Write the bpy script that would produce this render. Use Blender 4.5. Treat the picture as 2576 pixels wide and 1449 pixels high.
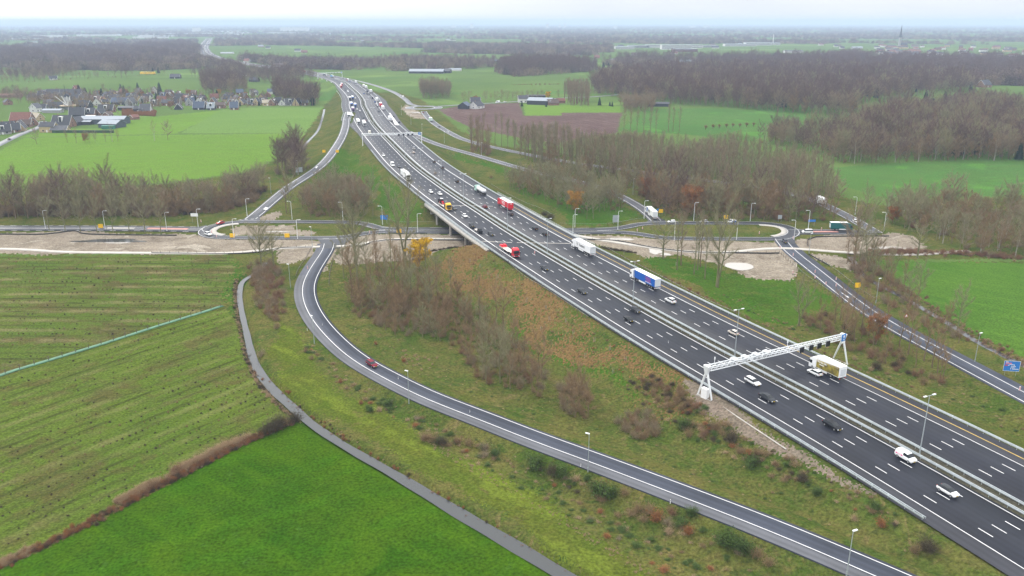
import bpy, math, random
import numpy as np
from mathutils import Vector, Matrix
S = bpy.context.scene
for o in list(bpy.data.objects): bpy.data.objects.remove(o)
random.seed(7); RNG = np.random.default_rng(7)
# ---------------------------------------------------------------- camera
F, CX, CY, HY, CH = 2050., 1288., 724.5, 55., 96.     # picture frame 2576 x 1449 units
PITCH = math.atan((CY-HY)/F)
cam = bpy.data.objects.new('camera', bpy.data.cameras.new('camera')); S.collection.objects.link(cam)
cam.location = (0, 0, CH); cam.rotation_euler = (math.pi/2-PITCH, 0, 0)
cam.data.sensor_width = 36; cam.data.lens = 36*F/2576; cam.data.clip_start = 1; cam.data.clip_end = 200000
S.camera = cam
# ---------------------------------------------------------------- light
SUN_EL, SUN_AZ = math.radians(38), math.radians(-40)   # azimuth from +Y, negative = to the left
w = bpy.data.worlds.new('World'); S.world = w; w.use_nodes = True
nt = w.node_tree; nt.nodes.clear()
def N(nt, t, **k):
    n = nt.nodes.new(t)
    for a, b in k.items(): setattr(n, a, b)
    return n
def mathn(nt, op, a, b=None, c=None, clamp=False):
    n = N(nt, 'ShaderNodeMath', operation=op); n.use_clamp = clamp
    for i, v in enumerate((a, b, c)):
        if v is None: continue
        if isinstance(v, (int, float)): n.inputs[i].default_value = v
        else: nt.links.new(v, n.inputs[i])
    return n.outputs[0]
def mixc(nt, f, a, b):
    n = N(nt, 'ShaderNodeMix', data_type='RGBA')
    for i, v in ((0, f), (6, a), (7, b)):
        if isinstance(v, (int, float)): n.inputs[i].default_value = v
        elif isinstance(v, tuple): n.inputs[i].default_value = (*v[:3], 1)
        else: nt.links.new(v, n.inputs[i])
    return n.outputs[2]
def ramp(nt, f, lo, hi):
    n = N(nt, 'ShaderNodeMapRange'); n.inputs[1].default_value = lo; n.inputs[2].default_value = hi
    nt.links.new(f, n.inputs[0]); return n.outputs[0]
sky = N(nt, 'ShaderNodeTexSky', sky_type='NISHITA', sun_disc=False, sun_elevation=SUN_EL, sun_rotation=SUN_AZ)
bg1 = N(nt, 'ShaderNodeBackground'); bg1.inputs[1].default_value = .1; nt.links.new(sky.outputs[0], bg1.inputs[0])
tc = N(nt, 'ShaderNodeTexCoord')
sx = N(nt, 'ShaderNodeSeparateXYZ'); nt.links.new(tc.outputs['Generated'], sx.inputs[0])
mp = N(nt, 'ShaderNodeMapping'); mp.inputs['Scale'].default_value = (1, 1, 5); nt.links.new(tc.outputs['Generated'], mp.inputs[0])
cn = N(nt, 'ShaderNodeTexNoise'); cn.inputs['Scale'].default_value = 2.2; cn.inputs['Detail'].default_value = 5
nt.links.new(mp.outputs[0], cn.inputs[0])
cl = mixc(nt, ramp(nt, cn.outputs[0], .35, .65), (.50, .53, .58), (.60, .61, .63))
cl = mixc(nt, ramp(nt, sx.outputs[0], .1, -.5), cl, (.80, .80, .80))
cl = mixc(nt, ramp(nt, sx.outputs[2], .06, .75), cl, (1.6, 1.6, 1.57))       # an overcast sky is brightest overhead
#    # the bright gap in the cloud lies to the left
bg2 = N(nt, 'ShaderNodeBackground'); bg2.inputs[1].default_value = .92; nt.links.new(cl, bg2.inputs[0])
ms = N(nt, 'ShaderNodeMixShader'); ms.inputs[0].default_value = .9
nt.links.new(bg1.outputs[0], ms.inputs[1]); nt.links.new(bg2.outputs[0], ms.inputs[2])
wo = N(nt, 'ShaderNodeOutputWorld'); nt.links.new(ms.outputs[0], wo.inputs[0])
sun = bpy.data.objects.new('sun', bpy.data.lights.new('sun', 'SUN')); S.collection.objects.link(sun)
sun.data.energy = 1.35; sun.data.angle = math.radians(10); sun.data.color = (1, .96, .9)
sd = Vector((math.sin(SUN_AZ)*math.cos(SUN_EL), math.cos(SUN_AZ)*math.cos(SUN_EL), math.sin(SUN_EL)))
sun.rotation_euler = sd.to_track_quat('Z', 'Y').to_euler()
S.view_settings.view_transform = 'Standard'; S.view_settings.look = 'None'
S.view_settings.exposure = 0.9; S.view_settings.gamma = 1
cy = S.cycles; cy.use_denoising = True; cy.denoising_prefilter = 'ACCURATE'; cy.denoising_input_passes = 'RGB_ALBEDO_NORMAL'; cy.max_bounces = 6; cy.diffuse_bounces = 2; cy.glossy_bounces = 2
cy.volume_bounces = 1; cy.transparent_max_bounces = 8; cy.use_adaptive_sampling = True; cy.adaptive_threshold = .01
S.render.film_transparent = False
# ---------------------------------------------------------------- helpers
def G(x, y, z=0.):
    """picture position -> point at height z"""
    u = (x-CX)/F; v = (y-CY)/F; dn = math.sin(PITCH)+v*math.cos(PITCH); t = (CH-z)/dn
    return np.array([u*t, (math.cos(PITCH)-v*math.sin(PITCH))*t, z])
def link(o, parent=None):
    S.collection.objects.link(o)
    if parent is not None: o.parent = parent
    return o
def tag(o, label=None, cat=None, group=None, kind=None):
    if label: o['label'] = label
    if cat: o['category'] = cat
    if group: o['group'] = group
    if kind: o['kind'] = kind
    return o
def empty(name, loc, rz=0., label=None, cat=None, group=None):
    o = bpy.data.objects.new(name, None); o.location = loc; o.rotation_euler = (0, 0, rz); o.empty_display_size = .5
    return tag(link(o), label, cat, group)
def copy_tree(o, loc, rz=0., sc=None, label=None, group=None):
    r = o.copy(); link(r); r.location = loc; r.rotation_euler = (0, 0, rz)
    if sc: r.scale = sc if isinstance(sc, tuple) else (sc,)*3
    if label: r['label'] = label
    if group: r['group'] = group
    for c in o.children:
        d = c.copy(); S.collection.objects.link(d); d.parent = r
        for g in c.children:
            e = g.copy(); S.collection.objects.link(e); e.parent = d
    return r
def npmesh(name, V, Fc, smooth=False):
    """V (n,3), Fc list of arrays (m,k) of equal k"""
    me = bpy.data.meshes.new(name); V = np.asarray(V, np.float32)
    Fc = [np.asarray(f, np.int32) for f in (Fc if isinstance(Fc, list) else [Fc]) if len(f)]
    me.vertices.add(len(V)); me.vertices.foreach_set('co', V.ravel())
    idx = np.concatenate([f.ravel() for f in Fc]); tot = np.concatenate([np.full(len(f), f.shape[1], np.int32) for f in Fc])
    me.loops.add(len(idx)); me.loops.foreach_set('vertex_index', idx)
    st = np.concatenate([[0], np.cumsum(tot)[:-1]]).astype(np.int32)
    me.polygons.add(len(tot)); me.polygons.foreach_set('loop_start', st); me.polygons.foreach_set('loop_total', tot)
    if smooth: me.polygons.foreach_set('use_smooth', np.ones(len(tot), bool))
    me.update(calc_edges=True); return me
class MB:
    """collects boxes, tubes and faces, then links them as ONE mesh object"""
    def __init__(s): s.v = []; s.f = []; s.mi = []; s.m = 0
    def add(s, vs, fs):
        b = len(s.v); s.v += [tuple(map(float, p)) for p in vs]; s.f += [tuple(i+b for i in f) for f in fs]; s.mi += [s.m]*len(fs)
    def box(s, x0, x1, y0, y1, z0, z1, t=0.):
        """t tapers the top"""
        s.add([(x0, y0, z0), (x1, y0, z0), (x1, y1, z0), (x0, y1, z0), (x0+t, y0+t, z1), (x1-t, y0+t, z1), (x1-t, y1-t, z1), (x0+t, y1-t, z1)],
              [(3, 2, 1, 0), (4, 5, 6, 7), (0, 1, 5, 4), (1, 2, 6, 5), (2, 3, 7, 6), (3, 0, 4, 7)])
    def tube(s, p0, p1, r0, r1=None, n=6, caps=True):
        r1 = r0 if r1 is None else r1; a = Vector(p0); b = Vector(p1); d = (b-a)
        if d.length < 1e-6: return
        q = d.to_track_quat('Z', 'Y'); vs = []
        for c, r in ((a, r0), (b, r1)):
            for i in range(n):
                t = 2*math.pi*i/n; vs.append(c+q@Vector((math.cos(t)*r, math.sin(t)*r, 0)))
        fs = [(i, (i+1) % n, n+(i+1) % n, n+i) for i in range(n)]
        if caps: fs += [tuple(range(n-1, -1, -1)), tuple(range(n, 2*n))]
        s.add(vs, fs)
    def prism(s, prof, y0, y1):
        """profile in x,z extruded along y"""
        n = len(prof); vs = [(x, y0, z) for x, z in prof]+[(x, y1, z) for x, z in prof]
        s.add(vs, [tuple(range(n)), tuple(range(2*n-1, n-1, -1))]+[(i, n+i, n+(i+1) % n, (i+1) % n) for i in range(n)])
    def build(s, name, mat, parent=None, smooth=False):
        me = bpy.data.meshes.new(name); me.from_pydata(s.v, [], s.f)
        for m in (mat if isinstance(mat, (list, tuple)) else [mat]): me.materials.append(m)
        if isinstance(mat, (list, tuple)): me.polygons.foreach_set('material_index', s.mi)
        if smooth: me.polygons.foreach_set('use_smooth', [True]*len(me.polygons))
        me.update(); return link(bpy.data.objects.new(name, me), parent)
# ---------------------------------------------------------------- materials
def pmat(name, col, rough=.6, metal=0., emit=None, var=0., vs=3., coat=0., spec=None):
    m = bpy.data.materials.new(name); m.use_nodes = True; nt = m.node_tree; b = nt.nodes['Principled BSDF']
    b.inputs['Roughness'].default_value = rough; b.inputs['Metallic'].default_value = metal
    if spec is not None: b.inputs['Specular IOR Level'].default_value = spec
    if coat: b.inputs['Coat Weight'].default_value = coat; b.inputs['Coat Roughness'].default_value = .08
    tc = N(nt, 'ShaderNodeTexCoord'); n = N(nt, 'ShaderNodeTexNoise'); n.inputs['Scale'].default_value = vs; n.inputs['Detail'].default_value = 4
    nt.links.new(tc.outputs['Object'], n.inputs[0]); v = max(var, .04)
    c = mixc(nt, ramp(nt, n.outputs[0], .3, .7), tuple(max(0, x*(1-v)) for x in col), tuple(min(1, x*(1+v)) for x in col))
    nt.links.new(c, b.inputs['Base Color'])
    if emit: b.inputs['Emission Color'].default_value = (*col, 1); b.inputs['Emission Strength'].default_value = emit
    return m
def gmat(name, cols, s1=.02, s2=.35, bump=.3, stripe=None, rows=None, spots=None, gain=1., rough=.95, mix2=.5, fine=1.6, thr=(.35, .65)):
    """ground cover: cols = base, second, third; big patches (s1) and small tussocks (s2); stripe = (angle, period m, colour, strength)"""
    m = bpy.data.materials.new(name); m.use_nodes = True; nt = m.node_tree; b = nt.nodes['Principled BSDF']
    if cols[0][1] > cols[0][0]: cols = [tuple(v*.8 for v in q) for q in cols]      # living grass
    b.inputs['Roughness'].default_value = rough; b.inputs['Specular IOR Level'].default_value = 0.
    g = N(nt, 'ShaderNodeNewGeometry'); P = g.outputs['Position']
    def noise(sc, det=4, dist=0., vec=None):
        n = N(nt, 'ShaderNodeTexNoise'); n.inputs['Scale'].default_value = sc; n.inputs['Detail'].default_value = det
        n.inputs['Roughness'].default_value = .6; n.inputs['Distortion'].default_value = dist; nt.links.new(vec or P, n.inputs[0]); return n.outputs[0]
    c = mixc(nt, ramp(nt, noise(s1, 6, .6), *thr), cols[0], cols[1])
    c = mixc(nt, mathn(nt, 'MULTIPLY', ramp(nt, noise(s2, 5, .8), .45, .68), mix2), c, cols[2])
    if stripe:
        for ang, per, col, st in stripe:
            r = N(nt, 'ShaderNodeVectorRotate', rotation_type='Z_AXIS'); r.inputs['Angle'].default_value = -ang; nt.links.new(P, r.inputs[0])
            mp = N(nt, 'ShaderNodeMapping'); mp.inputs['Scale'].default_value = (.035, 1/per, 0); nt.links.new(r.outputs[0], mp.inputs[0])
            n1 = noise(1.0, 2, 0., mp.outputs[0])
            mp2 = N(nt, 'ShaderNodeMapping'); mp2.inputs['Scale'].default_value = (.25, .9/per*2.3, 0); nt.links.new(r.outputs[0], mp2.inputs[0])
            n2 = noise(1.0, 2, 0., mp2.outputs[0])
            f = mathn(nt, 'MULTIPLY', ramp(nt, mathn(nt, 'ADD', mathn(nt, 'MULTIPLY', n1, .65), mathn(nt, 'MULTIPLY', n2, .35)), .5, .6), st)
            c = mixc(nt, f, c, col)
    for sc, col, lo, st in spots or ():
        c = mixc(nt, mathn(nt, 'MULTIPLY', ramp(nt, noise(sc, 7, 1.2), lo, lo+.07), st), c, col)
    for ang, per, col, st in rows or ():
        r = N(nt, 'ShaderNodeVectorRotate', rotation_type='Z_AXIS'); r.inputs['Angle'].default_value = -ang; nt.links.new(P, r.inputs[0])
        s_ = N(nt, 'ShaderNodeSeparateXYZ'); nt.links.new(r.outputs[0], s_.inputs[0]); mp = N(nt, 'ShaderNodeMapping'); mp.inputs['Scale'].default_value = (.06, .5/per, 0); nt.links.new(r.outputs[0], mp.inputs[0])
        wv = mathn(nt, 'SINE', mathn(nt, 'ADD', mathn(nt, 'MULTIPLY', s_.outputs[1], 2*math.pi/per), mathn(nt, 'MULTIPLY', noise(.15, 2), 1.5)))
        f = mathn(nt, 'MULTIPLY', ramp(nt, wv, .2, .9), mathn(nt, 'MULTIPLY', ramp(nt, noise(1., 3, 0., mp.outputs[0]), .42, .62), st)); c = mixc(nt, f, c, col)
    fn = noise(fine, 3)
    vm = N(nt, 'ShaderNodeVectorMath', operation='SCALE'); nt.links.new(c, vm.inputs[0]); nt.links.new(mathn(nt, 'MULTIPLY_ADD', ramp(nt, fn, .25, .75), .95, .48*gain), vm.inputs['Scale']); c = vm.outputs[0]
    nt.links.new(c, b.inputs['Base Color'])
    if bump:
        bp = N(nt, 'ShaderNodeBump'); bp.inputs['Strength'].default_value = bump; bp.inputs['Distance'].default_value = .6
        nt.links.new(mathn(nt, 'ADD', noise(.9, 5, .5), mathn(nt, 'MULTIPLY', fn, .4)), bp.inputs['Height']); nt.links.new(bp.outputs[0], b.inputs['Normal'])
    return m
def asphalt(name, col, rough=.55):
    m = bpy.data.materials.new(name); m.use_nodes = True; nt = m.node_tree; b = nt.nodes['Principled BSDF']
    g = N(nt, 'ShaderNodeNewGeometry'); P = g.outputs['Position']
    n = N(nt, 'ShaderNodeTexNoise'); n.inputs['Scale'].default_value = .08; n.inputs['Detail'].default_value = 6; nt.links.new(P, n.inputs[0])
    n2 = N(nt, 'ShaderNodeTexNoise'); n2.inputs['Scale'].default_value = 3; n2.inputs['Detail'].default_value = 3; nt.links.new(P, n2.inputs[0])
    a = N(nt, 'ShaderNodeAttribute', attribute_name='lane')          # worn wheel tracks run along the lanes
    wv = mathn(nt, 'COSINE', mathn(nt, 'MULTIPLY', a.outputs['Fac'], 2*math.pi/1.65))
    f = mathn(nt, 'ADD', mathn(nt, 'MULTIPLY', ramp(nt, n.outputs[0], .3, .7), .5), mathn(nt, 'MULTIPLY', n2.outputs[0], .3))
    f = mathn(nt, 'ADD', f, mathn(nt, 'MULTIPLY', wv, .16), clamp=True)
    c = mixc(nt, f, tuple(x*.62 for x in col), tuple(x*1.5 for x in col)); nt.links.new(c, b.inputs['Base Color'])
    b.inputs['Roughness'].default_value = rough; b.inputs['Specular IOR Level'].default_value = .22
    return m
M = {}
M['asphalt'] = asphalt('asphalt_new', (.011, .013, .021)); M['asphalt_shoulder'] = asphalt('asphalt_shoulder', (.026, .027, .034))
M['asphalt_ramp'] = asphalt('asphalt_ramp', (.034, .040, .058)); M['asphalt_old'] = asphalt('asphalt_worn', (.085, .088, .10), .7)
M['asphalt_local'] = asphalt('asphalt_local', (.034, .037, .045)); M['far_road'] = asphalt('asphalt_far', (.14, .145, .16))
M['paint'] = pmat('road_paint', (.62, .62, .63), .6, var=.1, vs=.5); M['yellow_paint'] = pmat('yellow_paint', (.62, .42, .08), .6, var=.2, vs=.5)
M['concrete'] = pmat('concrete', (.36, .34, .31), .85, var=.18, vs=.8); M['concrete_dark'] = pmat('concrete_dark', (.16, .155, .15), .85, var=.25, vs=.5)
M['path'] = pmat('concrete_path', (.40, .375, .34), .85, var=.12, vs=.3); M['red_path'] = pmat('red_asphalt', (.42, .20, .17), .8, var=.12, vs=.3)
M['galv'] = pmat('galvanised_steel', (.38, .42, .44), .5, .35, var=.12, vs=.6); M['white_steel'] = pmat('white_steel', (.74, .76, .78), .45, .1, var=.06, vs=.4)
M['black'] = pmat('black_rubber', (.018, .018, .02), .6); M['dark_wood'] = pmat('weathered_post', (.10, .075, .055), .9, var=.3, vs=4)
M['silt'] = pmat('black_silt_fabric', (.018, .02, .022), .7, var=.3, vs=1)
# ---------------------------------------------------------------- road centre lines
MC = [(136.4,40),(129.2,60),(121.3,80),(113.2,100),(104.8,120),(96.1,140),(87.2,160),(77.8,180),(68.1,200),(58.4,220),(49.1,240),(40.2,260),(31.4,280),(22.9,300),(14.4,320),(6.2,340),(-1.8,360),(-9.3,380),(-16.8,400),(-24.5,420),(-31.9,440),(-39,460),(-46,480),(-53,500),(-59.5,520),(-65.7,540),(-71.6,560),(-77.2,580),(-82.9,600),(-88.5,620),(-94,640),(-99.6,660),(-105,680),(-110.4,700),(-123.5,750),(-135.6,800),(-146.8,850),(-158,900),(-169.1,950),(-178.5,1000),(-189.3,1050),(-201.2,1100),(-214.1,1150),(-227.6,1200),(-241.1,1250),(-254.3,1300),(-268.2,1350),(-284.5,1400),(-303.2,1450),(-324,1500),(-457.5,1750),(-627.5,2000),(-771.6,2250),(-888.6,2500),(-994.1,2750),(-1088.5,3000),(-1181.6,3250),(-1269.8,3500),(-1353.7,3750),(-1440.4,4000),(-1526.2,4250),(-1610.7,4500),(-1694.1,4750),(-1779.9,5000),(-1866.1,5250)]
MC = np.array(MC, float)
def mz(Y): return np.interp(Y, [0, 650, 1500, 2300], [7, 7, 2, .6])
def mloff(Y): return np.interp(Y, [0, 700, 790, 1000, 1300, 1500], [-20.6, -20.6, -25, -25, -20, -20])
def mroff(Y): return np.interp(Y, [0, 560, 850, 1000, 1250, 1500], [20.6, 20.6, 27, 27, 20, 20])
def catmull(P, step=4.):
    P = np.asarray(P, float); Q = np.vstack([2*P[0]-P[1], P, 2*P[-1]-P[-2]]); out = []
    for i in range(1, len(Q)-2):
        n = max(1, int(np.linalg.norm(Q[i+1]-Q[i])/step))
        for t in np.arange(n)/n:
            a, b, c, d = Q[i-1:i+3]
            out.append(.5*((2*b)+(c-a)*t+(2*a-5*b+4*c-d)*t*t+(3*b-a-3*c+d)*t**3))
    out.append(P[-1]); return np.array(out)
def smooth(P, k=3):
    for _ in range(k): P = np.vstack([P[0], (P[:-2]+2*P[1:-1]+P[2:])/4, P[-1]])
    return P
def line(pts, step=4., k=3):
    """pts: (x, y[, z]) in picture units, z the real height of the road there"""
    return smooth(catmull([G(*p) for p in pts], step), k)
def offs(P, o):
    T = np.gradient(P[:, :2], axis=0); T /= np.linalg.norm(T, axis=1)[:, None]+1e-9
    Q = P.copy(); Q[:, :2] += np.stack([T[:, 1], -T[:, 0]], 1)*np.asarray(o).reshape(-1, 1) if np.ndim(o) else np.stack([T[:, 1], -T[:, 0]], 1)*o
    return Q
def ribbon(P, o0, o1, lift=0., thick=0.):
    """returns V, F, lane for a strip between two offsets (positive = right of travel)"""
    A = offs(P, o0); B = offs(P, o1); n = len(P); A[:, 2] += lift; B[:, 2] += lift
    V = np.vstack([A, B]); i = np.arange(n-1); Fc = np.stack([i, n+i, n+i+1, i+1], 1)
    lane = np.concatenate([np.broadcast_to(o0, n), np.broadcast_to(o1, n)]).astype(np.float32)
    if thick:
        C = V.copy(); C[:, 2] -= thick; V = np.vstack([V, C]); m = 2*n; lane = np.concatenate([lane, lane])
        Fc = np.vstack([Fc, np.stack([i, i+1, m+i+1, m+i], 1), np.stack([n+i, m+n+i, m+n+i+1, n+i+1], 1)])
    return V, Fc, lane
def merge(parts):
    V = []; Fc = []; L = []; b = 0
    for v, f, l in parts: V.append(v); Fc.append(f+b); L.append(l); b += len(v)
    return np.vstack(V), np.vstack(Fc), np.concatenate(L)
def strip(name, parts, mat, kind='structure', parent=None):
    V, Fc, L = merge(parts); me = npmesh(name, V, Fc); me.materials.append(mat)
    a = me.attributes.new('lane', 'FLOAT', 'POINT'); a.data.foreach_set('value', L.astype(np.float32))
    o = bpy.data.objects.new(name, me); link(o, parent)
    if kind: o['kind'] = kind
    return o
def dashes(P, o, on=3., off=9., w=.18, lift=.03, ph=0.):
    if len(P) < 2: return []
    Q = offs(P, o) if len(P) > 1 else P; s = np.concatenate([[0], np.cumsum(np.linalg.norm(np.diff(Q, axis=0), axis=1))]); res = []
    for a in np.arange(ph, s[-1]-on, on+off):
        t = np.linspace(a, a+on, 3); R = np.stack([np.interp(t, s, Q[:, k]) for k in range(3)], 1); res.append(ribbon(R, -w/2, w/2, lift))
    return res
def quad(pts, lift=.03):
    V = np.array([G(*p) for p in pts]); V[:, 2] += lift; n = len(V)
    return V, np.array([[0, 1, 2, 3]]) if n == 4 else np.array([[0, i, i+1, i+1] for i in range(1, n-1)]), np.zeros(n)
MW = catmull(np.stack([MC[:, 0], MC[:, 1], mz(MC[:, 1])], 1), 8.); MW = MW[MW[:, 1] < 5200]
MWN = MW[MW[:, 1] < 1500]
LOOP = line([(843-15,612,0),(829,622,0),(813.7,645,0),(793.5,676,0),(778,708,0),(774.5,735,0),(783,768,0),(806,807,0),(842,848,0),(901.5,899.5,.5),(993,951,1),(1094,1000,1.5),(1230,1051,2),(1319,1087.5,2.3),(1480.5,1146,2.8),(1663,1214,3.5),(1930,1315.5,4.2),(2136,1401,4.6),(2250,1449,4.8),(2420,1525,5.2)], 4, 4)
LEXIT = line([(876,282,6.9),(871,300,6.8),(870,314,6.5),(864,336,6),(853,358,5.2),(829,393.6,4),(803,420,3),(766,446,2.2),(726.5,471,1.3),(681.5,508,.5),(649,536,0),(630,551,0)], 4, 3)
WEST = line([(-420,573.5),(0,573.5),(200,573.5),(400,575),(505,577)], 6, 2)
RINGL = line([(969,582.3),(926.5,583.5),(904,588.5),(884,594),(843.6,597.7),(741.6,597.7),(654,597.4),(583.5,597),(548,596.5),(522,592.5),(511,585),(517,577),(532,569),(551,563),(576.5,559.2),(601,557.3),(654,557.3),(741.6,557.3),(847,558),(890,558.5),(912,560.5),(936,568),(956.5,574.5),(994,575.5)], 3, 2)
UNDN = line([(956.5,574.5),(994,575),(1154,575.5),(1288,576.5),(1418,577.2),(1538,576)], 6, 1)
UNDS = line([(950,583),(969,583),(1154,584),(1288,585),(1438,585.5),(1575,584)], 6, 1)
RINGR = line([(1500,576.8),(1538,576.3),(1575.5,571),(1608,563.5),(1663,560.8),(1788,560.5),(1932,561.5),(1962,565.5),(1985,572),(1997,580),(1996,588),(1985,595),(1957,600),(1900,600.5),(1788,600),(1688,598.6),(1638,593.5),(1600.5,586.5),(1565,584)], 3, 2)
EASTL = line([(1990,583),(2050,583),(2120,583),(2200,585)], 2, 1)
PROV = line([(1066,280),(1072,290),(1091.5,309),(1126.5,331),(1169,351.4),(1244,371),(1388,400),(1488,416),(1588,428.6),(1688,442),(1788,455),(1932,475),(2000,489),(2057,507),(2107,531),(2144.5,550),(2178,570),(2205,586)], 6, 3)
REXIT = line([(1026,331,7),(1050,343,6.6),(1081.5,356,5.5),(1112,367,4),(1150,378,2.8),(1194,389.5,1.8),(1288,417,.6),(1350,434,0),(1395.5,443.5,0),(1470,460,0),(1538,483,0),(1588,508,0),(1625,532,0),(1650,555,0)], 5, 3)
RON = line([(1962,601),(1982,627),(2019.5,657),(2069.5,697),(2122,739.5),(2182,784.5),(2244.5,822),(2332,869.5,.5),(2407,909.5,1),(2482,949.5,1.5),(2576,999.5,2.2),(2720,1075,3)], 5, 3)
FARNE = line([(1058,267),(1034,262.6),(1019,249),(989,231),(944,215),(894,202),(861.5,195,2)], 8, 2)
FARE = line([(1094,268),(1144,264.5),(1288,256),(1413,246.5),(1483,243.9),(1558,237.7)], 10, 2)
VILL = line([(-120,412),(-40,381),(0,362),(50,338),(100,319),(108,305)], 5, 2)
th = np.linspace(0, 2*math.pi, 40); c0 = G(1066.5, 270.6); RFAR = np.stack([c0[0]+17*np.cos(th), c0[1]+17*np.sin(th), 0*th], 1)
PATHW = line([(-400,626),(0,626),(75,627),(125,633.2),(250,635),(375,636),(600,636.6),(671,629),(706.5,621.7),(805,620.5)], 6, 2)
PATHM = line([(845,620),(890,619),(919,612),(969,601.8),(1060,601),(1164,601)], 5, 2)
PATHE = line([(1440,590),(1468,596),(1588,615),(1713,632),(1838,635),(1888,628),(1932,623.6),(2007,625),(2107,633.6),(2282,641),(2350,637),(2407,632),(2440,632)], 5, 2)
CREEK = line([(668,655),(640,685),(612,697),(604,715),(602,745),(610,790),(622,840),(632,885),(652,930),(692,978),(737,1017),(775,1052),(862,1110),(1000,1188),(1150,1278),(1300,1365),(1440,1449),(1600,1545)], 3, 3)
DITCHR = line([(2140,640),(2175,690),(2250,730),(2330,775),(2400,815),(2450,850),(2530,890),(2640,945)], 5, 2)
DITCHL = line([(816,272),(812,290),(800,325),(776,352),(745,385)], 6, 2)
DITCHR2 = line([(1200,-0+425),(1200,425)], 6, 0) if False else None
# (line, half width of the flat top, side slope)
TOPS = [(LOOP, 5.5, .45), (LEXIT, 5.5, .4), (REXIT, 5.5, .4), (RON, 6, .4), (FARNE, 5, .3)]
FLATS = [(WEST, 7), (RINGL, 4.5), (UNDN, 4), (UNDS, 4), (RINGR, 4.5), (EASTL, 6), (PROV, 4.5), (FARE, 4.5), (RFAR, 6), (VILL, 4)]
def pdist(X, Y, P, reach):
    """distance to a polyline and its height there, only within reach"""
    d = np.full(X.shape, 1e9); z = np.zeros(X.shape)
    a = P[:, 0].min()-reach, P[:, 0].max()+reach, P[:, 1].min()-reach, P[:, 1].max()+reach
    sel = np.nonzero((X > a[0]) & (X < a[1]) & (Y > a[2]) & (Y < a[3]))[0]
    if not len(sel): return d, z
    step = max(1, len(P)//90); Q = P[::step]; Q = Q if (Q[-1] == P[-1]).all() else np.vstack([Q, P[-1]])
    x = X[sel]; y = Y[sel]; bd = np.full(len(sel), 1e18); bz = np.zeros(len(sel))
    for p, q in zip(Q[:-1], Q[1:]):
        e = q-p; L = e[0]**2+e[1]**2+1e-9; t = np.clip(((x-p[0])*e[0]+(y-p[1])*e[1])/L, 0, 1)
        dd = (x-p[0]-t*e[0])**2+(y-p[1]-t*e[1])**2; m = dd < bd; bd = np.where(m, dd, bd); bz = np.where(m, p[2]+t*e[2], bz)
    d[sel] = np.sqrt(bd); z[sel] = bz; return d, z
YB0, YB1 = 334., 415.       # the gap the road passes through under the motorway
def height(X, Y, roads=True):
    X = np.atleast_1d(np.asarray(X, float)); Y = np.atleast_1d(np.asarray(Y, float)); sh = X.shape; X = X.ravel(); Y = Y.ravel()
    h = .25*np.sin(X*.031+1)*np.sin(Y*.027)*np.clip((np.hypot(X, Y)-60)/200, 0, 1)-.15
    cx = np.interp(Y, MC[:, 1], MC[:, 0]); sl = np.interp(Y, MC[:, 1], np.gradient(MC[:, 0], MC[:, 1])); o = (X-cx)/np.sqrt(1+sl**2)
    top = np.where(Y > 5100, -9, mz(Y)-.35); far = np.clip((Y-700)/600, 0, 1)*3
    d = np.maximum(np.maximum(o-mroff(Y)-1.5-far, mloff(Y)-1.5-far-o), 0); m = top-d*.42
    gap = np.clip(np.minimum(Y-YB0, YB1-Y), 0, None); m = np.where(gap > 0, np.minimum(m, top-gap*.62), m)
    h = np.maximum(h, np.minimum(m, top)); inside = (gap > 2)
    if roads:
        for P, w, s in TOPS:
            dd, z = pdist(X, Y, P, 40); h = np.where(dd < 1e8, np.maximum(h, z-.3-np.maximum(dd-w, 0)*s), h)
            # cut where the road runs lower than the ground beside it
            h = np.where(dd < w, np.minimum(h, z-.25), h)
        for P, w in FLATS:
            dd, z = pdist(X, Y, P, 20); k = np.clip((dd-w)/6, 0, 1); h = np.where(dd < w+6, np.minimum(h, (z-.25)+k*6), h); h = np.where(dd < w, z-.25, h)
        dd, z = pdist(X, Y, CREEK, 12); h = np.where(dd < 6, np.minimum(h, -1.5+np.clip(dd-1.2, 0, 9)*.75), h)
        for P in (DITCHR, DITCHL):
            dd, z = pdist(X, Y, P, 12); h = np.where(dd < 5, np.minimum(h, -1.2+np.clip(dd-.8, 0, 9)*.6), h)
    return h.reshape(sh)
def ground(x, y, it=8):
    """point of the terrain seen at a picture position"""
    z = 0.
    for _ in range(it): p = G(x, y, z); z = z*.4+float(height(p[0], p[1])[0])*.6
    p = G(x, y, z); p[2] = float(height(p[0], p[1])[0]); return p
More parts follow.
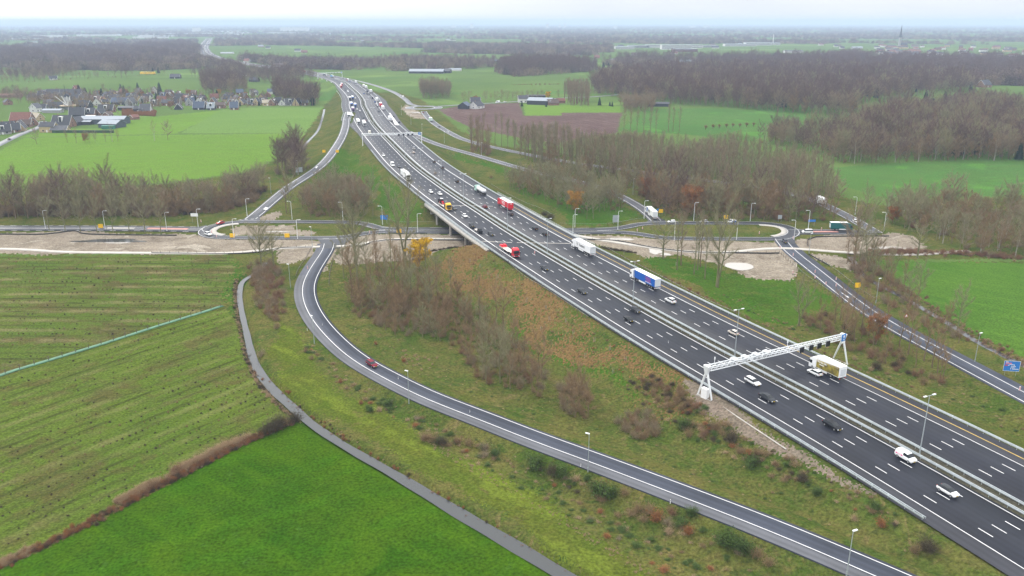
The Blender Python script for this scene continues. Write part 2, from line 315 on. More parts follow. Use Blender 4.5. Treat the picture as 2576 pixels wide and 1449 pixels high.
# ---------------------------------------------------------------- ground cover classes (picture outlines of the real fields)
MEADOW = [(-260,1545),(0,1432),(140,1368),(300,1285),(480,1190),(650,1100),(765,1053),(800,1073),(900,1137),(1050,1228),(1200,1318),(1330,1392),(1425,1449),(1620,1570),(1000,1900),(-900,1900)]
AREAS = [
 ('pasture', [(-3000,470),(-400,470),(0,470),(200,475),(450,452),(640,425),(735,380),(800,290),(818,270),(820,240),(960,205),(1020,250),(1090,275),(1550,330),(2095,470),(2100,500),(2576,500),(4500,500),(9000,60),(-6000,60)]),
 ('pasture_bright', [(-900,485),(0,480),(200,477),(450,455),(640,430),(700,390),(738,336),(440,338),(60,347),(0,376),(-300,470)]),
 ('pasture_bright', [(60,345),(440,336),(520,300),(640,272),(520,280),(420,290),(330,297),(270,325),(110,325)]),
 ('pasture_light', [(455,334),(560,275),(640,270),(816,269),(805,330),(745,334)]),
 ('field_green', [(2090,422),(2250,410),(2576,398),(3100,385),(3300,500),(2576,492),(2350,498),(2230,500),(2130,470)]),
 ('field_green', [(1620,275),(1800,272),(2152,296),(2150,322),(1960,330),(1890,356),(1700,335),(1555,330)]),
 ('ploughed_field', [(1100,275),(1170,264),(1305,258),(1318,290),(1412,290),(1412,283),(1566,283),(1552,334),(1400,360),(1300,345),(1190,322),(1140,300)]),
 ('pasture_bright', [(1318,262),(1560,266),(1562,283),(1412,283),(1412,290),(1320,290)]),
 ('verge', [(735,380),(800,290),(818,262),(850,235),(1000,232),(1060,250),(1110,285),(1160,330),(1250,365),(2095,475),(2130,500),(2240,520),(2576,490),(4000,490),(4000,640),(2576,650),(2230,655),(2200,700),(2700,950),(4000,1400),(4000,1900),(1000,1900),(1420,1449),(765,1050),(600,700),(590,640),(-3000,640),(-3000,495),(0,495),(450,460),(640,430)]),
 ('field_near', [(2195,655),(2576,662),(3400,668),(3600,1300),(2900,1060),(2560,893),(2440,832),(2350,772),(2260,715)]),
 ('mown_grass', [(845,360),(900,395),(1040,515),(1062,548),(1010,562),(975,560),(960,520),(930,470),(860,440),(800,455)]),
 ('mown_grass', [(1635,640),(1720,652),(1850,690),(2010,700),(2090,760),(2010,830),(1900,800),(1740,722),(1650,680)]),
 ('mown_grass', [(1060,345),(1180,395),(1290,425),(1400,445),(1420,455),(1330,452),(1200,415),(1130,385),(1030,335)]),
 ('mown_grass', [(1290,472),(1420,480),(1560,500),(1600,545),(1530,570),(1440,560),(1350,500)]),
 ('dry_slope', [(1086,664),(1130,640),(1175,622),(1250,665),(1335,722),(1450,798),(1560,874),(1690,958),(1650,985),(1560,974),(1490,935),(1418,896),(1340,855),(1286,822),(1214,742),(1140,700)]),
 ('mown_grass', [(1275,822),(1300,826),(1418,902),(1490,940),(1575,985),(1600,1010),(1560,1000),(1470,950),(1400,905),(1330,868)]),
 ('sand_ground', [(-1500,592),(0,586),(180,580),(330,588),(450,590),(505,590),(540,600),(600,603),(790,604),(820,612),(800,625),(785,622),(795,640),(740,665),(705,660),(700,628),(600,638),(-1500,640)]),
 ('sand_ground', [(600,567),(740,566),(745,578),(800,584),(780,592),(590,590),(580,578)]),
 ('sand_ground', [(845,600),(905,596),(925,590),(1160,590),(1230,596),(1205,615),(1120,630),(1060,650),(920,662),(860,665),(840,650),(850,625)]),
 ('sand_ground', [(800,640),(845,620),(838,650),(825,680),(808,690),(820,655)]),
 ('sand_ground', [(1430,590),(1600,597),(1780,606),(1965,608),(1990,640),(2012,690),(1990,706),(1900,700),(1870,690),(1840,672),(1700,640),(1640,648),(1600,640),(1590,632),(1500,618)]),
 ('sand_ground', [(2000,605),(2035,600),(2090,590),(2200,592),(2240,583),(2300,596),(2336,630),(2250,640),(2130,634),(2020,628)]),
 ('sand_ground', [(2035,640),(2100,642),(2140,660),(2135,680),(2100,672),(2050,655)]),
 ('sand_ground', [(680,535),(700,530),(706,540),(690,556),(640,556)]),
 ('sand_ground', [(1020,262),(1060,285),(1075,300),(1040,298),(1010,275)]),
 ('mown_strip', [(660,880),(740,985),(860,1070),(1000,1152),(1150,1240),(1300,1332),(1440,1412),(1500,1449),(1600,1520),(1780,1520),(1680,1449),(1560,1380),(1420,1298),(1290,1222),(1160,1148),(1060,1090),(960,1036),(860,975),(790,910),(745,850),(718,812),(690,835)]),
 ('gravel', [(1698,958),(1756,1019),(1858,1085),(1964,1138),(2052,1183),(2190,1240),(2225,1250),(2150,1212),(2070,1166),(1920,1076),(1769,972),(1730,955)]),
 ('nursery_upper', [(-1500,643),(0,642),(588,641),(594,700),(572,762),(0,938),(-1200,1300)]),
 ('mown_grass', [(588,641),(608,690),(598,720),(600,800),(628,900),(672,985),(720,1035),(752,1055),(700,1030),(640,950),(606,850),(575,765),(580,700)]),
 ('nursery_lower', [(-1300,1340),(0,945),(565,770),(592,810),(618,885),(648,960),(700,1033),(745,1058),(640,1090),(480,1180),(300,1275),(0,1425),(-600,1700),(-1500,1900)]),
 ('meadow', MEADOW),
]
def inpoly(X, Y, poly):
    P = np.array(poly); m = np.zeros(X.shape, bool)
    s = np.nonzero((X >= P[:, 0].min()) & (X <= P[:, 0].max()) & (Y >= P[:, 1].min()) & (Y <= P[:, 1].max()))[0]
    x = X[s]; y = Y[s]; r = np.zeros(len(s), bool); j = len(P)-1
    for i in range(len(P)):
        a, b = P[i], P[j]; c = (a[1] > y) != (b[1] > y)
        with np.errstate(divide='ignore', invalid='ignore'): c &= x < (b[0]-a[0])*(y-a[1])/(b[1]-a[1])+a[0]
        r ^= c; j = i
    m[s] = r; return m
M['pasture'] = gmat('pasture', [(.085,.145,.038), (.115,.18,.046), (.105,.14,.046)], .006, .05, .25, mix2=.4, spots=((.004, (.13,.20,.05), .56, .7), (.0035, (.055,.13,.03), .58, .7)))
M['pasture_bright'] = gmat('pasture_bright', [(.118,.205,.034), (.14,.23,.04), (.10,.18,.03)], .008, .12, .15, [(.03, 9., (.10,.20,.022), .5)], mix2=.45, rows=((.03, 12., (.095,.20,.022), .35),))
M['pasture_light'] = gmat('pasture_light', [(.125,.215,.05), (.145,.235,.06), (.11,.19,.04)], .01, .15, .2, mix2=.3)
M['field_green'] = gmat('field_green', [(.068,.145,.036), (.088,.168,.042), (.07,.13,.034)], .01, .12, .15, [(.35, 8., (.05,.14,.03), .5)], mix2=.4, spots=((.02, (.075,.19,.03), .56, .6),))
M['field_near'] = gmat('field_near', [(.055,.13,.018), (.08,.16,.022), (.06,.12,.02)], .02, .2, .15, [(-.75, 5., (.065,.13,.018), .6)], mix2=.4, rows=((-.75, 7., (.075,.15,.02), .5),))
M['ploughed_field'] = gmat('ploughed_field', [(.085,.055,.05), (.11,.075,.065), (.07,.045,.04)], .02, .3, .5, [(-1.05, 5., (.17,.13,.12), .45)], mix2=.4)
M['verge'] = gmat('verge', [(.118,.122,.032), (.062,.10,.018), (.165,.125,.052)], .05, .3, 1., mix2=.5, thr=(.40, .60), spots=((.09, (.035,.07,.013), .57, .6), (.16, (.17,.125,.06), .60, .55), (.06, (.085,.07,.032), .62, .45), (.55, (.04,.05,.016), .56, .55)))
M['mown_strip'] = gmat('mown_strip', [(.095,.115,.018), (.07,.11,.014), (.12,.11,.028)], .04, .3, .6, [(-.72, 2.6, (.07,.095,.014), .7), (-.72, 6., (.12,.155,.02), .6)], mix2=.4, spots=((.12, (.10,.08,.035), .6, .6),))
M['mown_grass'] = gmat('mown_grass', [(.04,.105,.01), (.065,.125,.015), (.09,.105,.025)], .03, .25, .6, mix2=.45, spots=((.07, (.10,.11,.03), .58, .6),))
M['dry_slope'] = gmat('dry_slope', [(.135,.085,.036), (.155,.10,.042), (.105,.085,.03)], .06, .35, .9, mix2=.5, spots=((.06, (.09,.09,.03), .60, .5), (.5, (.08,.05,.02), .56, .5)))
M['sand_ground'] = gmat('sand_ground', [(.25,.215,.17), (.155,.13,.10), (.31,.275,.225)], .05, .22, .5, [(.05, 5., (.20,.16,.13), .4)], mix2=.5, spots=((.05, (.36,.325,.27), .58, .7), (.12, (.115,.09,.07), .60, .7), (.8, (.17,.14,.11), .57, .5)))
M['gravel'] = gmat('gravel', [(.17,.135,.11), (.12,.10,.075), (.20,.17,.13)], .15, .6, .4, mix2=.5)
M['nursery_upper'] = gmat('nursery_upper', [(.10,.135,.026), (.07,.118,.018), (.12,.135,.038)], .02, .3, .6, [(0., 14., (.085,.065,.03), .75), (0., 4.5, (.06,.06,.02), .6)], mix2=.3, rows=((0., 4.6, (.042,.05,.014), .9), (0., 9.2, (.19,.165,.08), .55)))
NA_ = G(0, 945); NB_ = G(565, 768); ANG = math.atan2(NB_[1]-NA_[1], NB_[0]-NA_[0])
M['nursery_lower'] = gmat('nursery_lower', [(.10,.14,.022), (.076,.126,.017), (.12,.14,.032)], .02, .3, .6, [(ANG, 12., (.075,.062,.024), .75), (ANG, 4., (.055,.07,.018), .5)], mix2=.3, rows=((ANG, 3.6, (.042,.052,.013), .9), (ANG, 7.2, (.16,.16,.06), .4)))
M['meadow'] = gmat('meadow', [(.024,.076,.003), (.056,.108,.005), (.034,.086,.006)], .035, .2, .35, [(.5, 7., (.035,.10,.004), .5)], mix2=.45, spots=((.03, (.060,.112,.005), .56, .4), (.25, (.05,.11,.02), .62, .45)), rows=((-.62, 8., (.045,.10,.004), .5),))
# polar sheet of terrain round the point under the camera, finer where it is near, out to the horizon
rr = [60.]
while rr[-1] < 90000: r = rr[-1]; rr.append(r+(max(.4, min(3., r*r/66000)) if r < 1500 else (r*.012 if r < 6000 else r*.05)))
rr = np.array(rr); aa = np.radians(np.arange(-50, 50.01, .105))
RR_, AA_ = np.meshgrid(rr, aa, indexing='ij'); X = (RR_*np.sin(AA_)).ravel(); Y = (RR_*np.cos(AA_)).ravel()
Z = height(X, Y); TX, TY = X, Y
nr, na = RR_.shape; ii, jj = np.meshgrid(np.arange(nr-1), np.arange(na-1), indexing='ij'); q = (ii*na+jj).ravel()
FQ = np.stack([q, q+1, q+na+1, q+na], 1)
fx = X[FQ].mean(1); fy = Y[FQ].mean(1); jit = np.clip(np.hypot(fx, fy)/500, .15, 1.5)
fx = fx+RNG.normal(0, 1, len(fx))*jit*.5; fy = fy+RNG.normal(0, 1, len(fy))*jit*.6
names = ['pasture', 'verge', 'pasture_bright', 'pasture_light', 'field_green', 'field_near', 'ploughed_field', 'mown_grass', 'mown_strip', 'dry_slope', 'sand_ground', 'gravel', 'nursery_upper', 'nursery_lower', 'meadow']
cls = np.zeros(len(FQ), np.int8); cls[fy < 330] = 1
wx = 2.2*np.sin(fy/9.+fx/23)+1.3*np.sin(fx/4.1-fy/5.3)+RNG.normal(0, 1.1, len(fx)); wy = 2.2*np.sin(fx/8.3-fy/19)+1.3*np.sin(fy/4.7+fx/6.1)+RNG.normal(0, 1.1, len(fx))
for nme, poly in AREAS:
    W = [tuple((ground(*p) if 340 < p[1] < 1449 and 0 < p[0] < 2576 else G(*p))[:2]) for p in poly]; k = dict(dry_slope=3.2, mown_grass=1., mown_strip=.8, gravel=.5, sand_ground=.4, verge=.3).get(nme, 0)
    cls[inpoly(fx+wx*k, fy+wy*k, W)] = names.index(nme)
del wx, wy
NICE = dict(pasture='ground', verge='rough_grass', pasture_bright='pasture', pasture_light='pasture', field_green='pasture', field_near='grass_field', mown_strip='mown_grass', nursery_upper='planted_field', nursery_lower='planted_field')
for k, nme in enumerate(names):
    f = FQ[cls == k]
    if not len(f): continue
    u, inv = np.unique(f.ravel(), return_inverse=True)
    me = npmesh(nme, np.stack([X[u], Y[u], Z[u]], 1), inv.reshape(-1, 4), True); me.materials.append(M[nme])
    o = link(bpy.data.objects.new(NICE.get(nme, nme), me)); o['kind'] = 'structure'
del FQ, fx, fy
# ---------------------------------------------------------------- roads
PAINT = []
def road(name, P, o0, o1, mat, lines=(), thick=.45, lift=0.):
    strip(name, [ribbon(P, o0, o1, lift, thick)], M[mat])
    for o, w in lines: PAINT.append(ribbon(P, o-w/2, o+w/2, lift+.03))
ML, MR = mloff(MW[:, 1]), mroff(MW[:, 1]); MWo = MW[::-1]          # travel direction away from the camera for offsets
assert MW[0, 1] < MW[-1, 1]
strip('motorway', [ribbon(MW, ML+.3, -2.6+0*ML, 0, .45), ribbon(MW, 1.4+0*MR, MR-.3, 0, .45)], M['asphalt'])
strip('hard_shoulder', [ribbon(MW, ML-.2, np.maximum(-16.8-0*ML, ML+.1), .012), ribbon(MW, 15.5+0*MR, MR+.2, .012)], M['asphalt_shoulder'])
strip('central_reserve', [ribbon(MW, -2.7, 1.6, -.05, .3)], gmat('median_soil', [(.085,.078,.06), (.07,.07,.045), (.10,.09,.07)], .1, .6, .4))
lw = np.clip(MW[:, 1]/900, .2, .45)
for o in (-16.7, -3.4, 15.3, 2.3): PAINT.append(ribbon(MW, o-lw/2, o+lw/2, .035))
for o in (-13.3, -10, -6.7): PAINT += dashes(MWN, o, 3, 9, .2, .035, 2.2)
for o in (5.5, 8.8, 12.0): PAINT += dashes(MWN, o, 3, 9, .2, .035, 6.)
far = MW[(MW[:, 1] > 700) & (MW[:, 1] < 1150)]
for o in (-20.5, 20.5): PAINT += dashes(far, o, 3, 9, .3, .035)
yl = MW[(MW[:, 1] > 40) & (MW[:, 1] < 420)]
o = strip('yellow_line', [ribbon(yl, 18.1, 18.3, .03)], M['yellow_paint'])
for a, b in (((1082,515.5,7), (1170,517.5,7)), ((1182,517.5,7), (1240,519,7)), ((1213,607,7), (1288,610,7)), ((1300,610.5,7), (1437,612.5,7))):   # bridge joints
    A, B = G(*a), G(*b); V = np.array([A+(0, -.35, .03), B+(0, -.35, .03), B+(0, .35, .03), A+(0, .35, .03)]); strip('bridge_joint', [(V, np.array([[0, 1, 2, 3]]), np.zeros(4))], M['concrete'])
PAINT.append(quad([(882,283,6.9), (884.5,283,6.9), (890.5,291.5,6.9), (881,291.5,6.9)], .3)); PAINT.append(quad([(979,285,6.5), (981,284,6.5), (1004.5,315.5,6.9), (994,315.5,6.9)], .2))
road('ramp', LOOP, -3.0, 5.2, 'asphalt_ramp', ((-2.15, .2), (2.15, .2)))
strip('ramp_shoulder', [ribbon(LOOP[10:], 2.5, 5.25, .015)], M['asphalt_old'])
road('ramp', LEXIT, -3.6, 3.6, 'asphalt_old', ((-2.6, .3), (2.7, .3)))
road('road', WEST, -5.2, 5.2, 'asphalt_local', ()); PAINT += dashes(WEST, 4.8, 3, 3, .25); PAINT += dashes(WEST, -4.8, 3, 3, .25)
wm = WEST[(WEST[:, 0] > G(235, 575)[0]) & (WEST[:, 0] < G(350, 575)[0])]; strip('traffic_island', [ribbon(wm, -1.1, 1.1, .1, .2)], M['concrete'])
wm = WEST[(WEST[:, 0] > G(350, 575)[0]) & (WEST[:, 0] < G(508, 575)[0])]; strip('traffic_island', [ribbon(wm, -1.3, 1.3, .1, .2)], M['red_path'])
PAINT += [ribbon(WEST, -1.5, -1.3, .03), ribbon(WEST, 1.5, 1.7, .03)]
road('roundabout', RINGL, -2.9, 2.9, 'asphalt_local', ((-2.6, .22), (2.6, .22)))
road('road', UNDN, -2.6, 2.6, 'asphalt_local', ((2.3, .2),), lift=.02); PAINT += dashes(UNDN, -2.3, 6, 6, .2, .05)
road('road', UNDS, -2.6, 2.6, 'asphalt_local', ((-2.3, .2),), lift=.02); PAINT += dashes(UNDS, 2.3, 6, 6, .2, .05)
road('roundabout', RINGR, -2.9, 2.9, 'asphalt_local', ((-2.6, .22), (2.6, .22)))
road('road', EASTL, -4.6, 4.6, 'asphalt_local', ((-4.2, .2), (4.2, .2)), lift=.01); strip('traffic_island', [ribbon(EASTL[3:-8], -1.1, 1.1, .12, .2)], M['red_path'])
road('road', PROV, -3.4, 3.4, 'asphalt_old', ((-2.9, .25), (2.9, .25)), lift=.015); road('road', REXIT, -3.8, 3.4, 'asphalt_old', ((-2.6, .3), (2.4, .3)))
road('ramp', RON, -5.6, 3.0, 'asphalt_ramp', ((-2.5, .25), (2.2, .25)))
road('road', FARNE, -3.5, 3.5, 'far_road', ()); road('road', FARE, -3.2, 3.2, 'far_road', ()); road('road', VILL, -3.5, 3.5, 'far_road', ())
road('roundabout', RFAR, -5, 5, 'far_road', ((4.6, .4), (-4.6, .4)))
strip('path', [ribbon(PATHW, -1.5, 1.5, .06, .3), ribbon(PATHM, -1.5, 1.5, .06, .3), ribbon(PATHE, -1.5, 1.5, .06, .3)], M['path'])
# junction plates of asphalt where the roads join, aprons of pale concrete at the roundabout ends
M['silt'] = M['silt']; strip('junction', [quad([(795,596.5), (893,596), (852,625), (818,625)], .02)], M['asphalt_local'])
strip('junction', [quad([(601,556), (655,555), (651,541), (636,541)], .02)], M['asphalt_local'])
strip('junction', [quad([(1636,552), (1652,545), (1690,562), (1620,562)], .02)], M['asphalt_local'])
strip('junction', [quad([(1945,598), (1999,590), (2000,615), (1968,615)], .02)], M['asphalt_local'])
strip('junction', [quad([(1990,578), (2012,575), (2012,594), (1990,592)], .025)], M['asphalt_local'])
strip('junction', [quad([(499,571), (520,566), (518,592), (499,582)], .02)], M['asphalt_local'])
PAINT += dashes(line([(515,571), (508,577), (514,583)], 1, 0), 0, .9, .9, .5, .08) + dashes(line([(600,553.5), (640,551)], 2, 0), 0, 1.5, 1.5, .5, .06) + dashes(line([(812,600), (880,600)], 2, 0), 0, 3, 3, .25, .06)
def apron(cut, P=RINGL):
    i = [k for k in range(len(P)) if cut(P[k])]; Q = P[i]; return ribbon(Q, 2.95, 5.6, .08, .2)
x1 = G(590, 575)[0]; x2 = G(1925, 580)[0]
strip('kerb_apron', [apron(lambda p: p[0] < x1)], M['concrete']); strip('kerb_apron', [apron(lambda p: p[0] > x2, RINGR)], M['concrete'])
# arrows and triangles painted on the ramps
for pts in (((793,422,3), (799,416,3), (801,418,3), (795,424,3)), ((662,527,.4), (668,521,.4), (675,523,.4), (672,528,.4)), ((2114,735,0), (2120,738,0), (2136,748,0), (2134,750,0)), ((2218,803,0), (2230,811,0), (2229,813,0), (2216,805,0))): PAINT.append(quad(pts, .06))
strip('road_markings', PAINT, M['paint'])
# ---------------------------------------------------------------- water
def wmat(name, col, rough):
    m = pmat(name, col, rough, spec=.9); nt = m.node_tree; b = nt.nodes['Principled BSDF']; g = N(nt, 'ShaderNodeNewGeometry')
    n = N(nt, 'ShaderNodeTexNoise'); n.inputs['Scale'].default_value = .8; n.inputs['Detail'].default_value = 4; nt.links.new(g.outputs['Position'], n.inputs[0])
    bp = N(nt, 'ShaderNodeBump'); bp.inputs['Strength'].default_value = .15; bp.inputs['Distance'].default_value = .05; nt.links.new(n.outputs[0], bp.inputs['Height']); nt.links.new(bp.outputs[0], b.inputs['Normal']); return m
M['water'] = wmat('water', (.03, .033, .034), .1); M['water'].node_tree.nodes['Principled BSDF'].inputs['Specular IOR Level'].default_value = .55; M['puddle'] = wmat('puddle_water', (.36, .33, .29), .15)
C2 = CREEK.copy(); C2[:, 2] = -1.0; D2 = DITCHR.copy(); D2[:, 2] = -.85; D3 = DITCHL.copy(); D3[:, 2] = -.85
cwid = np.clip(.8+.3*np.sin(np.arange(len(C2))*.21)*.4+.05*np.sin(np.arange(len(C2))*1.3), .5, 2)*np.interp(C2[:, 1], [130, 230, 300], [1.7, 1.25, .85])+.2
strip('water', [ribbon(C2, -cwid, cwid)], M['water']); strip('water', [ribbon(D2, -1.2, 1.2)], M['water']); strip('water', [ribbon(D3, -1.1, 1.1)], M['water'])
def puddle(x, y, rx, ry, name='puddle', wob=.15, mat='puddle'):
    c = ground(x, y); a = np.linspace(0, 2*math.pi, 37)[:-1]; k = 1+wob*np.sin(a*3+x)+wob*.6*np.sin(a*5+y)
    V = np.stack([c[0]+rx*k*np.cos(a), c[1]+ry*k*np.sin(a), 0*a], 1); V[:, 2] = height(V[:, 0], V[:, 1], False).max()+.05
    me = npmesh(name, np.vstack([V, V.mean(0)]), np.array([[i, (i+1) % 36, 36] for i in range(36)])); me.materials.append(M[mat]); o = link(bpy.data.objects.new(name, me)); o['kind'] = 'structure'
puddle(1860, 670, 5.8, 5.6, wob=.05); puddle(1790-8, 613-15+0, 0.1, .1) if False else None
puddle(1555, 611-9, 7, 2.2); puddle(1605, 618, 4, 1.2); puddle(1648, 632, 2.8, 5); puddle(1675, 640, 2.2, 2); puddle(280, 606, 15, 3.2, wob=.2, mat='water'); puddle(295, 611, 6, 1.3); puddle(2240, 624, 9, 2.2)
puddle(1066-18, 283, 5, 3); puddle(700, 583, 6, 1)
# ---------------------------------------------------------------- trees
def bark(name, c, v=.25): return pmat(name, c, .95, var=v, vs=.35, spec=.1)
M['bark'] = bark('bark', (.18, .135, .088)); M['bark_green'] = bark('bark_mossy', (.17, .165, .09)); M['bark_birch'] = bark('bark_birch', (.36, .34, .31), .2)
M['twig'] = bark('twigs', (.225, .155, .088)); M['twig_grey'] = bark('twigs_grey', (.23, .18, .12)); M['twig_olive'] = bark('twigs_olive', (.215, .20, .115)); M['twig_purple'] = bark('twigs_purple', (.135, .092, .078)); M['twig_red'] = bark('twigs_reddish', (.21, .12, .075)); M['twig_dark'] = bark('twigs_dark', (.085, .07, .045))
M['leaf_yellow'] = bark('leaves_yellow', (.60, .37, .012), .3); M['leaf_rust'] = bark('leaves_rust', (.26, .11, .04), .3); M['leaf_orange'] = bark('leaves_orange', (.38, .20, .04), .3)
M['needles'] = bark('needles', (.018, .045, .03), .3); M['leaf_green'] = bark('leaves_evergreen', (.07, .115, .03), .35); M['reed'] = bark('dry_reed', (.36, .26, .16), .25); M['bramble'] = bark('brambles', (.085, .065, .035), .4)
def tubes(nodes, radii, n=4):
    """tube along nodes (k,3)"""
    nodes = np.asarray(nodes); k = len(nodes); T = np.gradient(nodes, axis=0); T /= np.linalg.norm(T, axis=1)[:, None]+1e-9
    ref = np.array([1., 0, 0]) if abs(T[0, 0]) < .8 else np.array([0, 1., 0]); A = np.cross(T, ref); A /= np.linalg.norm(A, axis=1)[:, None]; B = np.cross(T, A)
    t = np.arange(n)*2*math.pi/n; V = (nodes[:, None]+np.asarray(radii)[:, None, None]*(np.cos(t)[None, :, None]*A[:, None]+np.sin(t)[None, :, None]*B[:, None])).reshape(-1, 3)
    i, j = np.meshgrid(np.arange(k-1), np.arange(n), indexing='ij'); q = (i*n+j).ravel(); q2 = (i*n+(j+1) % n).ravel()
    return V, np.stack([q, q2, q2+n, q+n], 1)
def rdir(rng, n):
    v = rng.normal(size=(n, 3)); return v/np.linalg.norm(v, axis=1)[:, None]
def slivers(rng, P, D, L, W):
    S_ = np.cross(D, rdir(rng, len(P))); S_ /= np.linalg.norm(S_, axis=1)[:, None]+1e-9
    V = np.stack([P-S_*W[:, None]/2, P+S_*W[:, None]/2, P+D*L[:, None]], 1).reshape(-1, 3); return V, np.arange(len(V)).reshape(-1, 3)
def leaves(rng, P, s):
    A = rdir(rng, len(P)); B = np.cross(A, rdir(rng, len(P))); k = s*rng.uniform(.6, 1.4, len(P))[:, None]
    V = np.stack([P-A*k, P+B*k*.7, P+A*k], 1).reshape(-1, 3); return V, np.arange(len(V)).reshape(-1, 3)
def cat(ps):
    V = []; F3 = []; F4 = []; b = 0
    for v, f in ps:
        V.append(v); (F3 if f.shape[1] == 3 else F4).append(f+b); b += len(v)
    return np.vstack(V), [np.vstack(x) for x in (F4, F3) if x]
def tree_parts(seed, H=15, R=4, cb=.3, nl=14, ntw=700, up=.9, tl=1.3, tw=.055, stems=1, prof='round', wob=.3, r0=None, lean=0., leaf=0, ls=.22, lb=1.):
    rng = np.random.default_rng(seed); tr = []; cr = []; LP = []; LD = []; r0 = r0 or (.012*H+.05)
    for s in range(stems):
        a0 = s*2*math.pi/max(1, stems)+rng.uniform(0, 1); sp = .0 if stems == 1 else R*rng.uniform(.25, .6); Hs = H*(1 if s == 0 else rng.uniform(.7, 1))
        t = np.linspace(0, 1, 7); nod = np.stack([math.cos(a0)*sp*t**1.2+lean*H*t+np.cumsum(rng.normal(0, wob*.25, 7)), math.sin(a0)*sp*t**1.2+np.cumsum(rng.normal(0, wob*.25, 7)), t*Hs-.3*(t == 0)], 1)
        nod[0, :2] = math.cos(a0)*.25*(stems > 1), math.sin(a0)*.25*(stems > 1); r = r0*(.75 if stems > 1 else 1)*(1-t*.88)
        tr.append(tubes(nod, r, 5)); m = max(3, nl//stems)
        for i in range(m):
            f = cb+(.97-cb)*(i+.5)/m; az = i*2.4+rng.uniform(-.5, .5); p = np.array([np.interp(f, t, nod[:, k]) for k in range(3)])
            g = (f-cb)/(1-cb)
            pr = {'round': math.sqrt(max(.05, 1-(2*g-.85)**2*.75)), 'col': .6+.4*math.sin(g*3.1), 'cone': 1.05-g*.85, 'vase': .45+.6*g}[prof]
            el = up*(.55+.6*g)+rng.normal(0, .12); el = min(el, 1.45); L = R*pr*rng.uniform(.75, 1.15)/max(.35, math.cos(el)); L = min(L, H*.5)
            d = np.array([math.cos(az)*math.cos(el), math.sin(az)*math.cos(el), math.sin(el)]); u = np.linspace(0, 1, 4)[:, None]
            nd = p+d*L*u+np.array([0, 0, 1.])*L*.18*u**2*(1 if prof != 'cone' else -.4)+rng.normal(0, .04*L, (4, 3))*u
            cr.append(tubes(nd, np.array([1, .7, .42, .12])*r0*.42*(1-.4*g), 3)); LP.append(nd); LD.append(L)
            for b in range(2):     # forks
                q = nd[1+b]; a2 = az+rng.choice([-1, 1])*rng.uniform(.4, .9); e2 = min(1.4, el+rng.uniform(-.1, .35)); d2 = np.array([math.cos(a2)*math.cos(e2), math.sin(a2)*math.cos(e2), math.sin(e2)])
                n2 = q+d2*L*.55*u+rng.normal(0, .03*L, (4, 3))*u; cr.append(tubes(n2, np.array([.6, .45, .3, .08])*r0*.36, 3)); LP.append(n2); LD.append(L*.55)
    LP = np.array(LP); LD = np.array(LD); k = rng.choice(len(LP), ntw, p=LD/LD.sum()); u = rng.uniform(.15, 1, ntw)*3; i = np.minimum(u.astype(int), 2); fr = (u-i)[:, None]
    P = LP[k, i]*(1-fr)+LP[k, i+1]*fr; D = LP[k, 3]-LP[k, 0]; D /= np.linalg.norm(D, axis=1)[:, None]; D = D*.8+rdir(rng, ntw)*.75+np.array([0, 0, .35 if prof != 'cone' else 0]); D /= np.linalg.norm(D, axis=1)[:, None]
    L = rng.uniform(.6, 1.3, ntw)*tl; cr.append(slivers(rng, P, D, L, np.full(ntw, tw)))
    n2 = int(ntw*1.6); k2 = rng.integers(0, ntw, n2); P2 = P[k2]+D[k2]*(L[k2]*rng.uniform(.2, .9, n2))[:, None]; D2 = D[k2]*.7+rdir(rng, n2)*.8; D2 /= np.linalg.norm(D2, axis=1)[:, None]
    cr.append(slivers(rng, P2, D2, rng.uniform(.3, .8, n2)*tl, np.full(n2, tw*.7)))
    lf = None
    if leaf:
        k3 = rng.integers(0, n2, leaf); P3 = P2[k3]+D2[k3]*rng.uniform(0, 1, leaf)[:, None]*tl*.7+rng.normal(0, .25, (leaf, 3)); P3 = P3[P3[:, 2] < H*lb]; lf = cat([leaves(rng, P3, ls)])
    return cat(tr), cat(cr), lf
def conifer_parts(seed, H=14, R=3.2, n=2600):
    rng = np.random.default_rng(seed); t = np.linspace(0, 1, 5); tr = cat([tubes(np.stack([0*t, 0*t, t*H-.3*(t == 0)], 1), .22*(1-t*.9), 5)])
    z = 1-np.sqrt(rng.uniform(0, 1, n)); lay = np.floor(z*12)/12; a = rng.uniform(0, 6.28, n); r = R*(1-lay)*(1-(z-lay)*6)*rng.uniform(.25, 1, n)**.6; r = np.abs(r)+.1
    P = np.stack([np.cos(a)*r, np.sin(a)*r, H*(.06+.94*z)], 1); D = np.stack([np.cos(a), np.sin(a), -.35+0*a], 1)+rdir(rng, n)*.35; D /= np.linalg.norm(D, axis=1)[:, None]
    return tr, cat([slivers(rng, P, D, rng.uniform(.5, 1.1, n), rng.uniform(.25, .5, n))]), None
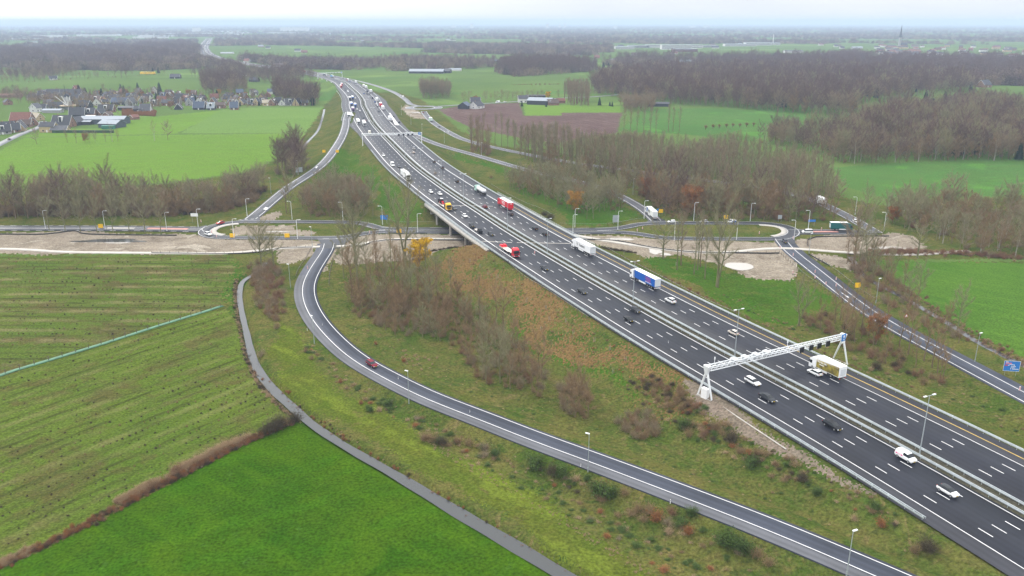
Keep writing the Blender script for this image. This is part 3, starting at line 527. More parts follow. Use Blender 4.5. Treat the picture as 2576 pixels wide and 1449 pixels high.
def bush_parts(seed, H=2.4, R=1.9, n=700, tw=.05, lf=0, ls=.16):
    rng = np.random.default_rng(seed); cr = []; c = []
    for i in range(9):
        a = rng.uniform(0, 6.28); rr_ = R*.55*math.sqrt(rng.uniform(0, 1)); h = H*rng.uniform(.5, 1.); b = np.array([math.cos(a)*rr_*.5, math.sin(a)*rr_*.5, -.1]); e = np.array([math.cos(a)*rr_*1.5, math.sin(a)*rr_*1.5, h*.85])
        nd = b+(e-b)*np.linspace(0, 1, 4)[:, None]+rng.normal(0, .08, (4, 3)); cr.append(tubes(nd, [.05, .04, .025, .01], 3)); c.append(e)
    c = np.array(c); k = rng.integers(0, len(c), n); u = rng.uniform(0, 1, n)[:, None]; P = np.array([0, 0, 0])*(1-u)+c[k]*u+rng.normal(0, R*.22, (n, 3)); P[:, 2] = np.abs(P[:, 2]); D = P/np.linalg.norm(P+1e-3, axis=1)[:, None]*.6+rdir(rng, n)*.8+np.array([0, 0, .4]); D /= np.linalg.norm(D, axis=1)[:, None]
    cr.append(slivers(rng, P, D, rng.uniform(.3, .9, n)*H*.32, np.full(n, tw))); L = None
    if lf: k = rng.integers(0, n, lf); L = cat([leaves(rng, P[k]+rng.normal(0, .18, (lf, 3))+np.array([0, 0, .1]), ls)])
    return None, cat(cr), L
def clump_parts(seed, H=14, R=9, n=900, s=.8):
    rng = np.random.default_rng(seed); P = rdir(rng, n)*rng.uniform(.3, 1, n)[:, None]**.5; P[:, 2] = np.abs(P[:, 2]); k = 1+.25*np.sin(P[:, 0]*5+seed)+.2*np.sin(P[:, 1]*7); P *= k[:, None]*np.array([R, R, H])
    V, Fc = leaves(rng, P, s); return None, (V, [Fc]), None
def partmesh(name, vf, mat):
    me = npmesh(name, vf[0], vf[1]); me.materials.append(M[mat]); return me
KINDS = {}
def kind(key, parts, bark_, twig, leafm=None):
    tr, cr, lf = parts; KINDS.setdefault(key, []).append([(n_, partmesh(key+'_'+n_, vf, m)) for n_, vf, m in (('trunk', tr, bark_), ('branches', cr, twig), ('leaves', lf, leafm)) if vf is not None])
for s in range(3):
    kind('round', tree_parts(10+s, 14, 4.6, .22, 18, 1150, .75), 'bark', 'twig_grey'); kind('olive', tree_parts(20+s, 15, 3.8, .3, 18, 1100, .85), 'bark_green', 'twig_olive')
    kind('slim', tree_parts(30+s, 18, 1.7, .35, 16, 480, 1.15, prof='col', tl=1.1, r0=.27), 'bark_green', 'twig_olive'); kind('slimgrey', tree_parts(40+s, 18, 1.8, .33, 16, 500, 1.15, prof='col', tl=1.1, r0=.27), 'bark', 'twig_grey')
    kind('brown', tree_parts(50+s, 12, 3.2, .15, 18, 1000, .8, stems=2), 'bark', 'twig'); kind('purple', tree_parts(60+s, 17, 4.5, .25, 18, 1200, .8), 'bark', 'twig_purple')
    kind('birch', tree_parts(70+s, 15, 2.4, .4, 12, 420, 1.0, stems=2, tw=.035, r0=.17), 'bark_birch', 'twig_grey'); kind('thin', tree_parts(80+s, 11, 1.7, .3, 12, 380, 1.0, tw=.045, prof='col', wob=.5, r0=.2), 'bark', 'twig')
    kind('brush', bush_parts(90+s, 3.4, 2.6, 900), 'bark', 'twig'); kind('brushgrey', bush_parts(95+s, 4.5, 3.0, 900), 'bark', 'twig_grey'); kind('brushred', bush_parts(100+s, 3.2, 2.4, 900), 'bark', 'twig_red')
kind('wide', tree_parts(110, 19, 8, .28, 22, 1900, .8, tl=1.7, r0=.5, tw=.065), 'bark', 'twig_grey'); kind('wide', tree_parts(111, 18, 7, .3, 22, 1900, .85, tl=1.7, r0=.5, tw=.065), 'bark_green', 'twig_olive')
kind('open', tree_parts(112, 15, 6, .3, 14, 700, .6, tl=1.8, r0=.5, tw=.065), 'bark_green', 'twig_olive'); kind('vase', tree_parts(113, 17, 6, .32, 16, 1300, 1.0, stems=2, prof='vase', tl=1.7, r0=.5, tw=.06), 'bark_green', 'twig_olive')
kind('yellow', tree_parts(114, 13, 4.6, .12, 18, 600, .8, leaf=16000, ls=.32), 'bark', 'twig_olive', 'leaf_yellow'); kind('rust', tree_parts(115, 11, 3.4, .12, 18, 600, .8, leaf=6000, ls=.24), 'bark', 'twig', 'leaf_rust'); kind('orange', tree_parts(116, 9, 3, .12, 16, 500, .8, leaf=6000, ls=.24), 'bark', 'twig', 'leaf_orange')
kind('rustbush', bush_parts(117, 3, 2.3, 500, lf=1400, ls=.14), 'bark', 'twig_red', 'leaf_rust'); kind('greenbush', bush_parts(118, 2.4, 2.2, 400, lf=2600, ls=.15), 'bark', 'twig_dark', 'leaf_green'); kind('greenbush', bush_parts(119, 2., 1.8, 400, lf=2200, ls=.14), 'bark', 'twig_dark', 'leaf_green')
kind('darkbush', bush_parts(120, 2.2, 2.2, 1500, tw=.06), 'bark', 'twig_dark'); kind('palebush', bush_parts(121, 2., 1.7, 700), 'bark', 'reed')
kind('conifer', conifer_parts(122), 'bark', 'needles'); kind('conifer', conifer_parts(123, 11, 2.6), 'bark', 'needles')
kind('clump', clump_parts(124), 'bark', 'twig_purple'); kind('clump', clump_parts(125, 11, 12), 'bark', 'twig_grey'); kind('clump', clump_parts(126, 12, 7, 600), 'bark', 'twig_dark')
def wp():
    t = cat([tubes(np.array([[0, 0, -.2], [0, 0, .8], [0, 0, 1.9]]), [.3, .28, .38], 6)]); rng = np.random.default_rng(5); n = 420; D = rdir(rng, n); D[:, 2] = np.abs(D[:, 2])*1.1+.15; P = np.array([0, 0, 1.8])+D*.2
    return t, cat([slivers(rng, P, D, rng.uniform(1.2, 2.6, n), np.full(n, .06))]), None
kind('pollard', wp(), 'bark', 'twig')
# library of one-piece trees, only used by the woods below (never linked to the scene itself)
LIB = bpy.data.collections.new('wood_library'); LIBI = {}
for k in sorted(KINDS):
    for v, parts in enumerate(KINDS[k]):
        nV = []; nF = []; mats = []; mi = []; b = 0
        for pi, (n_, me) in enumerate(parts):
            co = np.empty(len(me.vertices)*3, np.float32); me.vertices.foreach_get('co', co); nV.append(co.reshape(-1, 3)); li = np.empty(len(me.loops), np.int32); me.loops.foreach_get('vertex_index', li)
            lt = np.empty(len(me.polygons), np.int32); me.polygons.foreach_get('loop_total', lt); off = np.concatenate([[0], np.cumsum(lt)[:-1]])
            for kk in (3, 4):
                s_ = np.nonzero(lt == kk)[0]
                if len(s_): nF.append(li[off[s_][:, None]+np.arange(kk)]+b); mi.append(np.full(len(s_), pi))
            b += len(me.vertices); mats.append(me.materials[0])
        me = npmesh(k, np.vstack(nV), nF); [me.materials.append(m) for m in mats]; me.polygons.foreach_set('material_index', np.concatenate(mi).astype(np.int32))
        nm = 'lib_%s_%d' % (k, v); LIBI.setdefault(k, []).append(nm); LIB.objects.link(bpy.data.objects.new(nm, me))
ORDER = {n: i for i, n in enumerate(sorted(o.name for o in LIB.objects))}
ng = bpy.data.node_groups.new('scatter', 'GeometryNodeTree'); ng.interface.new_socket('Geometry', in_out='INPUT', socket_type='NodeSocketGeometry'); ng.interface.new_socket('Geometry', in_out='OUTPUT', socket_type='NodeSocketGeometry')
gi = ng.nodes.new('NodeGroupInput'); go = ng.nodes.new('NodeGroupOutput'); ip = ng.nodes.new('GeometryNodeInstanceOnPoints'); ci = ng.nodes.new('GeometryNodeCollectionInfo')
ci.inputs['Collection'].default_value = LIB; ci.inputs['Separate Children'].default_value = True; ci.inputs['Reset Children'].default_value = True
def nat(n_, t):
    a = ng.nodes.new('GeometryNodeInputNamedAttribute'); a.data_type = t; a.inputs['Name'].default_value = n_; return [o for o in a.outputs if o.enabled and o.name == 'Attribute'][0]
ip.inputs['Pick Instance'].default_value = True; L_ = ng.links.new
L_(gi.outputs[0], ip.inputs['Points']); L_(ci.outputs[0], ip.inputs['Instance']); L_(nat('idx', 'INT'), ip.inputs['Instance Index']); L_(nat('rot', 'FLOAT_VECTOR'), ip.inputs['Rotation']); L_(nat('scl', 'FLOAT_VECTOR'), ip.inputs['Scale']); L_(ip.outputs[0], go.inputs[0])
def wood(name, pts, mix, hs, label, cat_, sink=0., flat=1.):
    """ONE stuff object of many trees nobody could count; pts (n,2), mix {kind: weight}, hs (lo, hi) scale"""
    n = len(pts); ks = list(mix); pr = np.array([mix[k] for k in ks], float); ch = RNG.choice(len(ks), n, p=pr/pr.sum())
    idx = np.array([ORDER[LIBI[ks[c]][RNG.integers(len(LIBI[ks[c]]))]] for c in ch], np.int32)
    me = bpy.data.meshes.new(name); me.vertices.add(n); V = np.stack([pts[:, 0], pts[:, 1], height(pts[:, 0], pts[:, 1])-sink], 1).astype(np.float32); me.vertices.foreach_set('co', V.ravel())
    me.attributes.new('idx', 'INT', 'POINT').data.foreach_set('value', idx)
    me.attributes.new('rot', 'FLOAT_VECTOR', 'POINT').data.foreach_set('vector', np.stack([RNG.normal(0, .04, n), RNG.normal(0, .04, n), RNG.uniform(0, 6.28, n)], 1).astype(np.float32).ravel())
    s = RNG.uniform(*hs, n)*(1+.16*np.sin(pts[:, 0]/29+pts[:, 1]/43)+.13*np.sin(pts[:, 0]/12-pts[:, 1]/19)); me.attributes.new('scl', 'FLOAT_VECTOR', 'POINT').data.foreach_set('vector', np.stack([s*RNG.uniform(.85, 1.15, n)*flat, s*RNG.uniform(.85, 1.15, n)*flat, s/flat], 1).astype(np.float32).ravel())
    o = link(bpy.data.objects.new(name, me)); o.modifiers.new('scatter', 'NODES').node_group = ng; return tag(o, label, cat_, kind='stuff')
def fill(poly, sp, jit=.45, keep=1., rows=None):
    """points inside an outline given in picture units on the ground, about sp metres apart"""
    W = np.array([(ground(*p) if 340 < p[1] < 1449 and 0 < p[0] < 2576 else G(*p))[:2] for p in poly]); x = np.arange(W[:, 0].min(), W[:, 0].max(), sp); y = np.arange(W[:, 1].min(), W[:, 1].max(), sp); A, B = np.meshgrid(x, y); A = A.ravel(); B = B.ravel()
    A = A+RNG.uniform(-jit, jit, len(A))*sp; B = B+RNG.uniform(-jit, jit, len(B))*sp; m = inpoly(A, B, [tuple(w_) for w_ in W]) & (RNG.uniform(0, 1, len(A)) < keep); return np.stack([A[m], B[m]], 1)
def clear(pts, P, w):
    d, _ = pdist(pts[:, 0], pts[:, 1], P, w+5); return pts[d > w]
ROADS = [(PROV, 5.5), (REXIT, 6), (LEXIT, 6), (RINGL, 5), (RINGR, 5), (LOOP, 8), (RON, 8), (WEST, 9), (FARE, 6)]
def clr(pts):
    for P, w_ in ROADS: pts = clear(pts, P, w_)
    return pts
WOODS = []
def W(name, poly, sp, mix, hs, label, cat_='wood', keep=1., jit=.45): wood(name, clr(fill(poly, sp, jit, keep=keep)), mix, hs, label, cat_)
W('tree_belt', [(-500,520),(0,520),(200,508),(400,503),(560,488),(650,462),(672,470),(650,500),(600,522),(540,540),(450,548),(250,553),(0,550),(-500,552)], 5.2, dict(olive=3, round=3, brown=2, purple=1, birch=.25, brushgrey=2.5), (.65, 1.05), 'bare tree belt between the west road and the bright pasture')
W('undergrowth', [(-500,528),(0,528),(200,520),(400,515),(560,502),(655,470),(672,478),(640,508),(560,535),(440,545),(0,545),(-500,545)], 3, dict(brush=3, darkbush=2, brushgrey=2), (.7, 1.3), 'dark undergrowth at the foot of the west tree belt', 'undergrowth')
W('thicket', [(752,525),(765,545),(850,549),(905,545),(938,524),(905,498),(862,482),(812,484),(772,500)], 4.2, dict(olive=2, brown=3, round=2, brush=2, thin=1), (.58, .9), 'bare thicket between the left exit road and the embankment')
W('plantation', [(1215,362),(1300,372),(1400,384),(1560,392),(1750,400),(1950,425),(2080,470),(2105,502),(2057,503),(1932,470),(1788,450),(1588,424),(1388,395),(1244,369)], 5.2, dict(slimgrey=3, slim=2.5), (.92, 1.1), 'poplar plantation on the far side of the country road', 'plantation', jit=.1)
W('plantation', [(1290,384),(1400,404),(1588,433),(1788,460),(1932,480),(2050,512),(2110,545),(2070,545),(1900,515),(1700,485),(1560,470),(1440,440),(1340,415)], 5.2, dict(slimgrey=3, slim=2.5, brown=.8, brushgrey=1), (.8, 1.1), 'slender bare trees on the near side of the country road', 'plantation')
W('thicket', [(1560,480),(1700,490),(1900,520),(2060,548),(2110,558),(2000,560),(1930,554),(1700,552),(1668,545),(1640,520),(1610,500)], 4.2, dict(brown=3, brush=3, purple=1, brushred=1, olive=1), (.6, 1.05), 'brown thicket behind the right roundabout')
W('thicket', [(1262,465),(1320,452),(1400,462),(1480,470),(1560,496),(1590,515),(1555,530),(1480,540),(1420,530),(1350,505),(1290,485)], 5., dict(olive=4, thin=2, brown=2, brush=2), (.75, 1.0), 'olive grey wood between the motorway and the right exit road')
W('forest', [(1478,215),(1500,238),(1640,261),(1800,269),(2150,297),(2165,262),(2300,240),(2420,233),(2462,228),(2400,205),(2200,190),(1900,180),(1700,186),(1540,198)], 8.5, dict(purple=4, round=1.5, brown=1, olive=.6, conifer=.2), (.85, 1.35), 'large bare deciduous forest behind the long green field', 'forest')
W('forest', [(2152,328),(2165,300),(2300,290),(2400,270),(2576,270),(3100,270),(3100,405),(2576,404),(2350,406),(2230,412),(2092,412),(2070,392),(1950,367),(1892,359),(1960,347),(2090,342)], 5.6, dict(purple=2, brown=3, round=2, olive=2, birch=.9, brush=1, conifer=.15), (.75, 1.2), 'mixed bare forest with white birches above the right field', 'forest')
W('forest', [(1248,184),(1300,193),(1480,181),(1510,172),(1400,160),(1260,166)], 10, dict(purple=4, clump=1), (1., 1.3), 'small bare forest behind the pasture with a hedge', 'forest')
W('forest', [(1500,166),(1700,160),(1950,172),(2200,181),(2620,205),(3100,215),(3100,160),(2300,152),(2100,152),(1800,153),(1600,150)], 15, dict(purple=3, clump=2), (1.0, 1.3), 'blue hazy forest between the long green strip and the right forest', 'forest')
W('thicket', [(2245,522),(2330,508),(2430,522),(2576,530),(3000,540),(3000,640),(2576,652),(2450,650),(2400,625),(2330,598),(2250,575),(2222,556)], 5., dict(olive=3, brown=3, round=1, birch=1, brushgrey=2, brushred=.6), (.6, .95), 'bare thicket with pale birch stems at the right edge')
W('thicket', [(2125,655),(2180,650),(2240,700),(2330,775),(2440,850),(2430,872),(2330,825),(2240,775),(2150,710)], 3.6, dict(brush=3, brushred=2, thin=1.5, brushgrey=2, olive=.4), (.6, 1.05), 'shrubby hedge between the right ramp and the near green field')
W('thicket', [(2010,800),(2090,788),(2200,848),(2330,930),(2392,968),(2352,975),(2260,940),(2130,880),(2050,835)], 3.4, dict(brush=3, brushred=2, thin=1.6, darkbush=1), (.55, .95), 'bare scrub with thin stems between motorway and right ramp')
W('thicket', [(865,745),(950,735),(1060,735),(1130,760),(1180,775),(1270,830),(1330,890),(1380,965),(1355,1000),(1270,985),(1195,955),(1150,880),(1080,850),(1000,848),(930,812),(885,785)], 2.7, dict(brown=1.3, brush=5, thin=1.2, olive=.5, brushred=1, brushgrey=3), (.5, .95), 'reddish brown thicket enclosed by the loop ramp')
W('thicket', [(1395,985),(1450,960),(1490,1000),(1480,1055),(1420,1050)], 2.1, dict(brush=2, brushgrey=2, thin=1, brown=1), (.6, .95), 'small bare thicket left of the gantry scrub')
W('thicket', [(1540,1060),(1600,1035),(1660,1070),(1650,1110),(1590,1105)], 2.0, dict(brush=3, brushgrey=2, brushred=1), (.6, .95), 'small brown thicket above the ramp bend')
W('thicket', [(1575,960),(1640,935),(1720,985),(1760,1030),(1740,1050),(1660,1020)], 2.1, dict(brush=3, darkbush=2, brushred=1), (.5, .8), 'dark brown bramble scrub beside the near gantry')
W('thicket', [(625,665),(680,655),(712,700),(716,800),(690,820),(665,795),(640,745)], 2.8, dict(brushred=3, brush=3, brushgrey=2), (.55, .95), 'reddish brown bushes between creek and loop ramp')
W('forest', [(-900,140),(0,132),(230,128),(470,116),(505,126),(490,150),(300,166),(160,160),(100,162),(0,172),(-900,180)], 12, dict(purple=3, round=1, clump=1), (.8, 1.3), 'broad dim forest left of the distant motorway', 'forest')
W('wood', [(-500,205),(0,200),(120,203),(205,180),(210,170),(120,178),(0,188),(-500,190)], 11, dict(purple=2, round=2), (.7, .95), 'low bare wood between two left pastures')
W('wood', [(505,216),(560,213),(620,216),(622,234),(560,240),(515,236)], 9, dict(purple=3, round=1), (.9, 1.15), 'dense round wood behind the village')
W('wood', [(690,228),(760,236),(806,258),(800,268),(740,266),(695,258)], 8, dict(purple=3, round=2, conifer=.3), (.95, 1.25), 'dense wood beside the motorway above the village houses')
W('wood', [(565,175),(640,190),(760,192),(800,200),(720,212),(600,205),(480,195)], 11, dict(purple=3, round=1), (.8, 1.1), 'long bare wood left of the motorway bend')
W('wood', [(1055,232),(1100,228),(1135,233),(1130,248),(1065,249)], 7, dict(olive=2, round=2), (1.0, 1.3), 'oval grove standing in the green pasture')
W('wood', [(860,178),(1000,172),(1130,176),(1250,172),(1250,160),(1060,150),(880,160)], 12, dict(purple=2, round=2, clump=1), (.7, 1.05), 'bare woods round the far farms beyond the pasture')
W('wood', [(1418,250),(1440,247),(1480,250),(1482,266),(1425,266)], 6, dict(slimgrey=3), (.9, 1.2), 'grey poplar grove behind the white farm')
W('wood', [(1560,262),(1600,258),(1650,265),(1640,280),(1570,282)], 7, dict(brown=2, round=2), (.7, 1.), 'small wood around the turquoise roof')
W('grove', [(1183,372),(1215,368),(1240,378),(1236,392),(1200,394),(1183,386)], 5, dict(slimgrey=2, brush=2, thin=1), (.9, 1.15), 'grove of tall thin trees beside the country road', 'wood')
W('grove', [(693,425),(745,412),(792,424),(796,438),(740,446),(696,440)], 5.5, dict(purple=3, round=2, brushgrey=1.5), (.8, 1.15), 'big dark clump of trees beside the left exit road', 'wood')
W('wood', [(-300,262),(0,258),(60,262),(110,275),(170,280),(230,275),(250,255),(180,240),(60,235),(-300,240)], 11, dict(round=2, brown=2, purple=1), (.5, .8), 'bare garden trees at the left end of the village')
W('wood', [(250,235),(420,240),(620,245),(690,262),(640,268),(500,264),(380,280),(260,262)], 13, dict(round=2, brown=2, conifer=.7, purple=1, rust=.3), (.35, .62), 'garden trees scattered among the village houses')
W('wood', [(110,240),(250,232),(420,236),(640,240),(690,262),(640,272),(500,268),(380,282),(240,290),(120,285)], 14, dict(brush=2, round=1, brushgrey=2, conifer=.5), (.4, .8), 'hedges and shrubs between the village houses')
# far countryside: strips of trees and woods between hazy fields, out to the horizon
n = 90000; r = np.exp(RNG.uniform(math.log(1450), math.log(22000), n)); a = RNG.uniform(-.75, .75, n); x = r*np.sin(a); y = r*np.cos(a)
f = np.sin(x/310+np.sin(y/420)*1.5)+np.sin(y/130+np.sin(x/700)*2)*1.1+np.sin((x*.6+y)/260+2)+np.sin(x/95+y/77)*.5
k = (f > .7-np.clip((y-2500)/5000, 0, 1)*1.0) & (np.abs(x-np.interp(y, MC[:, 1], MC[:, 0])) > 45); keepz = np.ones(n, bool)
for poly in ([(1500,132),(2085,132),(2085,148),(1500,146)], [(1250,200),(1480,185),(1480,262),(1250,262)], [(860,205),(1250,185),(1250,262),(1000,262)], [(2330,225),(2700,225),(2700,268),(2330,258)], [(500,168),(700,168),(700,205),(520,205)], [(0,180),(500,178),(500,235),(0,235)], [(2170,112),(2700,112),(2700,160),(2170,160)], [(1540,112),(1960,112),(1960,132),(1540,132)], [(880,150),(1240,150),(1240,172),(880,178)]):
    keepz &= ~inpoly(x, y, [tuple(G(*p)[:2]) for p in poly])
P = np.stack([x, y], 1)[k & keepz]
o = wood('distant_woods', P, dict(clump=1), (.8, 1.5), 'blurred woods and hedgerows spread to the hazy horizon', 'distant woods')
n = 900; x1 = RNG.uniform(-1, 1, n)
def rows(name, a, b, n, mix, hs, label):
    A, B = G(*a)[:2], G(*b)[:2]; t = (np.arange(n)+RNG.uniform(-.2, .2, n))/n; wood(name, A+(B-A)*t[:, None]+RNG.normal(0, 1.5, (n, 2)), mix, hs, label, 'hedgerow')
rows('hedgerow', (0,210), (420,186), 50, dict(round=1, brush=1), (.4, .8), 'thin hedgerow across the left pastures')
rows('hedgerow', (1290,213), (1470,212), 40, dict(brush=1), (.5, .7), 'low dark hedge line in the pasture before the forest')
rows('hedgerow', (1010,150), (1300,156), 60, dict(clump=1, purple=1), (.5, .8), 'hazy hedgerow beyond the long barn')
# ---------------------------------------------------------------- haze over the whole plain
b = MB(); b.box(-95000, 95000, -3000, 95000, -4, 150); hm = bpy.data.materials.new('haze'); hm.use_nodes = True; hn = hm.node_tree; hn.nodes.clear()
pv = N(hn, 'ShaderNodeVolumePrincipled'); pv.inputs['Color'].default_value = (.54, .65, .88, 1); pv.inputs['Density'].default_value = .00011; pv.inputs['Anisotropy'].default_value = 0.
ho = N(hn, 'ShaderNodeOutputMaterial'); hn.links.new(pv.outputs[0], ho.inputs['Volume']); hz = b.build('haze', hm); tag(hz, 'pale winter haze lying over the plain', 'haze', kind='stuff')
# ---------------------------------------------------------------- bridge, rails, gantries, lamps
def cxat(Y): return float(np.interp(Y, MC[:, 1], MC[:, 0]))
def mdir(Y):
    a, b = cxat(Y-4), cxat(Y+4); d = np.array([b-a, 8.]); return d/np.linalg.norm(d)
def mpt(Y, off, z=None):
    d = mdir(Y); return np.array([cxat(Y)+d[1]*off, Y-d[0]*off, float(mz(Y)) if z is None else z])
def snap(x, y, z):
    """picture position -> (Y along the motorway, offset)"""
    for _ in range(4): p = G(x, y, z+float(mz(G(x, y, 7)[1]))); break
    best = min(np.arange(max(60, p[1]-25), p[1]+25, .5), key=lambda Y: (cxat(Y)-p[0])**2+(Y-p[1])**2); d = mdir(best); return best, float((p[:2]-(cxat(best), best))@np.array([d[1], -d[0]]))
root = empty('motorway_bridge', (0, 0, 0), 0, 'grey concrete motorway bridge on round piers over the local road', 'bridge')
bw = MW[(MW[:, 1] > 326) & (MW[:, 1] < 424)]
def obj(name, vf, mat, parent, smooth=False):
    me = npmesh(name, vf[0], vf[1], smooth); me.materials.append(M[mat]); return link(bpy.data.objects.new(name, me), parent)
def boxstrip(P, o0, o1, z0, z1):
    A = [offs(P, o) for o in (o0, o1)]; n = len(P); V = np.vstack([A[0]+(0, 0, z0), A[1]+(0, 0, z0), A[1]+(0, 0, z1), A[0]+(0, 0, z1)]); i = np.arange(n-1); Fs = []
    for a, b in ((0, 1), (1, 2), (2, 3), (3, 0)): Fs.append(np.stack([a*n+i, b*n+i, b*n+i+1, a*n+i+1], 1))
    e = [[0, n, 2*n, 3*n], [n-1, 4*n-1, 3*n-1, 2*n-1]]; return V, np.vstack(Fs+[np.array(e)])
obj('deck', boxstrip(bw, -20.9, 20.9, -1.75, -.47), 'concrete_dark', root)
for s in (-1, 1): obj('edge_beam', boxstrip(bw, s*21.6-.55, s*21.6+.55, -1.3, .25), 'concrete', root)
b = MB()
for gx, gy in ((1100, 565), (1134, 592), (1172, 616)):
    Y = G(gx, gy)[1]; sx_ = G(gx, gy)[0]; W_ = 2*21/abs(mdir(Y)[1])
    for k in range(6):
        b = MB(); x = sx_+k*7.1; b.tube((x, Y, -.5), (x, Y, 4.7), .62, .62, 14); b.box(x-.9, x+.9, Y-.8, Y+.8, 4.7, 5.35, -.0); b.build('pier', M['concrete'], root, False)
for Y, s in ((YB0+1.5, 1), (YB1-1.5, -1)):
    b = MB(); a_ = mpt(Y, -20.8, 0); c_ = mpt(Y, 20.8, 0); d = mdir(Y)*.6
    b.add([(a_[0]-d[0], a_[1]-d[1], 3), (c_[0]-d[0], c_[1]-d[1], 3), (c_[0]+d[0], c_[1]+d[1], 3), (a_[0]+d[0], a_[1]+d[1], 3), (a_[0]-d[0], a_[1]-d[1], 5.3), (c_[0]-d[0], c_[1]-d[1], 5.3), (c_[0]+d[0], c_[1]+d[1], 5.3), (a_[0]+d[0], a_[1]+d[1], 5.3)], [(3, 2, 1, 0), (4, 5, 6, 7), (0, 1, 5, 4), (1, 2, 6, 5), (2, 3, 7, 6), (3, 0, 4, 7)]); b.build('abutment', M['concrete'], root)
def guard(P, off, label, ladder=2., post=4., wide=.27):
    root = empty('guard_rail', tuple(P[0]), 0, label, 'guard rail', 'guard rails along the motorway and ramps'); Q = P-P[0]
    V = []; Fs = []; bb = 0
    for s in (-1, 1):
        v, f = boxstrip(Q, off+s*wide-.05, off+s*wide+.05, .5, .82); V.append(v); Fs.append(f+bb); bb += len(v)
    obj('beam', (np.vstack(V), np.vstack(Fs)), 'galv', root)
    R = offs(Q, off); s_ = np.concatenate([[0], np.cumsum(np.linalg.norm(np.diff(R, axis=0), axis=1))]); T = np.gradient(R[:, :2], axis=0); T /= np.linalg.norm(T, axis=1)[:, None]
    def at_(d): return np.array([np.interp(d, s_, R[:, k]) for k in range(3)]), np.array([np.interp(d, s_, T[:, k]) for k in range(2)])
    near = s_[-1] if P[-1, 1] < 450 else float(np.interp(450, P[:, 1], s_)) if P[0, 1] < P[-1, 1] else s_[-1]
    b = MB()
    for d in np.arange(.5, near, ladder):
        p, t = at_(d); n_ = np.array([t[1], -t[0]])*wide; e = t*.07
        q = [(p[0]+a*n_[0]+c*e[0], p[1]+a*n_[1]+c*e[1]) for a, c in ((-1, -1), (1, -1), (1, 1), (-1, 1))]; b.add([(x, y, p[2]+.72) for x, y in q]+[(x, y, p[2]+.80) for x, y in q], [(4, 5, 6, 7), (0, 1, 5, 4), (2, 3, 7, 6)])
    if b.v: tag(b.build('cross_bar', M['galv'], root), kind='stuff')
    b = MB()
    for d in np.arange(.5, near, post): p, t = at_(d); b.box(p[0]-.06, p[0]+.06, p[1]-.06, p[1]+.06, p[2]-.1, p[2]+.75)
    if b.v: tag(b.build('post', M['galv'], root), kind='stuff')
    return root
def seg(P, y0, y1): return P[(P[:, 1] >= y0) & (P[:, 1] <= y1)]
guard(seg(MW, 40, 1480), -2.0, 'long double guard rail on the oncoming side of the median')
guard(seg(MW, 40, 1480), .9, 'long double guard rail on the outgoing side of the median')
guard(seg(MW, 138, 606), -20.5, 'guard rail along the left verge, from the brown slope over the bridge to the exit')
guard(seg(MW, 40, 1265), 20.5, 'long guard rail along the right verge of the motorway')
guard(seg(LEXIT[::-1], 380, 560), 3.5, 'guard rail along the inner bend of the left exit road', 4, 4) if False else None
gl = MW[(MW[:, 1] > 790) & (MW[:, 1] < 1180)]; guard(gl, -25.4, 'guard rail outside the left merging lane before the distant bend')
guard(LEXIT[:22], -4.2, 'low rail on the outer edge where the left exit road leaves'); guard(LEXIT[3:20], 4.2, 'low rail on the grass side where the left exit road leaves')
b = MB()
# noise edge screen of the bridge
for s, y0, y1, lab in ((1, 318, 432, 'pale steel parapet on the outgoing edge of the bridge'), (-1, 328, 424, 'pale steel parapet on the oncoming edge of the bridge')):
    P = seg(MW, y0, y1); r_ = empty('bridge_parapet', tuple(P[0]), 0, lab, 'parapet', 'parapets of the motorway bridge'); Q = P-P[0]; o_ = s*21.7
    for z in (.35, .7, 1.05): obj('rail', boxstrip(Q, o_-.04, o_+.04, .2+z, .28+z), 'galv', r_)
    R = offs(Q, o_); st = np.concatenate([[0], np.cumsum(np.linalg.norm(np.diff(R, axis=0), axis=1))]); proto = None
    for d in np.arange(0, st[-1], 2.5):
        p = [np.interp(d, st, R[:, k]) for k in range(3)]
        if proto is None: m_ = MB(); m_.box(-.06, .06, -.06, .06, .1, 1.35); proto = m_.build('post', M['galv'], r_); proto.location = p
        else: q_ = proto.copy(); link(q_, r_); q_.location = p
M['matrix'] = pmat('matrix_screen', (.012, .013, .016), .35); M['blue_sign'] = pmat('blue_sign', (.02, .18, .55), .5); M['white_sign'] = pmat('white_sign', (.8, .8, .8), .5)
M['sign_yellow'] = pmat('yellow_sign', (.90, .52, .01), .5); M['grey_box'] = pmat('light_grey_case', (.60, .62, .64), .5, var=.06)
def textobj(s, size, loc, rot, mat, parent, name='lettering', bold=0., al='CENTER'):
    cu = bpy.data.curves.new(name, 'FONT'); cu.body = s; cu.size = size; cu.align_x = al; cu.align_y = 'CENTER'; cu.extrude = .01; cu.offset = bold; cu.materials.append(M[mat])
    o = bpy.data.objects.new(name, cu); link(o, parent); bpy.context.view_layer.update(); me = bpy.data.meshes.new_from_object(o.evaluated_get(bpy.context.evaluated_depsgraph_get())); bpy.data.objects.remove(o); o = bpy.data.objects.new(name, me)
    me.materials.clear(); me.materials.append(M[mat]); link(o, parent); o.location = loc; o.rotation_euler = rot; return o
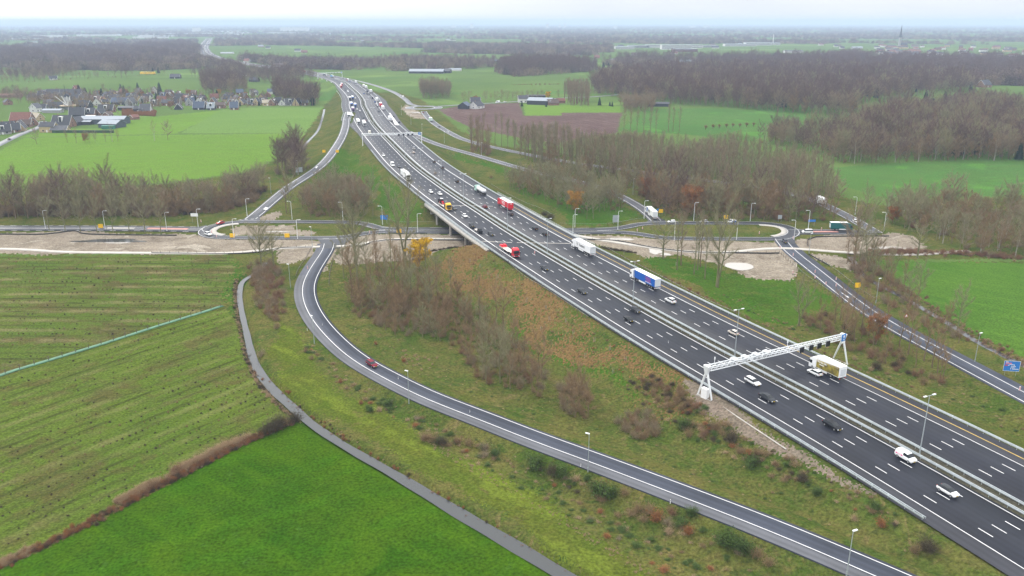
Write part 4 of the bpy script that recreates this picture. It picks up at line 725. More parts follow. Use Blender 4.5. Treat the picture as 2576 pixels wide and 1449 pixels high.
def gantry(L, R, H, label, dark, pale, blue, single=False, boxes=True, word='9'):
    L = np.array(L); R = np.array(R); d = R-L; Ln = float(np.linalg.norm(d[:2])); rz = math.atan2(d[1], d[0]); root = empty('gantry', tuple(L), rz, label, 'gantry', 'gantries over the motorway'); dz = R[2]-L[2]
    b = MB(); z1 = H; z0 = H-1.15; r = .11; y = .62
    for yy in (-y, y):
        for zz in (z0, z1): b.tube((.6, yy, zz), (Ln-.6, yy, zz+dz), r, n=5)
    n = int(Ln/1.9); xs = np.linspace(.6, Ln-.6, n+1)
    for i in range(n):
        a, c = xs[i], xs[i+1]; za = dz*a/Ln; zc = dz*c/Ln; m = (a+c)/2; zm = (za+zc)/2
        for yy in (-y, y): b.tube((a, yy, z0+za), (m, yy, z1+zm), .06, n=4); b.tube((m, yy, z1+zm), (c, yy, z0+zc), .06, n=4)
        for zz in (z0, z1): b.tube((a, -y, zz+za), (m, y, zz+zm), .045, n=4); b.tube((m, y, zz+zm), (c, -y, zz+zc), .045, n=4)
    b.build('truss', M['white_steel'], root)
    for x, zb, dzz in ((0, 0, 0), (Ln, 0, dz)):
        b = MB(); s = -1 if x == 0 else 1
        b.add([(x-.5, -.9, z1+dzz+.2), (x+.5, -.9, z1+dzz+.2), (x+.5, .9, z1+dzz+.2), (x-.5, .9, z1+dzz+.2), (x-.3, -.35, z0-1+dzz), (x+.3, -.35, z0-1+dzz), (x+.3, .35, z0-1+dzz), (x-.3, .35, z0-1+dzz)], [(0, 1, 2, 3), (7, 6, 5, 4), (0, 4, 5, 1), (1, 5, 6, 2), (2, 6, 7, 3), (3, 7, 4, 0)]); b.build('leg_head', M['white_steel'], root)
        for yy in ((-2.4, 2.4) if not single else (-.5, .5)):
            b = MB(); b.tube((x, yy*.12, z0-.8+dzz), (x, yy, -.6+dzz), .30, .22, 8); b.build('leg', M['white_steel'], root)
        b = MB(); b.box(x-.45, x+.45, -2.5, 2.5, -1.2+dzz, -.28+dzz); b.build('footing', M['concrete'], root)
    for t in dark:
        x = t*Ln; z = dz*t; b = MB(); b.box(x-.72, x+.72, -y-.55, -y-.2, z0+z-.75, z0+z+.75); o_ = b.build('matrix_sign', M['matrix'], root); b = MB()
        b.box(x-.78, x+.78, -y-.2, -y-.12, z0+z-.82, z0+z+.82); b.build('frame', M['grey_box'], o_)
    for t in pale: x = t*Ln; z = dz*t; b = MB(); b.box(x-.75, x+.75, y+.05, y+.5, z0+z-.3, z1+z+.35); b.box(x-.75, x+.75, -y, y+.05, z1+z+.18, z1+z+.3); b.build('sign_back', M['grey_box'], root)
    x = blue*Ln; z = dz*blue; b = MB(); b.box(x-.85, x+.85, -y-.5, -y-.35, z0+z-.3, z1+z+.65); s_ = b.build('exit_sign', M['blue_sign'], root); b = MB(); b.box(x-.85, x+.85, -y-.5, -y-.35, z0+z-.95, z0+z-.33); b.build('plate', M['white_sign'], s_)
    b = MB(); b.box(x-.28, x+.28, -y-.54, -y-.5, z0+z+.75, z0+z+1.4); b.build('symbol', M['white_sign'], s_); b = MB(); b.box(x-.35, x+.35, -y-.54, -y-.5, z0+z+.05, z0+z+.2); b.box(x-.25, x+.25, -y-.54, -y-.5, z0+z+.3, z0+z+.4); b.build('lettering', M['white_sign'], s_)
    for t in ((.045, .55) if boxes else ()): x = t*Ln; z = dz*t; b = MB(); b.tube((x, 0, z1+z), (x, 0, z1+z+1.5), .06, n=6); b.tube((x, 0, z1+z+1.5), (x, 0, z1+z+2.1), .2, .14, 8); b.build('camera_post', M['white_steel'], root)
    return root
gl_, gr_ = ground(1773, 999), ground(2113, 911); gl_[2] += .3; gr_[2] += .3
gantry(gl_, gr_, 8.1, 'near white lattice gantry with four dark matrix signs above the wet motorway', (.643, .716, .78, .849), (.18, .255, .33, .405), .975)
b = MB(); b.box(-.5, .5, -.95, .95, -.7, 2.1); d_ = gr_-gl_
cb = b.build('control_cabinet', M['white_sign']); cb.location = gl_+np.array([0, 0, .1]); cb.rotation_euler = (0, 0, math.atan2(d_[1], d_[0])); tag(cb, 'white control cabinet between the left legs of the near gantry', 'cabinet'); tagm = MB(); tagm.box(-.53, -.5, -.9, -.05, .1, 1.9); tagm.box(-.53, -.5, .05, .9, .1, 1.9); tagm.build('door', M['white_sign'], cb)
p_, q_ = gl_+np.array([2.5, -4, -.3]), G(1978, 1130, 6.1); b = MB(); b.tube(tuple(p_), tuple(q_), .18, n=4); o = b.build('cable_duct', M['concrete']); tag(o, 'straight pale concrete cable duct running from the near gantry footing', 'cable duct')
gantry(G(912.7, 364.5, 6.6), G(1061, 361.5, 6.6), 8.4, 'second white gantry further along the motorway beside the exit merge', (.615, .695, .775, .844), (.11, .2, .28, .33), .965, True, False)
gantry(G(800, 198, 2.2), G(861, 195, 2.2), 9.5, 'farthest small gantry where the motorway bends left', (.45, .56, .68, .8), (.1,), .96, True, False)
def ptube(b, pts, r0, r1, n=7):
    for i in range(len(pts)-1): b.tube(pts[i], pts[i+1], r0+(r1-r0)*i/len(pts), r0+(r1-r0)*(i+1)/len(pts), n)
def lamp(kind, H):
    root = empty('street_lamp', (0, 0, 0)); b = MB()
    if kind == 'double':
        b.tube((0, 0, 0), (0, 0, 1.2), .16, .16, 8); b.tube((0, 0, 1.2), (0, 0, H-.15), .13, .07, 8); b.build('pole', M['galv'], root)
        b = MB(); b.tube((-1.1, 0, H-.1), (1.1, 0, H-.1), .05, n=6); b.build('arm', M['galv'], root)
        for s in (-1, 1): b = MB(); b.box(min(s*.9, s*1.75), max(s*.9, s*1.75), -.17, .17, H-.16, H+.02); b.build('lamp_head', M['white_steel'], root)
    elif kind == 'single':
        b.tube((0, 0, 0), (0, 0, 1.2), .13, .13, 8); b.tube((0, 0, 1.2), (0, 0, H), .10, .055, 8); b.build('pole', M['galv'], root); b = MB(); b.box(-.1, .9, -.17, .17, H, H+.17, .03); b.build('lamp_head', M['white_steel'], root)
    else:
        b.tube((0, 0, 0), (0, 0, 1.), .15, .15, 8); b.tube((0, 0, 1), (0, 0, H-.5), .12, .085, 8); b.build('pole', M['white_steel'], root)
        b = MB(); ptube(b, [(0, 0, H-.5), (.15, 0, H-.15), (.5, 0, H), (1.3, 0, H+.03)], .085, .06); b.build('arm', M['white_steel'], root); b = MB(); b.box(1.2, 2.0, -.16, .16, H-.07, H+.08, .02); b.build('lamp_head', M['white_steel'], root)
    return root
ORD = ['first', 'second', 'third', 'fourth', 'fifth', 'sixth', 'seventh', 'eighth', 'ninth', 'tenth', 'eleventh', 'twelfth', 'thirteenth', 'fourteenth', 'fifteenth', 'sixteenth', 'seventeenth', 'eighteenth', 'nineteenth', 'twentieth', 'twenty-first', 'twenty-second', 'twenty-third', 'twenty-fourth', 'twenty-fifth', 'twenty-sixth', 'twenty-seventh', 'twenty-eighth', 'twenty-ninth', 'thirtieth']
proto_used = {}
def place(proto, loc, rz, label, cat_=None, group=None, sc=None):
    """first call moves the prototype itself, later calls copy it"""
    if proto.name not in proto_used: proto_used[proto.name] = 1; o = proto; o.location = loc; o.rotation_euler = (0, 0, rz); o.scale = (sc or 1,)*3 if not isinstance(sc, tuple) else sc
    else: o = copy_tree(proto, loc, rz, sc or 1.)
    tag(o, label, cat_, group); return o
dbl = lamp('double', 14.1)
for i, (x, y) in enumerate([(2318,1142), (1877,891), (1597,758), (1379,635), (1276.5,575), (1168,503.5), (1114.75,466), (1063,428.5), (1024,393), (994,365), (971.5,332), (955,308), (942,284), (929,262)]):
    Y, _ = snap(x, y, 0); p = mpt(Y, -.55); d = mdir(Y); place(dbl, tuple(p), math.atan2(-d[0], d[1]), 'tall double headed lamp in the motorway median, %s along from the near end' % ORD[i], 'street lamp', 'double lamps in the motorway median')
sgl = lamp('single', 9.3)
for x, y, lab in ((791,865,'slim lamp post outside the sharpest bend of the loop ramp'), (1029,1016,'slim lamp post beside the loop ramp below the red car'), (1479,1188,'slim lamp post beside the loop ramp above the green bushes'), (2129,1452,'slim lamp post at the bottom edge beside the loop ramp'), (731,724,'slim lamp post between the creek bushes and the ramp'), (2203,763,'slim lamp post beside the right ramp near the orange sign'), (2451.5,913,'slim lamp post between the right ramp and the green field'), (2034.5,640,'short lamp beside the path south of the right roundabout'), (786,622,'lamp at the junction of loop ramp and footpath'), (1592,490,'lamp above the right exit road near the trees'), (750,440,'lamp beside the grey sign at the left exit road'), (682,488,'lamp on the grass left of the left exit road')):
    p = ground(x, y); place(sgl, tuple(p), .4 if x > 1500 else 2.6, lab, 'street lamp', 'slim single lamps by the ramps')
for i, (x, y) in enumerate(((1062,342.6), (1034,314), (1118,360), (1211.5,391.4), (1010,290))):
    p = ground(x, y); place(sgl, tuple(p), 1., 'thin lamp beside the upper right exit road, %s from the far end' % ORD[[2, 1, 3, 4, 0][i]], 'street lamp', 'slim single lamps by the ramps')
crv = lamp('curved', 9.4)
for x, y, rz, lab in ((115,577,0,'white curved lamp at the left end of the west road'), (265,578,0,'white curved lamp beside the yellow board on the west road'), (420,582,0,'white curved lamp at the end of the black fence by the west road'), (499,573,0,'white curved lamp with a white board before the left roundabout'), (589,600,0,'white curved lamp at the west tip of the left roundabout'), (622,545,0,'white curved lamp at the foot of the left exit road'), (735,552,3.1,'white curved lamp on the small lawn beyond the left roundabout'), (749,602,0,'white curved lamp on the near side of the left roundabout'), (863,554,3.1,'white curved lamp by the thicket beyond the left roundabout'), (962.7,565,3.1,'white curved lamp with a blue board before the bridge'), (1051,585.6,0,'white curved lamp just left of the motorway bridge'), (1441,588.5,0,'white curved lamp emerging beside the bridge on the right'), (1446,572,0,'white curved lamp standing behind another just right of the bridge'), (1554,578.5,0,'white curved lamp with a dark foot at the right splitter'), (1620,550,0,'white curved lamp in front of the white lorry at the right exit road'), (1745,555,0,'white curved lamp in front of the brown thicket beyond the roundabout'), (1696,605,3.1,'white curved lamp between bare trees on the near roundabout side'), (1852.5,604,3.1,'white curved lamp on the near side of the right roundabout'), (1887,556,0,'white curved lamp at the far side of the right roundabout'), (2033,576,3.1,'white curved lamp by the blue direction board'), (1997,603.5,3.1,'white curved lamp at the east tip of the right roundabout'), (2151,540,3.1,'white curved lamp beside the country road at the green field'), (2223,582,3.1,'white curved lamp at the right end of the road works')):
    place(crv, tuple(ground(x, y)), rz, lab, 'street lamp', 'white curved lamps round the roundabouts')
# ---------------------------------------------------------------- fences
def fence(name, pts, sp, h, label, post='dark_wood', panel=None, ph=.5, cat_='fence', lean=0, width=.05):
    P = catmull([ground(*p) for p in pts], 4); P[:, 2] = height(P[:, 0], P[:, 1]); root = empty(name, tuple(P[0]), 0, label, cat_); Q = P-P[0]; s_ = np.concatenate([[0], np.cumsum(np.linalg.norm(np.diff(Q[:, :2], axis=0), axis=1))]); proto = None; n = 0
    for d in np.arange(0, s_[-1], max(sp, s_[-1]/98)):
        p = [np.interp(d, s_, Q[:, k]) for k in range(3)]
        if proto is None: b = MB(); b.box(-.07, .07, -.07, .07, -.2, h); proto = b.build('post', M[post], root); proto.location = p
        else: o = proto.copy(); link(o, root); o.location = p
    if panel: obj('panel', boxstrip(Q, -width, width, .02, ph), panel, root)
    else: obj('wire', boxstrip(Q, -.012, .012, h*.82, h*.86), 'galv', root)
    return root
M['net'] = pmat('green_net', (.06, .15, .09), .8, var=.25, vs=.6)
fence('silt_fence', [(-300,590),(0,590),(112,590),(188,581.5),(225,590),(445,593)], 5, .7, 'low black silt fence along the sandy verge left of the left roundabout', 'dark_wood', 'silt', .55)
fence('silt_fence', [(382,637.5),(600,639),(671,632),(707,624.5),(785,622.8)], 4, 1.1, 'black fence between the path and the planted field', 'dark_wood', 'silt', .5)
fence('silt_fence', [(903,623),(922,616),(970,604.8),(1167,604.8)], 4, 1.1, 'black fence beside the path left of the bridge', 'dark_wood', 'silt', .5)
fence('silt_fence', [(1468,603.5),(1550,607),(1638,623.5),(1738,635),(1838,637),(1932,638.5),(1960,638)], 4, 1.2, 'long black fence sweeping below the right roundabout', 'dark_wood', 'silt', .6)
fence('silt_fence', [(2032,620),(2032,603.6),(2052,597),(2137,595),(2236,595)], 4, 1.2, 'black fence round the sandy plot at the far right junction', 'dark_wood', 'silt', .55)
fence('silt_fence', [(2034,640),(2060,655),(2085,668)], 3, 1.1, 'short black fence beside the small sand pit', 'dark_wood', 'silt', .5)
fence('wire_fence', [(1960,637.5),(1995,668),(2030,700),(2090,740),(2150,790)], 3, 1.3, 'wooden post fence beside the right ramp and the puddle ground')
fence('wire_fence', [(2060,655),(2110,690),(2160,730),(2200,757)], 3, 1.3, 'wooden post fence on the outer side of the right ramp')
fence('wire_fence', [(1498,622),(1560,652),(1650,700),(1760,757),(1850,800)], 3, 1.6, 'post fence at the foot of the right motorway verge')
fence('wire_fence', [(1235,468),(1290,500),(1350,525),(1395,548)], 3, 1.6, 'post fence on the grass above the bridge parapet')
fence('wire_fence', [(1408,566),(1460,568),(1530,567),(1620,552)], 4, 1.3, 'post fence along the verge before the right roundabout')
fence('wire_fence', [(783,628),(768,655),(752,680),(744,700)], 2, 1.3, 'post fence between the sandy plot and the loop ramp')
fence('wire_fence', [(855,627),(840,652),(830,690),(828,720)], 2.2, 1.2, 'post fence on the inner side of the loop ramp')
fence('wire_fence', [(1215,618),(1290,676),(1380,738),(1480,806)], 3, 1.5, 'post fence below the left guard rail near the bridge')
fence('wire_fence', [(950,548),(1000,562),(1050,563),(1090,563)], 4, 1.3, 'post fence at the foot of the embankment left of the bridge')
fence('net_fence', [(-120,998),(0,945),(130,905),(270,862),(400,820),(520,783),(560,770)], 4, 1.5, 'long green net fence dividing the two planted fields', 'dark_wood', 'net', .2, width=.85)
fence('wire_fence', [(0,388),(130,384),(260,380)], 8, 1.2, 'thin field fence') if False else None
# ---------------------------------------------------------------- signs, beacons
def board(x, y, w_, h_, zb, rz, mat, label, cat_='sign', legs=2, text=None, tm='matrix', name='sign_board', sz=.3, group=None):
    p = ground(x, y); root = empty(name, tuple(p), rz, label, cat_, group); b = MB(); b.box(-w_/2, w_/2, -.05, .05, zb, zb+h_); b.build('panel', M[mat], root)
    for s in ((-.35, .35) if legs == 2 else (0,)): b = MB(); b.tube((s*w_, .08, -.2), (s*w_, .08, zb+h_*.9), .05, n=6); b.build('post', M['galv'], root)
    for t in text or (): textobj(t[0], t[3], (t[1], -.07, zb+t[2]), (math.pi/2, 0, 0), tm, root)
    return root
for x, y, lab in ((254,574,'square yellow diversion board on the west road'), (585,598,'square yellow diversion board at the tip of the left roundabout'), (722.5,598,'square yellow diversion board on the near side of the left roundabout'), (1004,586,'low yellow board on the road left of the bridge')):
    board(x, y+1, 2.3, 1.9, .35 if x < 1000 else .3, 0, 'sign_yellow', lab, text=None, group='yellow diversion boards')
for x, y, zb, lab in ((1662,541,1.2,'yellow board behind the white lorry at the right exit'), (1825,558,1.5,'yellow board above the blue and white van'), (2156,731,1.2,'tilted yellow board on the right ramp verge'), (815,385,.4,'small yellow board on the left slope of the exit road'), (848.5,385,.4,'small yellow board on the right edge of the exit road')):
    board(x, y, 2.2, 1.9, zb, .15 if x > 1500 else .1, 'sign_yellow', lab, group='yellow diversion boards')
board(491, 560, 3.6, 1.6, 3.2, 0, 'white_sign', 'white board beside the curved lamp before the left roundabout')
board(967, 563, 3.6, 2.4, 2.2, 0, 'blue_sign', 'blue direction board left of the bridge', text=[('A1', -.6, 1.5, .7), ('Centrum', .1, .7, .6)], tm='white_sign') if False else board(967, 563, 3.6, 2.2, 2.2, 0, 'blue_sign', 'blue direction board left of the bridge')
board(1549, 563, 3.2, 3.6, .8, 0, 'galv', 'back of a grey direction board before the right splitter'); board(753, 437, 4.6, 3.2, 1, .4, 'galv', 'back of a large grey sign left of the exit road')
board(2041, 570, 3.6, 1.1, 2.4, 0, 'blue_sign', 'narrow blue arrow board at the east junction'); board(1961, 558, 2, 2, 1.5, 0, 'galv', 'small grey panel beyond the east end of the roundabout')
board(1654, 541, 1.2, 1.2, 2.2, 0, 'blue_sign', 'small blue round-about panel behind the white lorry', legs=1)
bs = board(2540, 946, 4.2, 3.0, 1.6, -.15, 'blue_sign', 'large blue direction sign with white writing at the right edge')
M['sign_red'] = pmat('sign_red', (.62, .03, .03), .5); M['sign_pink'] = pmat('sign_pink', (.70, .22, .30), .5)
def bars(name, items, mat, parent, y=-.07, zc=3.1):
    b = MB()
    for x, z, w_, h_ in items: b.box(x-w_/2, x+w_/2, y, y+.015, zc+z-h_/2, zc+z+h_/2)
    return b.build(name, M[mat], parent)
bars('border', [(0, 1.53, 4.28, .07), (0, -1.53, 4.28, .07), (-2.13, 0, .07, 3.1), (2.13, 0, .07, 3.1)], 'white_sign', bs)
bars('lettering', [(-1.4, 1.2, .7, .2), (.6, -.12, .95, .17), (.45, -.5, .7, .17), (1.05, -.88, 1.75, .17)], 'white_sign', bs); bars('route_panel', [(-.95, .82, 1.6, .34)], 'sign_pink', bs); bars('route_panel', [(-1.5, .2, .75, .32)], 'sign_red', bs)
b = MB(); ptube(b, [(-.22, -.08, 2.1), (0, -.08, 3.3), (0, -.08, 3.45)], .06, .06); ptube(b, [(-.85, -.08, 3.35), (-.4, -.08, 3.55), (0, -.08, 3.58), (.55, -.08, 3.45)], .06, .06); b.box(-1.0, -.75, -.09, -.07, 3.22, 3.46); b.box(.45, .7, -.09, -.07, 3.33, 3.57); b.build('arrow', M['white_sign'], bs)
def beacon():
    root = empty('traffic_beacon', (0, 0, 0)); b = MB(); b.box(-.14, .14, -.03, .03, .12, 1.1); b.build('board', M['white_sign'], root); b = MB()
    for z in (.2, .5, .8): b.add([(-.14, -.036, z), (.14, -.036, z+.1), (.14, -.036, z+.25), (-.14, -.036, z+.15)], [(0, 1, 2, 3)])
    b.build('stripe', M['sign_red'], root); b = MB(); b.box(-.25, .25, -.2, .2, 0, .12); b.build('foot', M['black'], root); return root
bk = beacon()
for i, (x, y) in enumerate([(1994,690), (2002,697), (2050,688), (2050,702), (2103,706), (2103,722), (2077,718), (1995,645), (1962,626), (774,678), (1995,602), (1910,590), (1603,583), (2066,580), (1760,590), (533,587), (545,598), (506,560), (2180,575), (2187,573), (2564,985), (1616,578), (930,588), (1345,640)]):
    place(bk, tuple(ground(x, y)+np.array([0, 0, .1])), RNG.uniform(-.4, .4), 'red and white traffic beacon by the road works, %s of those set out' % ORD[i], 'traffic beacon', 'red and white beacons of the road works', 1.3)
mk = MB(); mk.tube((0, 0, 0), (0, 0, .95), .07, .06, 6); mko = mk.build('marker_post', M['white_sign'])
mm = MB(); mm.tube((0, 0, .68), (0, 0, .82), .075, .075, 6); mm.build('reflector', M['black'], mko)
for i, (x, y) in enumerate([(1681,865.5), (1461,1177), (1686,1267), (1002,861+95), (1182,1040), (811,820), (773,832), (1726,1320-55), (1960,1345+60), (1518,1135-15)][:7]):
    place(mko, tuple(ground(x, y)), 0, ['white marker post on the embankment foot', 'white marker post beside the ramp lamp', 'white marker post on the verge above the dark brush', 'white marker post below the red car', 'white marker post beside the long ramp', 'white marker post on the inner bend of the loop', 'white marker post on the outer bend of the loop'][i], 'marker post', 'white marker posts')
b = MB(); b.tube((0, 0, 0), (0, 0, 1.), .05, n=5); b.build
tr_ = empty('warning_sign', tuple(ground(2278, 806)), .2, 'white triangle warning sign with red rim in the right scrub', 'sign'); b = MB(); b.add([(-.8, -.05, 1.2), (.8, -.05, 1.2), (0, -.05, 2.6), (-.8, .05, 1.2), (.8, .05, 1.2), (0, .05, 2.6)], [(0, 1, 2), (5, 4, 3), (0, 3, 4, 1), (1, 4, 5, 2), (2, 5, 3, 0)]); b.build('rim', M['sign_red'], tr_); b = MB(); b.add([(-.5, -.06, 1.35), (.5, -.06, 1.35), (0, -.06, 2.25)], [(0, 1, 2)]); b.build('face', M['white_sign'], tr_); b = MB(); b.tube((0, 0, -.2), (0, 0, 1.3), .05, n=5); b.build('post', M['galv'], tr_)
# ---------------------------------------------------------------- vehicles
M['glass'] = pmat('car_glass', (.012, .016, .02), .15, spec=.35); M['tyre'] = pmat('tyre', (.015, .015, .016), .8); M['rim'] = pmat('wheel_rim', (.45, .46, .48), .35, .7); M['headlight'] = pmat('headlight', (.75, .78, .8), .15); M['taillight'] = pmat('taillight', (.4, .01, .01), .3); M['under'] = pmat('underbody', (.02, .02, .022), .8); M['plate'] = pmat('number_plate', (.75, .50, .03), .5)
PC = dict(white=(.78, .79, .80), black=(.012, .013, .016), grey=(.10, .11, .13), darkgrey=(.035, .038, .045), silver=(.50, .52, .54), red=(.42, .02, .025), darkred=(.16, .012, .025), blue=(.03, .10, .35), teal=(.02, .12, .12), beige=(.62, .56, .50), yellow=(.80, .46, .02), truckred=(.60, .015, .03), cream=(.72, .70, .60), purple=(.12, .05, .16), brightblue=(.008, .10, .42), lightblue=(.06, .33, .62), palegreen=(.45, .66, .58), brown=(.28, .2, .1))
for k, c in PC.items(): M['p_'+k] = pmat('paint_'+k, c, .35, coat=.1 if max(c) > .3 else 0., spec=.3 if max(c) > .3 else .12, var=.03)
# stations: x, belt z, roof z (0 = none), half width, half roof width
CARS = {
 'hatch': dict(L=4.2, S=[(2.08,.58,0,.70,.5),(1.95,.72,0,.84,.6),(1.15,.92,0,.89,.68),(.30,.96,1.40,.90,.60),(-.8,.98,1.46,.90,.62),(-1.55,1.0,1.40,.89,.60),(-1.98,1.0,0,.86,.6),(-2.1,.80,0,.80,.55)], w=(1.30,-1.28,.32)),
 'mini': dict(L=3.6, S=[(1.78,.60,0,.66,.5),(1.66,.74,0,.78,.6),(1.05,.92,0,.82,.64),(.35,.97,1.42,.83,.56),(-.6,.99,1.48,.83,.58),(-1.3,1.0,1.38,.82,.55),(-1.68,.98,0,.80,.55),(-1.8,.78,0,.74,.5)], w=(1.12,-1.12,.30)),
 'estate': dict(L=4.75, S=[(2.35,.56,0,.72,.5),(2.2,.70,0,.86,.6),(1.25,.90,0,.91,.7),(.40,.94,1.38,.91,.62),(-.8,.96,1.45,.91,.64),(-1.9,.99,1.42,.90,.62),(-2.25,1.0,0,.88,.62),(-2.38,.80,0,.82,.55)], w=(1.45,-1.42,.33)),
 'sedan': dict(L=4.75, S=[(2.35,.54,0,.72,.5),(2.2,.68,0,.86,.6),(1.25,.88,0,.91,.7),(.45,.93,1.34,.91,.60),(-.5,.95,1.42,.91,.61),(-1.15,.97,1.32,.90,.58),(-1.8,1.0,0,.89,.64),(-2.3,.96,0,.85,.6),(-2.38,.75,0,.80,.55)], w=(1.42,-1.40,.33)),
 'suv': dict(L=4.5, S=[(2.2,.68,0,.74,.5),(2.08,.85,0,.88,.62),(1.2,1.05,0,.93,.7),(.40,1.10,1.58,.93,.63),(-.8,1.12,1.66,.93,.65),(-1.7,1.14,1.60,.92,.62),(-2.1,1.12,0,.90,.62),(-2.25,.9,0,.84,.58)], w=(1.36,-1.34,.37)),
 'roadster': dict(L=4.1, S=[(2.05,.52,0,.70,.5),(1.9,.66,0,.85,.6),(.95,.84,0,.89,.66),(.25,.88,1.22,.88,.52),(-.35,.9,1.26,.88,.52),(-.9,.92,1.1,.88,.5),(-1.25,.93,0,.87,.6),(-1.95,.88,0,.82,.58),(-2.05,.7,0,.76,.5)], w=(1.25,-1.22,.32)),
 'van': dict(L=4.5, S=[(2.2,.66,0,.74,.5),(2.08,.85,0,.88,.62),(1.45,1.10,0,.92,.7),(.85,1.15,1.72,.93,.72),(-.1,1.16,1.84,.93,.74),(-2.0,1.16,1.82,.93,.74),(-2.15,1.16,0,.92,.74),(-2.24,.9,0,.88,.7)], w=(1.4,-1.36,.33), van=1),
 'bigvan': dict(L=5.9, S=[(2.9,.75,0,.80,.6),(2.75,1.0,0,.96,.7),(2.2,1.3,0,1.0,.8),(1.5,1.35,2.2,1.0,.86),(.6,1.36,2.55,1.0,.88),(-2.7,1.36,2.55,1.0,.88),(-2.86,1.36,0,1.0,.88),(-2.95,.9,0,.96,.8)], w=(1.9,-1.9,.36), van=1),
 'minibus': dict(L=5.0, S=[(2.45,.72,0,.76,.55),(2.32,.92,0,.9,.66),(1.7,1.15,0,.95,.75),(1.0,1.18,1.78,.95,.76),(0,1.2,1.92,.95,.78),(-2.2,1.2,1.9,.95,.78),(-2.42,1.2,0,.94,.78),(-2.5,.9,0,.9,.7)], w=(1.55,-1.5,.34)),
}
MESHC = {}
def carmesh(kind, col, roof=None):
    key = (kind, col, roof)
    if key in MESHC: return MESHC[key]
    c = CARS[kind]; B = MB(); Wn = MB(); Rf = MB(); rings = []
    for x, zb, zr, w, wr in c['S']:
        has = zr > 0; lo = .30 if abs(x) < c['L']*.47 else .42; z4 = zr if has else zb+.03; z5 = z4+.04
        half = [(w*.88, lo), (w, lo+.2), (w, zb-.1), (w*.95, zb), (wr, z4)]; ring = [(x, y, z) for y, z in half]+[(x, 0, z5)]+[(x, -y, z) for y, z in half[::-1]]; rings.append((ring, has))
    for i in range(len(rings)-1):
        (a, ha), (d, hd) = rings[i], rings[i+1]; n = len(a)
        for k in range(n-1):
            j = min(k, n-2-k); T = B
            if j == 3 and (ha or hd) and not (c.get('van') and i > 3): T = Wn
            if j == 4 and ha != hd: T = Wn if not (c.get('van') and i > 3) else B
            if j == 4 and ha and hd and roof: T = Rf
            T.add([a[k], d[k], d[k+1], a[k+1]], [(0, 1, 2, 3)])
        B.add([a[0], a[-1], d[-1], d[0]], [(0, 1, 2, 3)])
    for r, s in ((rings[0][0], 1), (rings[-1][0], -1)): B.add(r, [tuple(range(len(r))) if s < 0 else tuple(range(len(r)-1, -1, -1))])
    out = []
    def mk(n_, mb, m):
        me = bpy.data.meshes.new(n_); me.from_pydata(mb.v, [], mb.f); me.materials.append(M[m]); me.update(); out.append((n_, me, (0, 0, 0))); return me
    mk('body', B, 'p_'+col); mk('windows', Wn, 'glass')
    if roof: mk('roof_panel', Rf, roof)
    fx_, rx_, r = c['w']; Wh = MB(); Wh.tube((0, -.11, 0), (0, .11, 0), r, r, 14)
    wme = bpy.data.meshes.new('wheel'); wme.from_pydata(Wh.v, [], Wh.f); wme.materials.append(M['tyre']); Rm = MB(); Rm.tube((0, -.125, 0), (0, .125, 0), r*.62, r*.62, 10); rme = bpy.data.meshes.new('rim'); rme.from_pydata(Rm.v, [], Rm.f); rme.materials.append(M['rim']); wh = max(s[3] for s in c['S'])-.09
    for x in (fx_, rx_):
        for s in (-1, 1): out.append(('wheel', wme, (x, s*wh, r), rme))
    S0 = c['S'][1]; S1 = c['S'][-2]
    for nme, m, x, z, w in (('headlight', 'headlight', c['S'][0][0]-.05, S0[1]-.13, S0[3]), ('taillight', 'taillight', c['S'][-1][0]+.05, S1[1]-.12, S1[3])):
        for s in (-1, 1): b = MB(); b.box(-.09, .09, -.14, .14, -.07, .07); me = bpy.data.meshes.new(nme); me.from_pydata(b.v, [], b.f); me.materials.append(M[m]); out.append((nme, me, (x, s*(w-.24), z)))
    for x in (c['S'][0][0]+.01, c['S'][-1][0]-.01): b = MB(); b.box(-.012, .012, -.25, .25, -.06, .06); me = bpy.data.meshes.new('number_plate'); me.from_pydata(b.v, [], b.f); me.materials.append(M['plate']); out.append(('number_plate', me, (x, 0, .5)))
    MESHC[key] = out; return out
def car(kind, col, loc, rz, label, cat_='car', roof=None, group=None, detail=True):
    nm = {'van': 'van', 'bigvan': 'van', 'minibus': 'minibus'}.get(kind, 'car'); root = empty(nm, loc, rz, label, cat_, group)
    for it in carmesh(kind, col, roof):
        if not detail and it[0] in ('number_plate', 'headlight', 'taillight'): continue
        o = bpy.data.objects.new(it[0], it[1]); link(o, root); o.location = it[2]
        if len(it) > 3 and detail: r_ = bpy.data.objects.new('rim', it[3]); link(r_, o)
    return root
